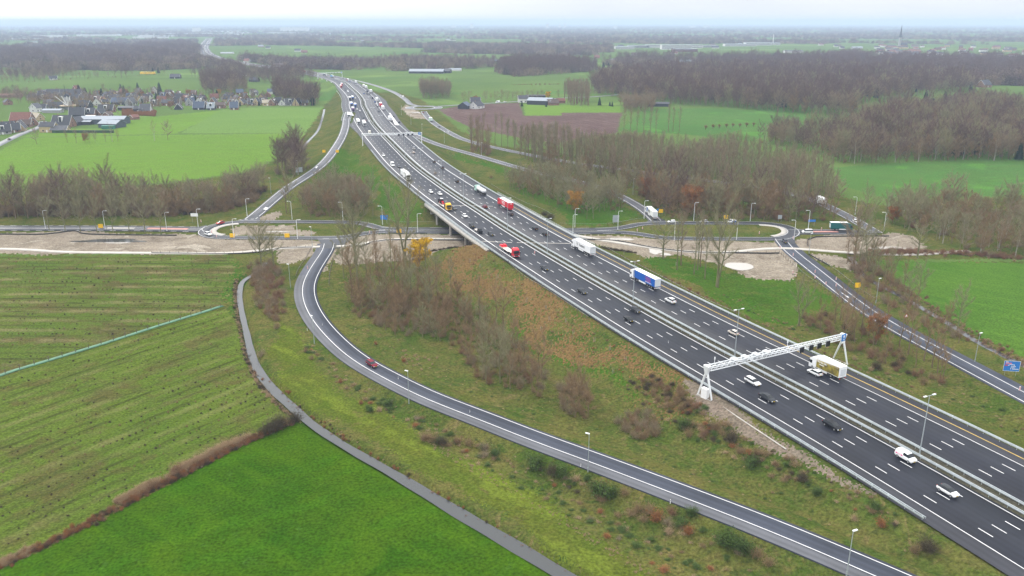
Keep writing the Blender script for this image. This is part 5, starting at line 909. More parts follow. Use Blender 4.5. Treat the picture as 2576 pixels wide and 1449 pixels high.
def cab(root, x0, col, H=3.75, lowroof=False):
    """tractor cab whose front is at x0"""
    b = MB(); L = 2.35; pr = [(x0, .45), (x0+.02, 1.3), (x0-.05, 2.35), (x0-.25, 3.0), (x0-.7, H-.25), (x0-1.5, H), (x0-L, H), (x0-L, .55)]
    b.prism(pr, -1.24, 1.24); c = b.build('cab', M['p_'+col], root)
    b = MB(); b.add([(x0+.0, -1.1, 1.65), (x0+.0, 1.1, 1.65), (x0-.13, 1.08, 2.65), (x0-.13, -1.08, 2.65)], [(0, 1, 2, 3)]); 
    for v_ in range(4): pass
    b2 = MB(); b2.prism([(x0+.03, 1.55), (x0-.03, 2.35), (x0-.2, 2.85), (x0-.24, 2.85), (x0-.09, 2.35), (x0-.04, 1.55)], -1.12, 1.12)
    for s in (-1, 1): y = s*1.25; b2.add([(x0-.25, y, 1.65), (x0-1.1, y, 1.65), (x0-1.1, y, 2.5), (x0-.4, y, 2.5)], [(0, 1, 2, 3)])
    b2.build('windscreen', M['glass'], c)
    b = MB(); b.box(x0+.0, x0+.035, -.95, .95, .75, 1.4); b.build('grille', M['under'], c)
    for s in (-1, 1): b = MB(); b.box(x0-.02, x0+.05, s*.95-.22, s*.95+.22, .62, .85); b.build('headlight', M['headlight'], c); b = MB(); b.box(x0-.35, x0-.2, s*1.42-.1, s*1.42+.1, 1.9, 2.6); b.build('mirror', M['under'], c)
    return c
def wheelset(root, xs, r=.5, yw=1.08):
    for x in xs:
        for s in (-1, 1):
            b = MB(); b.tube((x, s*yw-.16, r), (x, s*yw+.16, r), r, r, 14); w = b.build('wheel', M['tyre'], root); b = MB(); b.tube((x, s*yw-.175, r), (x, s*yw+.175, r), r*.55, r*.55, 10); b.build('rim', M['rim'], w)
def lorry(kind, cabc, boxc, label, loc=(0, 0, 0), rz=0., group=None, roofc=None, skirt=None):
    root = empty('lorry', loc, rz, label, 'lorry', group)
    if kind == 'semi':
        cab(root, 8.1, cabc); b = MB(); b.box(2.2, 6.0, -.45, .45, .5, 1.0); b.box(-7.9, 3.6, -.5, .5, .95, 1.2); b.build('chassis', M['under'], root)
        b = MB(); b.box(-8.2, 5.35, -1.275, 1.275, 1.18, 3.98); t = b.build('trailer', M['p_'+boxc], root); b = MB(); b.box(-8.22, 5.37, -1.28, 1.28, 3.98, 4.03); b.build('trailer_roof', M['p_'+(roofc or 'white')], t)
        b = MB(); b.box(-8.24, -8.2, -1.2, 1.2, 1.3, 3.85); b.box(-8.3, -8.2, -1.25, 1.25, .6, .95); b.build('rear_door', M['grey_box' if boxc != 'truckred' else 'p_truckred'], t)
        for s in (-1, 1): b = MB(); b.box(-2.4, 2.0, s*1.2-.03, s*1.2+.03, .5, 1.05); b.build('side_guard', M['p_'+(skirt or 'white')], root); b = MB(); b.box(-8.32, -8.28, s*.95-.2, s*.95+.2, .68, .85); b.build('taillight', M['taillight'], t)
        wheelset(root, (6.75, 3.1, -3.6, -4.9, -6.2)); return root
    if kind == 'rigid':
        cab(root, 5.2, cabc, 3.5); b = MB(); b.box(-5, 3, -.5, .5, .55, 1.0); b.build('chassis', M['under'], root); b = MB(); b.box(-5.3, 2.75, -1.275, 1.275, 1.05, 3.95); t = b.build('box', M['p_'+boxc], root); b = MB(); b.box(-5.32, 2.77, -1.28, 1.28, 3.95, 4.02); b.build('box_roof', M['p_white'], t)
        b = MB(); b.box(-5.36, -5.3, -.85, .85, 1.5, 3.3); b.build('rear_door', M['grey_box'], t); b = MB(); b.box(-1.2, 2, -1.24, -1.18, .5, 1.0); b.box(-1.2, 2, 1.18, 1.24, .5, 1.0); b.build('side_guard', M['p_white'], root)
        for s in (-1, 1): b = MB(); b.box(-5.42, -5.3, s*1.-.15, s*1.+.15, .65, .85); b.build('taillight', M['taillight'], t)
        wheelset(root, (3.85, -2.6)); return root
    if kind == 'tanker':
        cab(root, 7.6, cabc, 3.5); b = MB(); b.box(-7, 5.4, -.5, .5, .6, 1.1); b.build('chassis', M['under'], root); b = MB()
        xs = [4.6, 4.35, 3.9, -6.2, -6.6, -6.8]; rs = [.35, .95, 1.2, 1.2, .95, .35]
        for i in range(5): b.tube((xs[i], 0, 2.3), (xs[i+1], 0, 2.3), rs[i], rs[i+1], 20, i in (0, 4))
        t = b.build('tank', M['p_white'], root, True); b = MB()
        for x in (2.5, 0, -2.5, -5): b.tube((x, 0, 3.45), (x, 0, 3.65), .3, .3, 10)
        b.box(-6, 4, -.35, .35, 3.47, 3.53); b.build('hatch', M['galv'], t); wheelset(root, (6.3, 3., -3, -4.3, -5.6)); return root
    if kind in ('flatbed', 'lowloader'):
        cab(root, 7.6, cabc, 3.6); b = MB(); b.box(-7.4, 5.4, -.5, .5, .6, .95); b.build('chassis', M['under'], root); b = MB(); low = kind == 'lowloader'
        b.box(-7.8, 3.0 if not low else 1.8, -1.25, 1.25, .95, 1.12); 
        if low: b.box(1.8, 4.6, -1.2, 1.2, 1.25, 1.45); b.box(-7.8, -5.2, -1.25, 1.25, 1.12, 1.35)
        b.build('load_bed', M['p_'+boxc] if not low else M['p_beige'], root)
        if low: b = MB(); b.box(-7.9, -4.9, -1.28, 1.28, 1.35, 1.45); b.box(-7.6, -6, -1.2, -.2, 1.45, 1.95); b.box(-7.6, -6, .2, 1.2, 1.45, 1.95); b.build('ramp_flap', M['p_truckred'], root)
        else: b = MB(); b.box(2.8, 3.0, -1.25, 1.25, 1.12, 2.4); b.box(-7.8, -7.65, -1.25, 1.25, 1.12, 3.0); b.build('headboard', M['under'], root)
        wheelset(root, (6.3, 3.2, -3.4, -4.6, -5.8), .45); return root
LANE_L = (-15.0, -11.65, -8.35, -5.05); LANE_R = (3.9, 7.15, 10.4, 13.7)
def mway(x, y, zc=.7, lane=None, free=False):
    """lane position on the motorway; returns location and heading"""
    Y, o = snap(x, y, zc); left = o < 0
    if not free: o = min(LANE_L if left else LANE_R, key=lambda q: abs(q-o)) if Y < 640 else o
    d = mdir(Y); p = mpt(Y, o); p[2] += .03; return tuple(p), math.atan2(d[1], d[0])+(math.pi if left else 0)
def put(root, x, y, zc, free=False): root.location, rz = mway(x, y, zc, free=free); root.rotation_euler = (0, 0, rz)
GM = 'cars on the motorway'
for kind_, col, x, y, lab, roof in (
 ('hatch','white',2386,1231,'small white hatchback with dark glass roof nearest the camera','glass'), ('estate','black',2085,1071,'black estate car in the oncoming lanes past the near gantry',None),
 ('sedan','darkgrey',1925,1001,'dark estate-like saloon driving just below the near gantry',None), ('estate','white',1885,960,'white estate car under the near gantry in the oncoming lanes',None),
 ('roadster','black',1576,802,'black convertible with its soft roof up',"black"), ('sedan','darkgrey',1595,779,'dark grey saloon close to the median rail beside the convertible',None),
 ('sedan','darkgrey',1459,732,'dark grey saloon alone in the oncoming lanes below the bridge',None), ('sedan','darkgrey',1365,674,'dark grey saloon behind the saloon below the bridge',None),
 ('hatch','black',1303,630,'black car half hidden beside the red low loader',None), ('hatch','darkgrey',1236,587,'dark green-grey car following the recovery pickup on the bridge',None),
 ('hatch','white',1168,542,'white car in the middle of the bridge',None), ('hatch','grey',1143,523,'grey car alongside the yellow lorry cab',None), ('hatch','grey',1124,510,'grey car alongside the red tractor',None),
 ('hatch','white',1108,487,'white car just before the bridge, nearer the median',None), ('hatch','white',1083,482,'white car just before the bridge, nearer the verge',None),
 ('hatch','grey',1006,418,'grey car beside the white van before the bridge',None), ('sedan','white',967.5,390,'white saloon just past the second gantry',None),
 ('hatch','white',2042,938,'white hatchback overtaking the picture lorry',None), ('suv','white',1683,756,'white crossover behind the blue trailer',None), ('mini','beige',1844,837,'small pale retro car in the outgoing lanes',None),
 ('hatch','black',1344,574,'black hatchback on the right half of the bridge',None), ('hatch','black',1366,588,'second black hatchback on the right half, nearer the camera',None),
 ('hatch','darkgrey',1279,538,'dark car behind the red lorry',None), ('hatch','darkred',1223,519,'dark maroon car left of the red lorry',None), ('hatch','black',1153,455,'black car ahead of the white tanker',None),
 ('suv','darkgrey',1114,421,'dark people carrier in the outer outgoing lane',None), ('hatch','darkgrey',1092,406,'dark car ahead of the people carrier',None), ('hatch','beige',1040,383,'beige grey car below the second gantry in the outgoing lanes',None)):
    loc, rz = mway(x, y); car(kind_, col, loc, rz, lab, roof=('glass' if roof == 'glass' else 'under') if roof else None, group=GM)
loc, rz = mway(2277, 1149, .9); v = car('van', 'white', loc, rz, 'small white delivery van with a pink logo on its side', 'van')
M['pink'] = pmat('pink_logo', (.75, .02, .22), .5)
for s in (-1, 1):
    b = MB(); n_ = 14; b.add([(-1.9+(.28 if .0 else 0), s*.945, 1.18)]+[], []); pts = [(-1.8, 1.2), (-.25, 1.2), (-.05, 1.35), (-.25, 1.5), (-1.8, 1.5), (-2.0, 1.35)]; b = MB(); b.add([(x, s*.90+s*.035, z-.32) for x, z in pts], [tuple(range(6))]); lg = b.build('logo', M['pink'], v)
    b = MB(); yy = s*.947; b.box(-1.55, -.5, min(yy, yy-.01), max(yy, yy+.01), .96, 1.1); b.build('lettering', M['white_sign'], lg)
b = MB(); b.box(1.62, 2.0, -.3, .3, .95, .97); 
loc, rz = mway(988, 414, 1); car('bigvan', 'white', loc, rz, 'large white van ahead of the white lorry before the bridge', 'van')
loc, rz = mway(1041.5, 372.5, 1); car('minibus', 'silver', loc, rz, 'grey minibus right under the second gantry', 'minibus')
loc, rz = mway(930, 334, 1); car('bigvan', 'cream', loc, rz, 'cream van just beyond the second gantry in the oncoming lanes', 'van')
M['landscape'] = pmat('printed_landscape', (.40, .28, .10), .5); nt = M['landscape'].node_tree; tcn = N(nt, 'ShaderNodeTexCoord'); sp = N(nt, 'ShaderNodeSeparateXYZ'); nt.links.new(tcn.outputs['Object'], sp.inputs[0]); nn = N(nt, 'ShaderNodeTexNoise'); nn.inputs['Scale'].default_value = .8; nt.links.new(tcn.outputs['Object'], nn.inputs[0])
zz = mathn(nt, 'ADD', sp.outputs[2], mathn(nt, 'MULTIPLY', nn.outputs[0], 1.6)); zz = mathn(nt, 'ADD', zz, mathn(nt, 'MULTIPLY', sp.outputs[0], .12)); c_ = mixc(nt, ramp(nt, zz, 3.6, 4.9), mixc(nt, ramp(nt, nn.outputs[0], .4, .6), (.30, .24, .03), (.10, .08, .02)), (.75, .62, .48)); nt.links.new(c_, nt.nodes['Principled BSDF'].inputs['Base Color'])
t = lorry('rigid', 'white', 'white', 'white box lorry with a printed landscape on its side under the near gantry'); put(t, 2076, 922, 2)
for s in (-1, 1): b = MB(); b.add([(-5.1, s*1.279, 1.15), (2.6, s*1.279, 1.15), (2.6, s*1.279, 3.3), (-5.1, s*1.279, 3.85)], [(0, 1, 2, 3)]); pn = b.build('picture_panel', M['landscape'], t)
textobj('The last mile\ncounts.', .62, (.75, 1.30, 2.65), (math.pi/2, 0, math.pi), 'white_sign', t, bold=.012)
t = lorry('semi', 'white', 'white', 'white articulated lorry with black lettering below the bridge'); put(t, 1465, 621, 2)
textobj('Redistri', 1.5, (-1.3, 1.29, 2.6), (math.pi/2, 0, math.pi), 'matrix', t, bold=.02)
b = MB()
for q in ((2.0, 2.08, 1.7, 3.4), (3.5, 3.58, 1.7, 3.4), (2.0, 3.58, 1.7, 1.78), (2.0, 3.58, 3.32, 3.4)): b.box(q[0], q[1], 1.276, 1.286, q[2], q[3])
b.build('emblem_frame', M['matrix'], t); textobj('R', 1.1, (2.79, 1.29, 2.55), (math.pi/2, 0, math.pi), 'matrix', t, bold=.02); textobj('R Redistri', .3, (-8.27, .1, 3.5), (math.pi/2, 0, -math.pi/2), 'matrix', t)
t = lorry('semi', 'white', 'brightblue', 'articulated lorry with white cab and bright blue curtain trailer'); put(t, 1620, 700, 2)
b = MB(); M['dull_pink'] = pmat('dull_pink_print', (.34, .06, .20), .5)
for k_, (x_, w_) in enumerate(((-3.9, 3.4), (-4.1, 3.0), (-3.8, 3.6), (-4.3, 2.8), (-4.0, 3.2))): b.box(x_-w_/2, x_+w_/2, 1.278, 1.288, 3.4-k_*.36, 3.58-k_*.36)
b.build('lettering', M['dull_pink'], t); b = MB(); b.box(-6.2, -2.1, 1.278, 1.288, 1.62, 1.78); b.build('lettering', M['white_sign'], t)
t = lorry('semi', 'truckred', 'truckred', 'red articulated lorry with large white VOS lettering'); put(t, 1270, 512, 2); textobj('VOS', 2.2, (-.6, 1.29, 2.6), (math.pi/2, 0, math.pi), 'white_sign', t, bold=.05); textobj('VOS', .6, (-8.29, 0, 3.4), (math.pi/2, 0, -math.pi/2), 'white_sign', t, bold=.02)
t = lorry('tanker', 'palegreen', 'white', 'white tank lorry with a pale green cab'); put(t, 1209, 478, 1.8)
t = lorry('semi', 'white', 'white', 'plain white articulated lorry on the verge lane before the bridge'); put(t, 1019, 439, 2)
t = lorry('lowloader', 'truckred', 'beige', 'red empty low loader lorry at the near end of the bridge'); put(t, 1275, 631, 1)
t = lorry('flatbed', 'yellow', 'beige', 'yellow lorry carrying a red tractor across the bridge'); put(t, 1118, 517, 1.2); LT = t
def tractor(loc, rz):
    r = empty('tractor', loc, rz, 'red farm tractor standing on the yellow lorry', 'tractor')
    b = MB(); b.box(.1, 1.9, -.35, .35, .9, 1.5, .05); b.build('bonnet', M['p_truckred'], r); b = MB(); b.box(-1.2, .1, -.65, .65, 1.2, 2.5, .12); c = b.build('cab', M['glass'], r); b = MB(); b.box(-1.2, .15, -.65, .65, 2.5, 2.68); b.build('roof', M['p_white'], c); b = MB(); b.box(-1.5, -.5, -.9, .9, 1.2, 1.45); b.build('mudguard', M['p_truckred'], r)
    for x, rr_, y in ((-.9, .8, .8), (1.3, .5, .7)):
        for s in (-1, 1): b = MB(); b.tube((x, s*y-.2, rr_), (x, s*y+.2, rr_), rr_, rr_, 14); w = b.build('wheel', M['tyre'], r); b = MB(); b.tube((x, s*y-.22, rr_), (x, s*y+.22, rr_), rr_*.5, rr_*.5, 8); b.build('rim', M['p_truckred'], w)
    b = MB(); b.box(1.9, 2.5, -.6, .6, .4, .7); b.build('loader', M['p_truckred'], r)
mw_ = Matrix.Translation(LT.location) @ Matrix.Rotation(LT.rotation_euler[2], 4, 'Z'); tractor(tuple(mw_ @ Vector((-4.6, 0, 1.13))), LT.rotation_euler[2])
loc, rz = mway(1203, 579, 1); pk = empty('pickup', loc, rz, 'black recovery pickup with empty bed pulling a car trailer on the bridge', 'pickup'); b = MB(); b.box(.4, 2.9, -.95, .95, .45, 1.25, .08); b.prism([(.5, 1.2), (2.2, 1.2), (1.7, 2.0), (.6, 2.05)], -.85, .85); b.build('cab', M['p_black'], pk); b = MB(); b.box(-2.9, .35, -1.0, 1.0, .85, 1.0); b.build('load_bed', M['p_beige'], pk); b = MB(); b.add([(2.22, -.8, 1.25), (2.22, .8, 1.25), (1.74, .78, 1.95), (1.74, -.78, 1.95)], [(0, 1, 2, 3)]); b.build('windscreen', M['glass'], pk); wheelset(pk, (1.9, -1.7), .38, .85); [setattr(o, 'name', o.name) for o in pk.children]
tl = mpt(snap(1188, 569, .6)[0], LANE_L[0]); tr_ = empty('car_trailer', tuple(tl), rz, 'low dark car trailer behind the recovery pickup', 'trailer'); b = MB(); b.box(-2.8, 2.6, -1.05, 1.05, .5, .62); b.box(2.6, 4.2, -.06, .06, .5, .6); b.build('load_bed', M['under'], tr_); wheelset(tr_, (-.4, .5), .3, 1.1); car('hatch', 'darkgrey', (tl[0], tl[1], tl[2]+.62), rz, 'dark grey car carried on the low trailer')
# far traffic
fl = lorry('semi', 'white', 'white', 'x'); fr_ = {}
def florry(kind_, cabc, boxc, x, y, lab):
    k = (kind_, cabc, boxc)
    if k not in fr_: fr_[k] = lorry(kind_, cabc, boxc, lab, group='distant lorries on the motorway'); r = fr_[k]
    else: r = copy_tree(fr_[k], (0, 0, 0), label=lab)
    put(r, x, y, 2, True)
for o in list(fl.children_recursive)+[fl]: bpy.data.objects.remove(o)
for k, cc, bc, x, y, lab in (('semi','white','cream',901,306,'cream lorry beyond the second gantry, nearest the verge'), ('semi','white','white',916,310,'white lorry beyond the second gantry in the second lane'), ('semi','white','white',877,289,'white lorry on the left merging lane'),
 ('semi','blue','white',884,262,'white lorry with a blue cab in the far oncoming lanes'), ('semi','blue','white',893.5,265,'white lorry with blue cab nearer the median, far oncoming lanes'), ('semi','purple','purple',888,275,'dark purple lorry in the far oncoming lanes'), ('semi','darkgrey','darkgrey',880,248,'dark lorry far up the oncoming lanes'), ('semi','blue','silver',887,246,'silver lorry beside the dark lorry far up'),
 ('semi','truckred','cream',857.5,217,'red cabbed lorry at the far bend'), ('semi','truckred','silver',859.5,212.5,'grey trailer lorry right behind the red cabbed one'), ('semi','white','white',981,298,'white lorry passing the long white hatch in the outgoing lanes'), ('semi','white','white',963,271,'white lorry third from the second gantry, outgoing'), ('semi','truckred','truckred',957.5,262.5,'red lorry among white ones in the outgoing lanes'), ('semi','white','white',948,250,'white lorry halfway to the bend, outgoing'), ('semi','white','white',933,229,'white lorry further up toward the bend, outgoing'), ('semi','white','white',921,219,'white lorry, front one of a close pair at the bend'), ('semi','white','cream',915,215.5,'cream lorry, second one of a close pair at the bend'), ('semi','darkgrey','silver',895,206.5,'grey lorry at the far bend, outgoing'), ('semi','truckred','darkred',875,201,'dark red lorry at the far bend, outgoing'), ('semi','lightblue','lightblue',835.5,191,'light blue lorry beside the farthest gantry'), ('semi','darkgrey','darkgrey',818,188.5,'black lorry under the farthest gantry'), ('semi','white','white',748,177,'white lorry beyond the farthest gantry'), ('semi','truckred','truckred',764,179,'red lorry beyond the farthest gantry')):
    florry(k, cc, bc, x, y, lab)
FARC = [('grey',916,296),('darkred',919,303),('white',928.5,304),('white',898.5,274),('white',905.5,278),('white',893.5,246),('darkgrey',868,223),('white',875.5,230),('white',833,206),('white',822,203),('white',810,198),
 ('black',989.5,293),('black',1004,307),('darkgrey',950,268),('grey',952.5,280),('white',946,261),('blue',943,256),('darkgrey',937,247),('white',928,244),('darkgrey',923,236),('darkgrey',929.5,236),('darkgrey',924,230),('blue',915.5,235),('white',896,212),('blue',880,205.5),('darkgrey',857,199),('darkgrey',868,228)]
RNG2 = np.random.default_rng(3)
for Y in np.arange(1600, 5000, 75):
    for s in (-1, 1):
        if RNG2.uniform() < .75: p = mpt(Y+RNG2.uniform(-30, 30), s*RNG2.uniform(4, 15)); FARC.append((['white', 'white', 'silver', 'darkgrey', 'black', 'red', 'blue'][RNG2.integers(7)], None, p, s))
FARC.sort(key=lambda c: (c[2] if c[1] is not None else -1)); cnt = {}
for c in FARC:
    if c[1] is not None: loc, rz = mway(c[1], c[2], .7, free=True)
    else: p = c[2]; d = mdir(p[1]); loc = tuple(p); rz = math.atan2(d[1], d[0])+(math.pi if c[3] < 0 else 0)
    k = c[0]
    if c[1] is not None: cnt[k] = cnt.get(k, 0)+1; lab = 'tiny %s car between the two farthest gantries, %s of its colour from the horizon' % (k.replace('dark', 'dark '), ORD[cnt[k]-1])
    else: lab = 'speck of a %s car on the distant motorway near the horizon' % k.replace('dark', 'dark ')
    car('bigvan' if RNG2.uniform() < .12 else 'hatch', c[0], loc, rz, lab, group='distant %s cars on the motorway' % k if c[1] is None else 'distant cars on the motorway', detail=False)
def online(P, x, y, zc, off=0., rev=False):
    z = 0.
    for _ in range(4): p = G(x, y, z+zc); i = int(np.argmin(np.hypot(P[:, 0]-p[0], P[:, 1]-p[1]))); z = P[i, 2]
    i = min(max(i, 1), len(P)-2); d = P[i+1, :2]-P[i-1, :2]; rz = math.atan2(d[1], d[0]); q = offs(P[i-1:i+2], off)[1]; return (q[0], q[1], q[2]+.06), rz+(math.pi if rev else 0)
for kind_, col, P, x, y, off, rev, lab in (('estate','darkred',LOOP,927,911,0,False,'dark red estate car alone on the loop ramp'), ('suv','white',RINGL,530,586,0,True,'white crossover on the west tip of the left roundabout'), ('hatch','red',RINGL,563,561,0,True,'red hatchback entering the left roundabout'),
 ('hatch','white',RINGR,1684,556,0,True,'white hatchback behind the white lorry at the right roundabout'), ('hatch','silver',RINGR,1766,559,0,True,'silver car half hidden by bare trees beyond the roundabout'), ('suv','grey',RON,1976,600,-1,True,'grey crossover entering the right roundabout'), ('hatch','white',PROV,2171,556,1.7,False,'white car at the bend of the country road'), ('hatch','darkgrey',PROV,1107,319,1.5,False,'dark car following the green lorry'), ('hatch','silver',PROV,1127,331,1.5,False,'silver car on the country road below the ploughed field'), ('hatch','white',FARNE,1007,240,0,False,'white car on the narrow road beside the far motorway'), ('hatch','white',FARE,1278,256.5,1,False,'white car on the road behind the ploughed field'), ('hatch','darkgrey',VILL,21,350,1,False,'dark car on the village street'), ('hatch','darkred',PROV,1071,283,1.5,True,'dark red car at the far roundabout')):
    loc, rz = online(P, x, y, .7, off, rev); car(kind_, col, loc, rz, lab)
for kind_, col, P, x, y, off, rev, lab in (('van','white',RINGR,1836,558.5,0,True,'white and blue van on the far side of the right roundabout'), ('minibus','white',EASTL,2034,583,2.8,True,'white minibus leaving the right roundabout'), ('bigvan','white',FARNE,1014,243,0,False,'white van on the narrow road beside the far motorway'), ('bigvan','white',FARE,1251,256,1,True,'white van on the road behind the ploughed field')):
    loc, rz = online(P, x, y, .9, off, rev); v = car(kind_, col, loc, rz, lab, 'minibus' if kind_ == 'minibus' else 'van')
    if col == 'white' and kind_ == 'van': b = MB(); b.box(-2.2, -.4, -.96, .96, .5, 1.25); b.build('blue_side_panel', M['p_blue'], v); b = MB(); b.box(-1.9, .3, -.2, .2, 1.93, 2.0); b.build('roof_ladder', M['p_brown'], v)
loc, rz = online(REXIT, 1636, 534, 2, 0, True); t = lorry('semi', 'white', 'white', 'white articulated lorry with dark letters turning up the right exit road', loc, rz); textobj('DFDS', 1.7, (-.2, 1.29, 2.6), (math.pi/2, 0, math.pi), 'matrix', t, bold=.05); b = MB(); b.add([(5.2, 1.28, 3.9), (5.2, 1.28, 1.5), (3.2, 1.28, 1.5), (2.2, 1.28, 3.9)], [(0, 1, 2, 3)]); b.build('blue_panel', M['p_blue'], t); textobj('DFDS', 1.0, (0, 0, 0), (0, 0, 0), 'matrix', t) if False else None
loc, rz = online(PROV, 2077, 507, 1.5, 1.6, True); t = lorry('rigid', 'white', 'white', 'white box lorry on the country road beside the green field', loc, rz)
loc, rz = online(EASTL, 2130, 581, 1.5, -2.8, False); t = lorry('rigid', 'teal', 'teal', 'dark teal lorry by the red traffic island at the right junction', loc, rz)
loc, rz = online(PROV, 1098, 301, 1.5, 1.5, True); t = lorry('rigid', 'white', 'palegreen', 'pale green box lorry on the country road above the ploughed field', loc, rz)
# ---------------------------------------------------------------- single trees and bushes
TP = {}
def tree(kind_, x, y, s, label, name='tree', cat_='tree', group=None, var=None, at=None, sz=1.):
    v = (len(label)+int(x)) % len(KINDS[kind_]) if var is None else var; p = ground(x, y) if at is None else at; root = empty(name, tuple(p-np.array([0, 0, .05])), (x*.37) % 6.28, label, cat_, group); root.scale = (s, s, s*sz)
    for n_, me in KINDS[kind_][v]: link(bpy.data.objects.new(n_, me), root)
    return root
def treerow(kind_, pts, scs, tmpl, **k):
    for i, (x, y) in enumerate(pts):
        kk = kind_[i] if isinstance(kind_, (list, tuple)) else kind_; s = scs[i] if isinstance(scs, (list, tuple)) else scs*(1+.08*math.sin(i*2.3)); tree(kk, x, y, s, tmpl % ORD[i], **k)
treerow('olive', [(124,578.5),(164,582),(203,583.5),(244,583.5),(285,585),(325,585),(364.5,586),(405,585.5)], .98, 'bare roadside tree in front of the west belt, %s from the left', group='roadside trees of the west road')
treerow(['slim', 'slimgrey', 'slim', 'slim', 'slimgrey', 'slim'], [(1703,679),(1713,667.5),(1745.5,690),(1754,679),(1762,672),(1773,701)], 1.12, 'tall slender tree on the lawn below the roundabout, %s from the left', group='slender trees below the right roundabout')
for k, x, y, s, lab in (('open',1668,650,.95,'spreading bare tree on the lawn left of the slender trees'), ('vase',1803,722,1.42,'large forked bare tree beside the big puddle'), ('wide',2149.5,647,.98,'large mossy bare tree over the path at the right junction'), ('vase',2179.5,682,.95,'reddish forked tree right of the mossy one'), ('open',2307,650,.85,'open branched tree beside the curving path at the right'), ('vase',2009,819,.72,'bare tree alone on the lawn above the near gantry'),
 ('vase',1019,655,1.5,'giant forked tree standing in front of the bridge'), ('wide',894,662,1.12,'big bare tree right of the loop ramp junction'), ('yellow',1056,678,.95,'golden yellow tree in front of the bridge'), ('open',689,676,.92,'leaning bare tree at the sandy plot by the creek'), ('wide',659,676,.88,'spreading bare tree where the creek starts'), ('olive',938.5,541,1.2,'slim bare tree on the green embankment left of the bridge'), ('olive',730,537,1.15,'bare tree beside the small pond near the left exit road'), ('thin',722,536,1.5,'thin bare tree beside the left exit road foot'),
 ('orange',1448,536,1.3,'orange leaved tree on the lawn right of the motorway'), ('rust',1632,503,1.15,'rust coloured tree behind the white lorry'), ('rust',1738,543,1.45,'big rusty brown tree beyond the right roundabout'), ('rust',1320,458,.6,'small rusty tree at the wood edge right of the motorway'), ('rust',2244.5,563,.8,'rusty leaved tree at the right junction thicket'), ('brown',2357,551,1.15,'brownish round tree in the right thicket'), ('brown',2420,572,1.3,'pale brown broad tree in the right thicket'), ('wide',2389.5,536,.85,'fan shaped tree above the right thicket'),
 ('olive',1558,528,1.,'lawn tree nearest the right exit road'), ('olive',1549,533,.95,'lawn tree left of the one nearest the exit road'), ('olive',1475.5,551,.9,'bare tree right of the orange tree'), ('olive',1492,551,.95,'second bare tree right of the orange tree'), ('rust',2202,862,.85,'narrow rusty orange tree in the scrub by the right ramp'), ('olive',2407,834,.85,'bare double tree between right ramp and green field'), ('olive',2307,762,.85,'bare tree in the hedge by the right ramp'),
 ('round',2089.5,500,.95,'bare tree at the green field corner by the country road'), ('round',2108,516,.9,'second bare tree at the green field corner'), ('slim',2067,496,1.,'slender tree at the end of the plantation'), ('olive',2178,543,.9,'bare tree between the green field and the bend'), ('olive',2201,553,.72,'small bare tree between the green field and the bend'), ('yellow',1378,250,.75,'pale yellow tree behind the white farm'), ('purple',290,196,1.5,'big dark round tree in the far left pasture, left one'), ('purple',306,196,1.5,'big dark round tree in the far left pasture, middle one'), ('purple',318,195,1.3,'big dark round tree in the far left pasture, right one'), ('round',435,182,1.1,'lone bare tree in the far left pasture'), ('round',422.5,352,1.0,'round brown tree at the field corner'), ('birch',389,354,1.,'white birch left of the round brown tree'),
 ('rust',475,247,1.0,'rusty garden tree at the right part of the village'), ('orange',552,240,.9,'orange garden tree above the village'), ('rust',430,272,.7,'small rusty tree in a village garden')):
    tree(k, x, y, s, lab)
treerow(['round', 'thin', 'thin', 'rust', 'round', 'round', 'thin', 'birch', 'thin'], [(92.5,362.6),(169,359),(192.5,359),(215,358.4),(224.5,358),(239.5,358),(266,357),(282.5,357),(297,356)], [.85, .8, .9, .7, .6, .6, .7, .95, .8], 'small tree along the ditch before the village, %s from the left', group='ditch side trees before the village')
treerow('slimgrey', [(1569,336),(1585.5,336),(1602,335),(1618,336),(1635.5,336),(1649,335),(1680.5,332),(1693,331),(1709,330)], 1.12, 'tall thin tree in the long green field, %s from the left', group='thin trees of the long green field')
treerow('pollard', [(1775,326.4),(1793.5,325),(1809,323.4),(1827,322.6),(1843.5,321.4),(1861,321),(1878,320),(1895.5,319),(1949.5,316.4),(1968,316),(1987,315),(2007,313),(2028,315),(2046.5,315.8),(2066.5,315),(2086.5,314),(2106,314.6)], 1.15, 'pollard willow in the row across the long field, %s from the left', name='pollard_willow', group='row of pollard willows')
treerow(['round', 'round', 'rust', 'round', 'thin', 'round', 'round', 'round'], [(1166.5,259),(1181.5,260),(1196.5,259),(1221.5,257.6),(1235,257.6),(1248,256),(1263,255),(1276.5,254)], .85, 'roadside tree behind the ploughed field, %s from the left', group='trees along the field road')
treerow('round', [(1290,252),(1301,252),(1314,251),(1327,251),(1339,250),(1352,250),(1363,250),(1404,248)], .7, 'tree along the road behind the white farm, %s from the left', group='trees behind the white farm')
treerow('round', [(1487,242),(1496,241.7),(1504,241),(1512,240.7),(1519,240),(1527,240),(1535,239.7),(1542,239),(1550,238.7),(1557,238)], .6, 'small lane tree before the large forest, %s from the left', group='lane trees before the forest')
treerow('conifer', [(1508,265.5),(1534,267),(1540,268),(1313,268),(1374,269)], [.72, .5, .45, .5, .5], 'dark conifer near the white farm, %s listed from the lawn', name='conifer', group='conifers round the white farm') if False else None
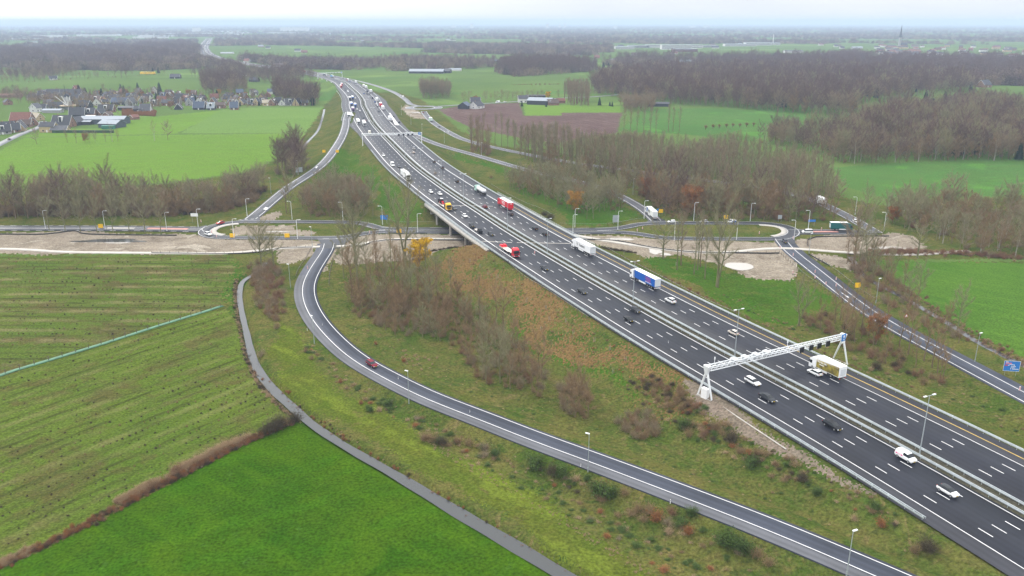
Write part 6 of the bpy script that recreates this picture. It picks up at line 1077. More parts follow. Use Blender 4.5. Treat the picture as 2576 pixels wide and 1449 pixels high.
for x, y, s, lab in ((1508,265.5,.72,'pair like dark conifer standing on the farm lawn'), (1534,267,.5,'left one of two short conifers on the farm lawn'), (1540,268,.45,'right one of two short conifers on the farm lawn'), (1313,268,.5,'dark conifer before the white farmhouse'), (1374,269,.5,'dark conifer before the farm barn'), (1518,175,1.5,'leftmost tall conifer in the forest beyond the farm'), (1530,177,1.4,'second tall conifer in the forest beyond the farm'), (1541,184,1.5,'third tall conifer in the forest beyond the farm'), (1553,181,1.3,'rightmost tall conifer in the forest beyond the farm'), (2325,270,1.4,'leftmost dark conifer in the right forest'), (2342,284,1.5,'lowest dark conifer in the right forest'), (2372,274,1.5,'tallest dark conifer in the right forest'), (2398,268,1.2,'rightmost dark conifer in the right forest'), (201,243,1.2,'dark conifer left of the pair behind the windmill'), (217,243,1.1,'dark conifer right of the pair behind the windmill'), (305,233,.9,'left conifer at the top edge of the village'), (347,226,.8,'small conifer in the meadow above the village'), (547,245,.9,'dark conifer at the right end of the village'), (313,240,1.0,'broad conifer above the village roofs'), (403,240,1.3,'tall dark conifer in the village centre'), (787,266,.8,'dark conifer beside the motorway wood'), (399,184,1.1,'dark conifer beside the yellow stack'), (385,186,.9,'second dark conifer beside the yellow stack')):
    tree('conifer', x, y, s, lab, name='conifer', cat_='conifer')
treerow(['thin', 'slim', 'thin', 'thin', 'slim', 'thin', 'thin', 'slim', 'thin', 'thin', 'slim', 'thin', 'thin', 'thin'], [(884,745),(905,755),(936,760),(957,735),(975,770),(995,745),(1012,752),(1034,738),(1051,742),(1100,770),(1136,760),(1206,807),(1246.5,823),(1266.5,838)], [1.5, 1.0, 1.4, 1.5, .95, 1.5, 1.4, .9, 1.3, 1.2, .8, 1.2, 1.2, 1.25], 'slender trunk rising from the loop thicket, %s from the left', group='slender trees in the loop thicket')
treerow(['olive', 'brown', 'slim', 'olive', 'slimgrey', 'brown', 'slim', 'olive', 'brown', 'slim', 'olive', 'brown'], [(866,700),(882,690),(900,722),(922,705),(948,692),(968,716),(986,700),(1006,722),(1030,705),(1075,730),(1098,722),(1150,770)], [.95, .9, 1.1, .9, 1., .8, 1.05, .85, .8, .85, .75, .75], 'bare tree standing before the sandy ground by the loop, %s from the left', group='trees before the sandy ground')
treerow('thin', [(2144,808),(2167,822),(2184,846),(2229,843),(2262,872),(2284,892),(2324,908),(2345,925),(2358,940)], [1.0, 1.15, 1.1, 1.0, 1.1, 1.2, 1.15, 1.1, .9], 'leaning thin tree in the scrub by the right ramp, %s from the left', group='thin trees by the right ramp')
BL = [('brush',769,885,.55,'brown'), ('brush',785,905,.5,'brown'), ('rustbush',856,963,.45,'rusty'), ('palebush',954,1034,.8,'pale'), ('greenbush',930,1034,.8,'green'), ('greenbush',977,1021,1.,'green'), ('rustbush',909,1016,.4,'rusty'), ('rustbush',946.5,866,.4,'rusty'), ('rustbush',1016.5,910,.45,'rusty'),
 ('brush',1069,1108,.8,'brown'), ('brush',1092,1112,.8,'brown'), ('darkbush',1114,1118,1.0,'dark'), ('brushred',1150,1116,.7,'reddish'), ('brush',1181,1119,.8,'brown'), ('brushgrey',1219,1132,.6,'grey'), ('greenbush',1244,1146,.8,'green'), ('greenbush',1348,1172,1.2,'green'), ('darkbush',1390,1192,1.1,'dark'), ('greenbush',1412,1196,1.3,'green'), ('palebush',1448,1209,.9,'pale'), ('greenbush',1478,1207,.7,'green'), ('greenbush',1508,1244,1.6,'green'), ('greenbush',1535,1248,1.2,'green'), ('brush',1572,1244,.6,'brown'), ('brush',1606,1286,.8,'brown'), ('brush',1628,1292,.8,'brown'), ('rustbush',1648,1308,.9,'rusty'), ('brushred',1693,1294,.7,'reddish'), ('greenbush',1738,1295,.9,'green'), ('palebush',1682,1342,.9,'pale'), ('rustbush',1731,1340,.7,'rusty'), ('greenbush',1825,1366,1.2,'green'), ('greenbush',1852,1376,1.,'green'), ('greenbush',1872,1386,1.2,'green'), ('brush',1902,1404,.7,'brown'), ('brush',1930,1420,.7,'brown'),
 ('darkbush',2019,1209,.9,'dark'), ('greenbush',2057,1243,.7,'green'), ('greenbush',2202,1280,.8,'green'), ('rustbush',2219,1323,.7,'rusty'), ('brush',2296,1388,.7,'brown'), ('darkbush',2334,1385,1.2,'dark'), ('palebush',2149,1308,.7,'pale'), ('brush',1950,1170,.5,'brown'), ('brush',1905,1145,.6,'brown'), ('darkbush',1840,1110,1.2,'dark'), ('brush',1800,1085,.8,'brown'), ('brushred',1770,1095,.7,'reddish'), ('greenbush',1720,1075,1.2,'green'), ('brush',1735,1100,.7,'brown'), ('brush',1860,1140,.6,'brown'), ('greenbush',1890,1170,1.0,'green'),
 ('brushgrey',655,898,.65,'grey'), ('brush',694,826,.7,'brown'), ('darkbush',668,1092,1.3,'dark'), ('darkbush',686,1084,1.4,'dark'), ('darkbush',704,1075,1.5,'dark'), ('brush',722,1068,.8,'brown'), ('darkbush',742,1060,1.3,'dark'), ('brushred',445,1190,.9,'reddish'), ('brush',385,1225,.55,'brown'), ('brushred',700,745,.9,'reddish'), ('brushgrey',648,700,1.1,'grey'), ('brushgrey',662,690,1.1,'grey'), ('greenbush',1600,680,.5,'green'), ('rustbush',1733,735,.6,'rusty'), ('brushred',1755,742,.5,'reddish'), ('brush',1850,790,.4,'brown'), ('brush',1880,806,.4,'brown'), ('darkbush',2205,927,1.1,'dark'), ('palebush',2150,905,.7,'pale'), ('palebush',2190,932,.8,'pale'), ('brushgrey',1095,440,.6,'grey'), ('brush',1235,448,.7,'brown'), ('brush',1180,442,.5,'brown'), ('darkbush',1385,550,1.3,'dark'), ('darkbush',1370,543,1.2,'dark')]
bc = {}
LOC = lambda x, y: 'on the slope of the near gantry' if 1700 < x < 2100 and 1040 < y < 1250 else 'between loop ramp and creek' if x < 1950 and y > 1000 and x > 850 else 'at the creek' if x < 760 else 'on the verge below the motorway end' if y > 1200 else 'inside the loop ramp' if x < 1100 and y > 840 else 'beside the outgoing lanes'
for k, x, y, s, c in sorted(BL, key=lambda b: b[1]):
    l = LOC(x, y); n_ = bc.get((c, l), 0); bc[(c, l)] = n_+1
    tree(k, x, y, s, '%s shrub %s, %s such from the left' % (c, l, ORD[n_]), name='shrub', cat_='shrub', group='shrubs on the verges')
# strips of reed and brambles that nobody could count
def reeds(name, pts, n, mix, hs, width, label, cat_='reeds'):
    P = catmull([G(*p) for p in pts], 2); s_ = np.concatenate([[0], np.cumsum(np.linalg.norm(np.diff(P[:, :2], axis=0), axis=1))]); t = RNG.uniform(0, s_[-1], n); Q = np.stack([np.interp(t, s_, P[:, 0]), np.interp(t, s_, P[:, 1])], 1)+RNG.normal(0, width, (n, 2)); wood(name, Q, mix, hs, label, cat_, .1)
HB = [(-150,1500),(0,1423),(140,1358),(300,1275),(480,1182),(600,1122),(690,1082),(748,1058)]
reeds('bramble_strip', HB, 620, dict(darkbush=3, rustbush=2, brushred=2, palebush=1), (.22, .42), .55, 'rusty bramble strip dividing planted field and meadow', 'bramble strip')
reeds('reed_strip', [(-100,1462),(0,1418),(80,1382)], 90, dict(palebush=1), (.5, .75), .6, 'pale reeds at the lower left corner of the bramble strip')
reeds('reed_strip', [(290,1268),(350,1237),(400,1212)], 70, dict(palebush=1), (.5, .8), .5, 'pale reeds halfway up the bramble strip'); reeds('reed_strip', [(410,1208),(480,1170),(560,1130),(620,1103)], 130, dict(palebush=1), (.5, .85), .5, 'long pale reeds near the upper end of the bramble strip')
reeds('reed_strip', [(594,700),(592,740),(600,800),(612,860),(640,945),(690,1010),(735,1045)], 420, dict(palebush=3, darkbush=1), (.22, .4), .4, 'thin dry reeds along the field bank of the creek')
reeds('bank_plants', [(640,930),(695,965),(730,1000),(790,1045),(870,1098),(1000,1175),(1150,1265),(1300,1352),(1430,1430)], 160, dict(rustbush=2, palebush=1, darkbush=1), (.12, .3), .5, 'rusty plants on the verge bank of the creek', 'bank plants')
reeds('dry_grass', [(1060,1098),(1160,1160),(1290,1232),(1420,1310),(1560,1400),(1640,1449)], 200, dict(palebush=1), (.1, .26), .7, 'line of dry grass along the lower verge', 'dry grass'); reeds('dry_grass', [(1500,622),(1650,694),(1760,748),(1960,840),(2130,930),(2330,1010)], 240, dict(palebush=2, brushred=1), (.12, .3), 1., 'rough dry growth behind the right guard rail', 'dry grass')
reeds('dry_grass', [(1010,885),(1045,905),(1050,930)], 26, dict(palebush=1), (.35, .6), 3, 'pale grass tufts inside the loop ramp', 'dry grass'); reeds('earth_bank', [(1082,633),(1110,627),(1150,622)], 60, dict(darkbush=1), (.2, .4), .5, 'dark row of dug earth and roots before the bridge', 'earth bank'); reeds('earth_bank', [(1510,623),(1545,628),(1575,632),(1596,636)], 90, dict(darkbush=1), (.25, .5), .6, 'dark heap of dug roots right of the motorway', 'earth bank')
reeds('reeds', [(2175,640),(2300,635),(2450,640),(2576,652)], 260, dict(brushred=2, palebush=1), (.35, .6), 2, 'reddish reeds above the near right field'); reeds('reeds', [(2260,715),(2350,775),(2440,835),(2560,900),(2640,950)], 260, dict(palebush=2, brushred=1), (.3, .5), 1.2, 'dry reeds along the ditch of the near right field')
hz_rows = [fill([(308,276),(352,276),(352,290),(308,292)], 2.6), fill([(352,277),(392,279),(390,292),(352,291)], 2.6)]
wood('beech_hedges', np.vstack(hz_rows), dict(rustbush=1), (.55, .75), 'dark red nursery hedges in the village', 'hedge')
# rows of young plants in the two planted fields
def planted(poly, ang, rowgap, step, keep):
    W_ = np.array([G(*p)[:2] for p in poly]); c, s = math.cos(ang), math.sin(ang); U = W_@np.array([[c, -s], [s, c]]); out = []
    for v in np.arange(U[:, 1].min(), U[:, 1].max(), rowgap):
        u = np.arange(U[:, 0].min(), U[:, 0].max(), step); u = u+RNG.normal(0, .25, len(u)); q = np.stack([u*c-v*s, u*s+v*c], 1); out.append(q[RNG.uniform(0, 1, len(q)) < keep*(.5+.5*math.sin(v*.9+ang)**2)])
    P = np.vstack(out); return P[inpoly(P[:, 0], P[:, 1], [tuple(w_) for w_ in W_])]
wood('young_plants', planted([(-100,1000),(0,955),(560,778),(592,840),(640,960),(695,1035),(640,1080),(300,1262),(0,1400),(-100,1440)], ANG, 3.6, 1.6, .55), dict(darkbush=3, brush=1), (.07, .17), 'rows of young nursery plants in the lower planted field', 'young plants')
wood('young_plants', planted([(-100,655),(0,652),(578,650),(588,700),(560,760),(0,925),(-100,960)], 0., 4.6, 1.8, .55), dict(darkbush=2, brush=1), (.08, .2), 'rows of young nursery plants in the upper planted field', 'young plants')
# ---------------------------------------------------------------- stakes of newly planted trees on the brown slope
def stake():
    r = empty('sapling', (0, 0, 0)); 
    for s in (-.25, .25): b = MB(); b.tube((s, 0, 0), (s, 0, 1.5), .045, n=4); b.build('stake', M['bark_birch'], r)
    b = MB(); b.tube((0, 0, 0), (0, 0, 2.4), .03, .01, n=4); b.tube((0, 0, 1.6), (.3, .1, 2.2), .015, .008, n=4); b.tube((0, 0, 1.4), (-.3, .1, 2.), .015, .008, n=4); b.build('stem', M['bark'], r); return r
sk = stake(); SP = [(1373,778),(1382,807),(1424,811),(1361,832),(1442,842),(1495,860),(1534,882),(1472,900),(1573,907),(1542,940),(1182,660),(1208,674),(1228,690),(1252,700),(1295,730),(1325,760),(1345,700),(1660,650),(1570,640),(1610,650),(1700,668)]
SP.sort()
for i, (x, y) in enumerate(SP): place(sk, tuple(ground(x, y)), .5, 'staked sapling on the motorway slope, %s from the left' % ORD[i], 'sapling', 'staked saplings on the slopes')
# ---------------------------------------------------------------- buildings
for n_, c, v in (('roof_dark', (.045, .048, .058), .2), ('roof_grey', (.075, .078, .09), .2), ('roof_red', (.15, .06, .045), .25), ('roof_brown', (.075, .05, .042), .25), ('roof_light', (.24, .27, .31), .1), ('roof_blue', (.065, .085, .13), .15), ('roof_beige', (.33, .29, .22), .15), ('roof_turquoise', (.02, .42, .42), .1), ('wall_brick', (.21, .12, .085), .2), ('wall_yellow', (.42, .32, .19), .15), ('wall_white', (.55, .55, .54), .06), ('wall_dark', (.035, .04, .05), .2), ('wall_grey', (.28, .28, .28), .15), ('wall_blue', (.06, .075, .10), .15), ('trim_white', (.75, .75, .75), .05), ('win', (.03, .035, .045), .1), ('hedge_green', (.02, .05, .02), .3), ('container_green', (.03, .16, .12), .1), ('stack_yellow', (.62, .40, .03), .1)):
    M[n_] = pmat(n_, c, .8 if n_ != 'win' else .15, var=v, vs=.7)
def house(x, y, w_, d_, ev, rg, rz, roof, wall, label, cat_='house', chim=1, dormer=0, win=2, name='house', at=None, group=None, trim=True):
    """gabled building; ridge along local x"""
    p = G(x, y) if at is None else at; p = np.array(p, float); p[2] = float(height(p[0], p[1])[0]) if cat_ != 'x' else 0
    r = empty(name, tuple(p), rz, label, cat_, group); X_, Y_ = w_/2, d_/2; b = MB()
    b.add([(-X_, -Y_, -.4), (X_, -Y_, -.4), (X_, Y_, -.4), (-X_, Y_, -.4), (-X_, -Y_, ev), (X_, -Y_, ev), (X_, Y_, ev), (-X_, Y_, ev), (-X_, 0, rg-.15), (X_, 0, rg-.15)], [(0, 1, 5, 4), (2, 3, 7, 6), (1, 2, 6, 9, 5), (3, 0, 4, 8, 7), (4, 5, 9, 8), (6, 7, 8, 9)]); wl = b.build('wall', M[wall], r)
    b = MB(); e = .45; k = (rg-ev)/Y_; t = .22
    for s in (-1, 1):
        ya, za = s*(Y_+e), ev-e*k+.12; P = [(-X_-e, ya, za), (X_+e, ya, za), (X_+e, 0, rg+.12), (-X_-e, 0, rg+.12)]; Q = [(a, b_, c-t) for a, b_, c in P]; b.add(P+Q, [(0, 1, 2, 3) if s < 0 else (3, 2, 1, 0), (7, 6, 5, 4) if s < 0 else (4, 5, 6, 7), (0, 4, 5, 1), (1, 5, 6, 2), (3, 7, 4, 0)])
    rf = b.build('roof', M[roof], r)
    if trim:
        b = MB()
        for sx_ in (-1, 1):
            for s in (-1, 1): b.tube((sx_*(X_+e+.02), s*(Y_+e), ev-e*k), (sx_*(X_+e+.02), 0, rg), .13, n=4)
        tag(b.build('gable_trim', M['trim_white'], rf))
    for c in range(chim): b = MB(); cx_ = (-.3+.6*c)*w_*.8; b.box(cx_-.4, cx_+.4, -.35, .35, rg-.6, rg+1.1); b.build('chimney', M['wall_brick'], rf)
    for c in range(dormer): b = MB(); b.box(-1.6, 1.6, -Y_*.75, -Y_*.2, ev+.9, rg-.9); dm = b.build('dormer', M['trim_white'], rf); b = MB(); b.box(-1.3, 1.3, -Y_*.75-.04, -Y_*.75, ev+1.2, rg-1.2 if rg-1.2 > ev+1.6 else ev+1.7); b.build('window', M['win'], dm)
    for c in range(win):
        xx = (-.25+.5*c/(max(1, win-1)))*w_ if win > 1 else 0; b = MB(); b.box(xx-.7, xx+.7, -Y_-.05, -Y_-.0, .9, min(ev-.2, 2.2)); b.build('window', M['win'], wl)
    for s in (-1, 1):
        if win: b = MB(); b.box(s*X_-.04, s*X_+.04, -.7, .7, 1., 2.2); b.box(s*X_-.04, s*X_+.04, -.5, .5, ev+.3, ev+1.4); b.build('gable_window', M['win'], wl)
    if win: b = MB(); b.box(-.5, .5, -Y_-.05, -Y_, 0, 2.1); b.build('door', M['trim_white'], wl)
    return r
V = []
def zc(px_, py_): return px_/7.314, 220+py_/7.314      # village close-up to picture position
HS = [ # village: close-up x, base y, width m, depth, eave, ridge, rotation, roof, wall, chimneys, dormers, text
 (60,850,13,8,3,8.5,.5,'roof_dark','wall_grey',1,1,'dark roofed row house at the left edge of the village'), (140,800,12,8,3,9,.5,'roof_dark','wall_grey',1,0,'second dark row house from the left edge by the street'), (270,815,10,8,3,8.5,.5,'roof_dark','wall_brick',1,0,'third house up the left village street'), (380,785,12,9,3.2,9.5,1.9,'roof_dark','wall_yellow',1,0,'house with a yellow gable on the left village street'),
 (500,720,9,8,3,7,.2,'roof_brown','wall_brick',1,0,'low brown house beside the yellow gable'), (420,640,19,13,3,10,.1,'roof_red','wall_brick',0,0,'huge old farmhouse with a red and grey roof'), (610,690,10,8,3,8,-.9,'roof_dark','wall_brick',1,0,'brick house behind the beige roofed one'), (680,600,13,9,3,7.5,-.5,'roof_beige','wall_yellow',0,0,'house with a pale beige roof beside the street'), (665,445,9,9,5,9.5,1.4,'roof_grey','wall_white',0,0,'white gabled house left of the windmill'), (740,430,14,8,3,8,.2,'roof_dark','wall_grey',0,0,'dark house right of the white gable'),
 (910,815,13,9,5.5,9,.05,'roof_dark','wall_yellow',1,0,'two storey yellow brick house at the field edge'), (1120,820,14,9,2.6,6,.05,'roof_grey','wall_yellow',0,0,'low outbuilding right of the yellow brick house'), (1180,720,18,13,3,11,-.05,'roof_dark','wall_brick',1,1,'big thatched looking dark farmhouse with white dormer'), (1390,690,14,11,3.5,8,1.3,'roof_dark','wall_dark',0,0,'open black barn beside the big farmhouse'), (1580,680,11,8,3.2,4,.1,'roof_light','wall_dark',0,0,'flat black shed with a pale roof'), (1940,660,44,14,5,7.5,-.0,'roof_light','wall_blue',0,0,'long blue grey barn at the field corner'), (2070,730,20,14,4,7,-.25,'roof_light','wall_blue',0,0,'smaller blue grey barn before the long barn'),
 (1680,590,9,9,2.3,4.5,0,'trim_white','wall_white',0,0,'white party tent on the farm yard'), (1440,540,15,10,3,10,.2,'roof_dark','wall_dark',1,0,'dark gabled house above the black barn'), (1660,520,13,9,3.2,8.5,0,'roof_dark','wall_brick',1,1,'brick house with white dormer behind the long barn'), (1860,510,9,8,3,7,1.2,'roof_dark','wall_brick',0,0,'narrow house right of the dormer house'), (1970,450,17,9,3,8.5,0,'roof_dark','wall_brick',2,1,'long dark house with wide white dormer'), (2360,410,20,8,3,4.5,.05,'roof_grey','wall_dark',0,0,'low dark shed above the red hedges'), (1990,545,9,7,3,6,1.5,'roof_brown','wall_brick',0,0,'small brick gable before the red hedges'), (2470,600-20,8,7,2.5,5,1.1,'roof_red','wall_brick',0,0,'small red roofed shed below the red hedges'),
 (1050,390,17,10,3,8,.1,'roof_dark','wall_grey',1,0,'broad dark roof left of the windmill base'), (1560,370,16,10,3.5,9,-.2,'roof_dark','wall_dark',1,0,'dark house right of the windmill'), (1370,250,15,9,3.5,8.5,-.1,'roof_dark','wall_dark',1,0,'dark roof right behind the windmill sails'), (1550,220,10,8,3,6.5,0,'roof_blue','wall_grey',0,0,'small roof with glass panels behind the conifers'), (1800,290,14,10,5,9.5,-.3,'roof_brown','wall_yellow',1,1,'tall brick villa with white dormer'), (1930,300,8,8,3,6,.8,'roof_dark','wall_yellow',0,0,'low house right of the brick villa'), (2040,240,16,9,3,8,0,'roof_dark','wall_white',1,1,'white house behind the brick villa'),
 (2260,310,24,10,3.5,8.5,0,'roof_blue','wall_dark',0,0,'long roof covered with solar panels'), (2420,320,12,10,3,9,1.5,'roof_grey','wall_grey',0,0,'house with bold white gables right of the solar roof'), (2180,250,12,9,3,8,-.2,'roof_grey','wall_white',0,0,'house with a white gable above the solar roof'), (1090,180,30,14,4,11,.02,'roof_dark','wall_grey',0,0,'large dark complex behind the windmill, left half'), (1330,180,28,14,4,11,.02,'roof_dark','wall_grey',0,0,'large dark complex behind the windmill, right half'), (900,180,24,12,3.5,9,.3,'roof_dark','wall_grey',0,0,'dark roofs left of the large complex'), (1420,110,10,8,4,11,1.3,'roof_red','wall_brick',2,0,'house with an orange red roof edge above the complex'), (950,220,16,9,3,7,.1,'roof_brown','wall_brick',0,0,'brick house below the dark roofs'), (720,180,14,9,3,5,.2,'roof_light','wall_grey',0,0,'pale flat shed at the back left of the village'), (90,180,40,14,3,5,.15,'roof_red','wall_brick',0,0,'long orange brick yard sheds at the far left'), (980,460,20,9,3,4.2,0,'roof_light','wall_grey',0,0,'pale metal roofed shed below the windmill')]
for a in HS:
    x, y = zc(a[0], a[1]); house(x, y, a[2], a[3], a[4], a[5], a[6], a[7], a[8], a[11], chim=a[9], dormer=a[10], win=2 if 'shed' not in a[11] and 'barn' not in a[11] and 'tent' not in a[11] else 0, trim=a[8] not in ('wall_blue',), name='barn' if 'barn' in a[11] else 'shed' if 'shed' in a[11] or 'outbuilding' in a[11] else 'tent' if 'tent' in a[11] else 'house', cat_='barn' if 'barn' in a[11] else 'shed' if 'shed' in a[11] or 'outbuilding' in a[11] else 'tent' if 'tent' in a[11] else 'house')
R1 = [(1440,905,'roof_grey','wall_grey'), (1500,860,'roof_dark','wall_white'), (1560,940,'roof_dark','wall_brick'), (1690,935,'roof_dark','wall_brick'), (1790,925,'roof_dark','wall_grey'), (1800,975,'roof_grey','wall_dark'), (1910,935,'roof_dark','wall_grey'), (2010,925,'roof_dark','wall_white'), (2010,975,'roof_blue','wall_dark'), (2080,950,'roof_grey','wall_brick'), (2150,930,'roof_dark','wall_brick'), (2130,975,'roof_light','wall_dark'), (2220,960,'roof_brown','wall_brick'), (2330,935,'roof_grey','wall_brick'), (2360,975,'roof_blue','wall_brick'), (2440,925,'roof_dark','wall_yellow'), (2540,930,'roof_grey','wall_brick'), (1400,1000,'roof_dark','wall_dark'), (1470,1000,'roof_grey','wall_white'), (1950,830,'roof_brown','wall_brick'), (1700,860,'roof_dark','wall_brick'), (1560,810,'roof_dark','wall_white'), (1350,880,'roof_dark','wall_grey'), (1240,920,'roof_dark','wall_brick'), (1850,880,'roof_grey','wall_yellow')]
R1 = [(a/4, 31.4+b/4, c, d) for a, b, c, d in R1]+[(644+a/4, 31.4+b/4, c, d) for a, b, c, d in ((10,930,'roof_dark','wall_yellow'), (115,932,'roof_beige','wall_yellow'), (175,930,'roof_brown','wall_brick'), (225,925,'roof_dark','wall_brick'), (275,930,'roof_dark','wall_white'), (345,930,'roof_grey','wall_grey'), (420,930,'roof_dark','wall_yellow'), (490,930,'roof_grey','wall_brick'))]
R1.sort(key=lambda h: h[0])
for i, (x, y, rf, wl) in enumerate(R1):
    house(x, y, 10+3*math.sin(i*1.7), 8, 3+.8*math.sin(i), 8+1.2*math.sin(i*2.1), (1.57 if i % 2 else .15)+.2*math.sin(i*3), rf, wl, '%s house with %s roof in the long village row, %s from the left' % (wl[5:], rf[5:], ORD[i] if i < 30 else 'last but %d' % (len(R1)-i-1) if i < len(R1)-1 else 'very last') if i < 30 else 'rightmost houses of the village row, %s' % ['third from the motorway wood', 'second from the motorway wood', 'closest to the motorway wood'][min(2, i-30)], dormer=i % 3 == 0, chim=1 if i % 2 else 0, group='houses of the long village row')
for x, y, w_, d_, ev, rg, rz, rf, wl, lab, nm in ((1315.5,257,12,10,5,8.5,.1,'roof_dark','wall_white','white farmhouse with dark roof beyond the ploughed field','house'), (1361,262,30,20,5,8,-.35,'roof_light','wall_dark','wide open barn with grey white roof at the white farm','barn'), (1390,264,13,11,3,7,.3,'roof_brown','wall_brick','brown brick stable beside the open barn','barn'), (1410,259,10,8,3,6,.2,'roof_red','wall_brick','small red roofed barn at the white farm','barn'), (1347,247,26,9,4,5,0,'roof_dark','wall_dark','long dark shed roof behind the white farm','shed'),
 (1169,272,15,12,3.5,7.5,1.3,'roof_blue','wall_dark','left dark barn of the farm at the ploughed field','barn'), (1200,272,15,11,3.5,8,1.,'roof_dark','wall_white','farmhouse with big windows at the ploughed field','house'), (1196,263,12,10,4,9,.1,'roof_dark','wall_dark','rear dark house of the farm at the ploughed field','house'), (1074,184,68,22,4,8,-.08,'roof_light','wall_dark','very long low barn with a ribbed roof beyond the pasture','barn'), (1118,183,26,20,4,8,-.1,'roof_dark','wall_dark','dark barn at the right end of the very long barn','barn'), (1214,156,80,20,4,7,0,'roof_blue','wall_dark','long dark stable far behind the long barn','barn'), (1145,178,26,14,3,5,0,'roof_light','wall_white','pale shed with a silo right of the dark barn','shed'), (869,171,24,14,3,6,.1,'roof_blue','wall_grey','grey blue barn at the edge of the far wood','barn'), (898,150,36,12,3,5,0,'roof_light','wall_white','low white hall among the far woods','barn'), (764,158,16,10,3,6,.1,'roof_dark','wall_white','white sided farm beside the far motorway','house'),
 (1593,262,10,10,2.5,7,.4,'roof_turquoise','wall_dark','shed with a bright turquoise roof at the wood','shed'), (1655.5,267,25,10,3.5,5,-.05,'roof_dark','wall_dark','long black shed with open front at the forest edge','shed'), (2474.5,219,18,14,4,11,.5,'roof_dark','wall_brick','brick farmhouse with steep roof at the right forest','house'), (1863,186,28,14,9,11,.05,'roof_grey','wall_yellow','pale mansion among the trees of the forest park','mansion'), (617,191,18,10,3,7,.1,'roof_dark','wall_white','white farm left of the motorway wood','house'), (640,205,15,9,3,7.5,-.3,'roof_dark','wall_dark','dark barn above the round wood','barn'), (442,197,17,12,3,8,.1,'roof_dark','wall_dark','dark farmhouse beside the small orchard','house'), (135,201,12,8,3,7,.5,'roof_dark','wall_white','small white cottage in the far left pasture','house'), (353,151,18,10,3,9,.9,'roof_grey','wall_white','white gabled house before the far left forest','house'), (145,152,30,12,3,7,.1,'roof_dark','wall_grey','dark farm roofs before the far left forest','house'), (298,134,50,14,4,6,0,'roof_light','wall_grey','long grey hall at the far left forest edge','barn'), (455,142,40,14,3,5,0,'roof_light','wall_white','white workshops left of the distant motorway','workshop'), (572,135,40,14,3,5,0,'roof_light','wall_white','white building right of the distant motorway','workshop'), (2155,122.5,40,18,4,8,0,'roof_light','wall_grey','pale barn far away at the green strip','barn'), (1995,133,60,20,6,9,0,'roof_grey','wall_white','white halls before the far town','hall')):
    house(x, y, w_, d_, ev, rg, rz, rf, wl, lab, cat_=nm, name='hall' if nm == 'workshop' else nm, chim=1 if nm == 'house' else 0, win=2 if nm == 'house' else 0, dormer=0, trim=nm == 'house')
def block(x, y, w_, d_, h_, mat, label, name='building', cat_='building', rz=0., bands=0, group=None, z=0.):
    p = G(x, y); r = empty(name, (p[0], p[1], float(height(p[0], p[1])[0])), rz, label, cat_, group); b = MB(); b.box(-w_/2, w_/2, -d_/2, d_/2, -.5, h_); wl = b.build('wall', M[mat], r); b = MB(); b.box(-w_/2-.2, w_/2+.2, -d_/2-.2, d_/2+.2, h_, h_+.4); b.build('roof', M['roof_light'], r)
    for k in range(bands): z_ = (k+.55)*h_/(bands+.3); b = MB(); b.box(-w_/2+1, w_/2-1, -d_/2-.06, -d_/2, z_, z_+h_/(bands+.3)*.4); b.build('window', M['win'], wl)
    return r
for i, (x, y, w_, h_, m) in enumerate(((1570,123,70,9,'wall_white'), (1605,120,80,9,'wall_grey'), (1648,120,75,11,'wall_white'), (1700,124,110,16,'wall_white'), (1722,130,80,9,'roof_red'), (1745,121,60,12,'wall_white'), (1785,119,60,8,'wall_grey'), (1860,116,130,9,'wall_white'), (1905,114,110,12,'wall_white'), (1945,113,50,9,'wall_white'))):
    block(x, y, w_, 40, h_, m, ['white works at the left end of the industrial estate', 'grey works second from the left in the industrial estate', 'white hall third from the left in the industrial estate', 'largest white factory of the industrial estate', 'low red hall before the largest white factory', 'white tower like hall right of the largest factory', 'grey hall in the middle of the industrial estate', 'long low white hall in the industrial estate', 'long white hall before the town trees', 'white hall at the right end of the industrial estate'][i], name='factory_hall', cat_='factory hall', bands=2, group='halls of the far industrial estate')
TN = []
for i in range(96):
    x = RNG2.uniform(2190, 2590) if i % 3 else RNG2.uniform(2230, 2320); y = RNG2.uniform(118, 152)+(x-2400)*.01; TN.append((x, y))
TN.sort()
for i, (x, y) in enumerate(TN):
    wl = ['wall_white', 'wall_yellow', 'wall_grey', 'wall_brick', 'wall_white'][i % 5]; p = G(x, y); r = empty('house', (p[0], p[1], -.1), RNG2.uniform(-.6, .6), '%s house in the hazy town below the church spire' % wl[5:], 'house', 'houses of the hazy town'); w2, d2 = RNG2.uniform(7, 14), 5.; b = MB(); b.box(-w2, w2, -d2, d2, 0, 6.5); b.build('wall', M[wl], r); b = MB(); b.prism([(-w2-.5, 6.5), (w2+.5, 6.5), (w2-3, 11), (-w2+3, 11)], -d2-.5, d2+.5) if False else b.add([(-w2-.5, -d2-.5, 6.5), (w2+.5, -d2-.5, 6.5), (w2+.5, d2+.5, 6.5), (-w2-.5, d2+.5, 6.5), (-w2, 0, 10.5), (w2, 0, 10.5)], [(0, 1, 5, 4), (2, 3, 4, 5), (1, 2, 5), (3, 0, 4), (3, 2, 1, 0)]); b.build('roof', M[['roof_dark', 'roof_red', 'roof_grey', 'roof_brown'][i % 4]], r)
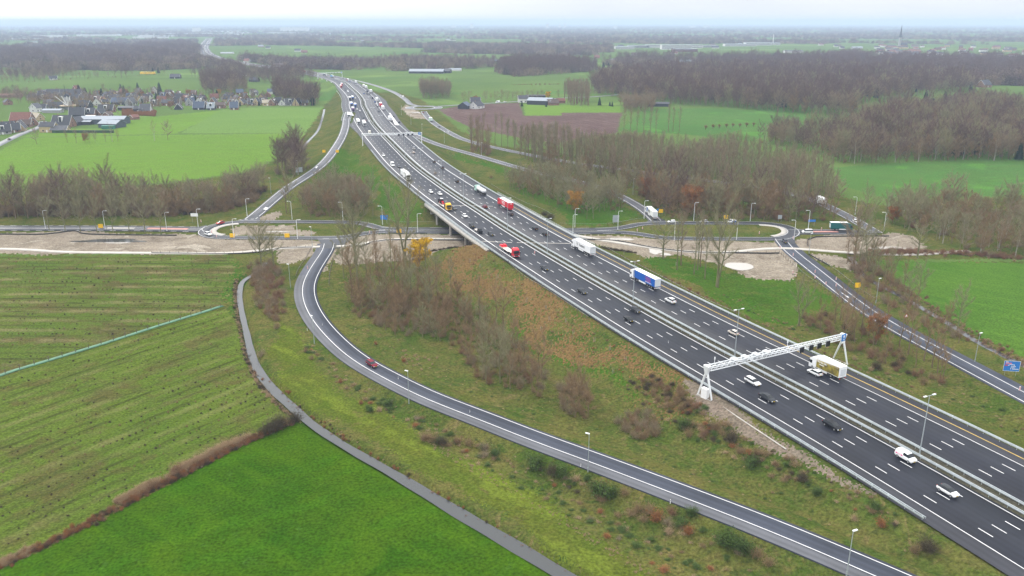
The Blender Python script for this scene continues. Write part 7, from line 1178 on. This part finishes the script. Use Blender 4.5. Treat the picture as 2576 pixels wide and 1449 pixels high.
p = G(2261.5, 119); r = empty('church', (p[0], p[1], 0), .3, 'church with a very tall slender spire in the hazy town', 'church'); b = MB(); b.box(-3.6, 3.6, -3.6, 3.6, 0, 36); b.box(-4, 4, -4, 4, 36, 37.5); b.build('tower', M['wall_grey'], r); b = MB(); b.add([(-4, -4, 37.5), (4, -4, 37.5), (4, 4, 37.5), (-4, 4, 37.5), (-2., -2., 56), (2., -2., 56), (2., 2., 56), (-2., 2., 56), (0, 0, 88)], [(0, 1, 5, 4), (1, 2, 6, 5), (2, 3, 7, 6), (3, 0, 4, 7), (4, 5, 8), (5, 6, 8), (6, 7, 8), (7, 4, 8)]); b.build('spire', M['roof_dark'], r); b = MB(); b.box(6, 34, -6, 6, 0, 9); b.build('nave', M['wall_brick'], r); b = MB(); b.add([(6, -7, 9), (35, -7, 9), (35, 7, 9), (6, 7, 9), (6, 0, 17), (35, 0, 17)], [(0, 1, 5, 4), (2, 3, 4, 5), (1, 2, 5), (3, 0, 4)]); b.build('roof', M['roof_dark'], r)
p = G(1944, 113); r = empty('chimney_mast', (p[0], p[1], 0), 0, 'pale slim industrial mast left of the town', 'mast'); b = MB(); b.tube((0, 0, 0), (0, 0, 45), 2.2, 1.6, 8); b.build('shaft', M['wall_white'], r); b = MB(); b.tube((0, 0, 45), (0, 0, 47), 2.6, 2.6, 8); b.build('cap', M['wall_grey'], r)
for i, (x, y, w_, h_) in enumerate(((1187,72,50,75), (1141,70,80,45), (1377,72,40,75), (1408,71,30,60), (1421,71,30,75), (1548,72,50,45), (1742,70,90,40), (1777,70,110,45), (495,82,70,45), (742,79,300,40))):
    block(x, y, w_, 40, h_, 'wall_white', 'pale high block on the horizon, %s from the left' % ORD[i] if False else ['pale tower block on the horizon, middle of the picture', 'pale broad block left of the middle tower block', 'tall white tower furthest left of the right group', 'second white tower of the right group', 'third white tower of the right group', 'pale block above the far forest', 'broad pale block above the industrial estate, left one', 'broad pale block above the industrial estate, right one', 'white tower where the motorway vanishes', 'long white hall on the horizon above the wood'][i], name='tower_block', cat_='tower block', group='pale blocks on the horizon')
WH = [(20,100,400),(110,92,300),(170,96,260),(250,90,300),(330,88,340),(400,92,260),(470,86,400),(560,88,300),(620,84,360),(690,84,420),(760,90,220),(800,86,200),(860,100,120),(380,96,200),(540,80,500)]
WH.sort()
for i, (x, y, w_) in enumerate(WH): block(x, y, w_, 60, 9, 'wall_white', 'long white glasshouse near the left horizon, %s from the left' % ORD[i], name='glasshouse', cat_='glasshouse', group='glasshouses near the left horizon')
# windmill: tapered tower, gallery, cap with a tail mast and four sails folded as in the photograph
p = G(*zc(1265, 400)); r = empty('windmill', tuple(p), .25, 'windmill with pale sail bars in the middle of the village', 'windmill'); b = MB(); b.tube((0, 0, 0), (0, 0, 14), 5.4, 3.3, 8); b.build('tower', M['wall_grey'], r); b = MB(); b.tube((0, 0, 4), (0, 0, 4.4), 9, 9, 16); b.build('gallery', M['wall_yellow'], r); b = MB(); b.tube((0, 0, 14), (0, 0, 16.5), 3.7, 2.6, 8); b.tube((0, 0, 16.5), (0, 0, 17.8), 2.6, .5, 8); cp = b.build('cap', M['wall_dark'], r); b = MB(); b.tube((0, -3.4, 15.5), (0, -3.9, 28), .35, .2, 5); b.build('sail_mast', M['wall_dark'], cp)
for dx in (-11, -4, 1.5, 5): b = MB(); b.tube((dx, -5.6, 15+abs(dx)*.05), (.8, -5.4, 4.2), .28, .28, 5); b.build('sail_bar', M['trim_white'], r)
for (x, y), w_, lab in ((zc(2000, 765), 11, 'green container before the blue grey barns'), ): house(x, y, w_, 5, 3, 3.2, 0, 'container_green', 'container_green', lab, cat_='container', name='container', chim=0, win=0, trim=False)
p = G(*zc(1530, 835)); b = MB(); b.box(-28, 28, -1, 1, 0, 2.4, .2); o = b.build('hedge', M['hedge_green']); o.location = p; tag(o, 'clipped dark green hedge along the farm yard', 'hedge')
p = G(372, 186); b = MB(); b.box(-14, 14, -4, 4, 0, 4, .6); o = b.build('straw_stack', M['stack_yellow']); o.location = p; tag(o, 'yellow covered stack in the far left pasture', 'stack')
p = G(1332.5, 254); r = empty('market_trailer', tuple(p), .05, 'red and white trailer beside the white farmhouse', 'trailer'); b = MB(); b.box(-5, 5, -1.3, 1.3, 1, 4); b.build('body', M['p_truckred'], r); b = MB(); b.box(-4.5, 4.5, -1.34, -1.3, 2, 3); b.build('panel', M['trim_white'], r); wheelset(r, (-3, 3))
p = G(505, 116); r = empty('road_bridge', (p[0], p[1], 0), 0, 'distant viaduct crossing the far motorway', 'bridge'); b = MB(); b.box(-75, 75, -5, 5, 6, 7.6); b.build('deck', M['concrete_dark'], r)
for x in (-35, 0, 35): b = MB(); b.box(x-1, x+1, -4, 4, -.5, 6); b.build('pier', M['concrete'], r)

def cover(name, poly, sp, mix, hs, label, keep=1.): wood(name, clr(fill(poly, sp, keep=keep)), mix, hs, label, 'undergrowth', .1, 1.35)
BV = [(760,880),(800,905),(860,975),(960,1036),(1060,1085),(1160,1143),(1290,1217),(1420,1290),(1560,1372),(1690,1449),(2080,1449),(1930,1375),(1760,1305),(1600,1250),(1440,1195),(1290,1125),(1140,1062),(1020,1012),(920,950),(840,890),(790,840)]
cover('rough_growth', BV, 2.1, dict(greenbush=4, palebush=3, brush=2, brushgrey=.5, rustbush=.5), (.14, .5), 'rough low growth of weeds and brambles between loop ramp and creek verge', .75)
cover('rough_growth', [(1560,960),(1640,930),(1760,1010),(1860,1085),(2000,1150),(2200,1255),(2330,1320),(2250,1330),(2050,1240),(1900,1190),(1760,1120),(1640,1060)], 2.0, dict(greenbush=2, palebush=2, brush=3, darkbush=2, rustbush=.6), (.16, .55), 'rough brambles on the slope below the near gantry', .8)
cover('rough_growth', [(830,800),(900,870),(1000,930),(1140,995),(1400,1090),(1700,1190),(2000,1310),(2250,1430),(2400,1440),(2200,1330),(1900,1200),(1650,1110),(1380,1000),(1200,960),(1000,850),(860,760)], 2.6, dict(greenbush=3, palebush=4, brush=1), (.1, .26), 'tufts of rough grass inside the loop ramp', .45)
cover('rough_growth', [(1750,740),(1900,800),(2100,890),(2300,985),(2576,1100),(2576,1060),(2380,960),(2150,850),(2000,800),(1800,735)], 2.4, dict(greenbush=2, palebush=3, brush=2, brushred=1), (.14, .34), 'rough growth right of the outgoing guard rail', .4)
cover('rough_growth', [(1100,650),(1200,690),(1330,800),(1500,930),(1640,1000),(1760,1010),(1620,905),(1480,815),(1372,740),(1262,655),(1210,630)], 2.4, dict(rustbush=2, brushred=2, palebush=2, brush=1), (.1, .24), 'dry bracken on the brown motorway slope', .5)
EX = []
for i in range(62):
    x = 262+RNG2.uniform(0, 430) if i < 44 else RNG2.uniform(10, 250); y = RNG2.uniform(236, 264) if i < 44 else RNG2.uniform(236, 268)
    EX.append((x, y))
EX.sort()
for i, (x, y) in enumerate(EX):
    rf = ['roof_dark', 'roof_grey', 'roof_brown', 'roof_dark', 'roof_red', 'roof_blue', 'roof_dark'][i % 7]; wl = ['wall_brick', 'wall_white', 'wall_grey', 'wall_yellow', 'wall_brick'][i % 5]
    house(x, y, RNG2.uniform(7, 12), RNG2.uniform(6.5, 9), RNG2.uniform(2.6, 4), RNG2.uniform(6.5, 9), RNG2.uniform(0, 3.1), rf, wl, '%s village house with %s roof half hidden by garden trees' % (wl[5:], rf[5:]), dormer=i % 2, trim=False, group='half hidden village houses')

FH = sorted([(RNG2.uniform(620, 2150), RNG2.uniform(100, 172)) for _ in range(46)]+[(RNG2.uniform(20, 480), RNG2.uniform(108, 170)) for _ in range(16)])
for i, (x, y) in enumerate(FH):
    rf = ['roof_dark', 'roof_red', 'roof_light', 'roof_dark', 'roof_brown'][i % 5]; wl = ['wall_white', 'wall_brick', 'wall_white', 'wall_grey'][i % 4]
    house(x, y, RNG2.uniform(14, 34), RNG2.uniform(9, 13), 3.5, RNG2.uniform(7, 9.5), RNG2.uniform(-.5, .5), rf, wl, 'far %s farm building with %s roof, %s' % (wl[5:], rf[5:], 'left of the distant motorway' if x < 500 else 'between the distant motorway and the long barn' if x < 1100 else 'in the hazy fields behind the long barn' if x < 1550 else 'beyond the large forest'), chim=0, win=0, trim=False, group='far farm buildings')

cover('scrub_band', [(1045,1095),(1120,1098),(1250,1135),(1380,1180),(1520,1228),(1640,1275),(1760,1330),(1900,1385),(2010,1440),(1940,1449),(1820,1390),(1680,1345),(1560,1290),(1420,1225),(1260,1160),(1120,1125)], 2.7, dict(brush=3, greenbush=3, palebush=2, brushgrey=2, darkbush=1, brushred=.6), (.3, .72), 'continuous band of scrub on the outer side of the loop ramp', .62)
cover('scrub_band', [(780,868),(830,905),(880,955),(960,1010),(1000,1035),(960,1040),(860,975),(790,905)], 2.6, dict(brush=3, palebush=2, greenbush=2), (.2, .5), 'scrub on the outer side of the ramp by the red car', .5)
cover('scrub_band', [(1590,960),(1640,935),(1740,1000),(1830,1070),(1960,1140),(2060,1195),(1980,1190),(1850,1140),(1720,1080),(1640,1010)], 2.5, dict(brush=3, greenbush=2, darkbush=2, palebush=2), (.3, .75), 'continuous scrub band below the near gantry footing', .6)
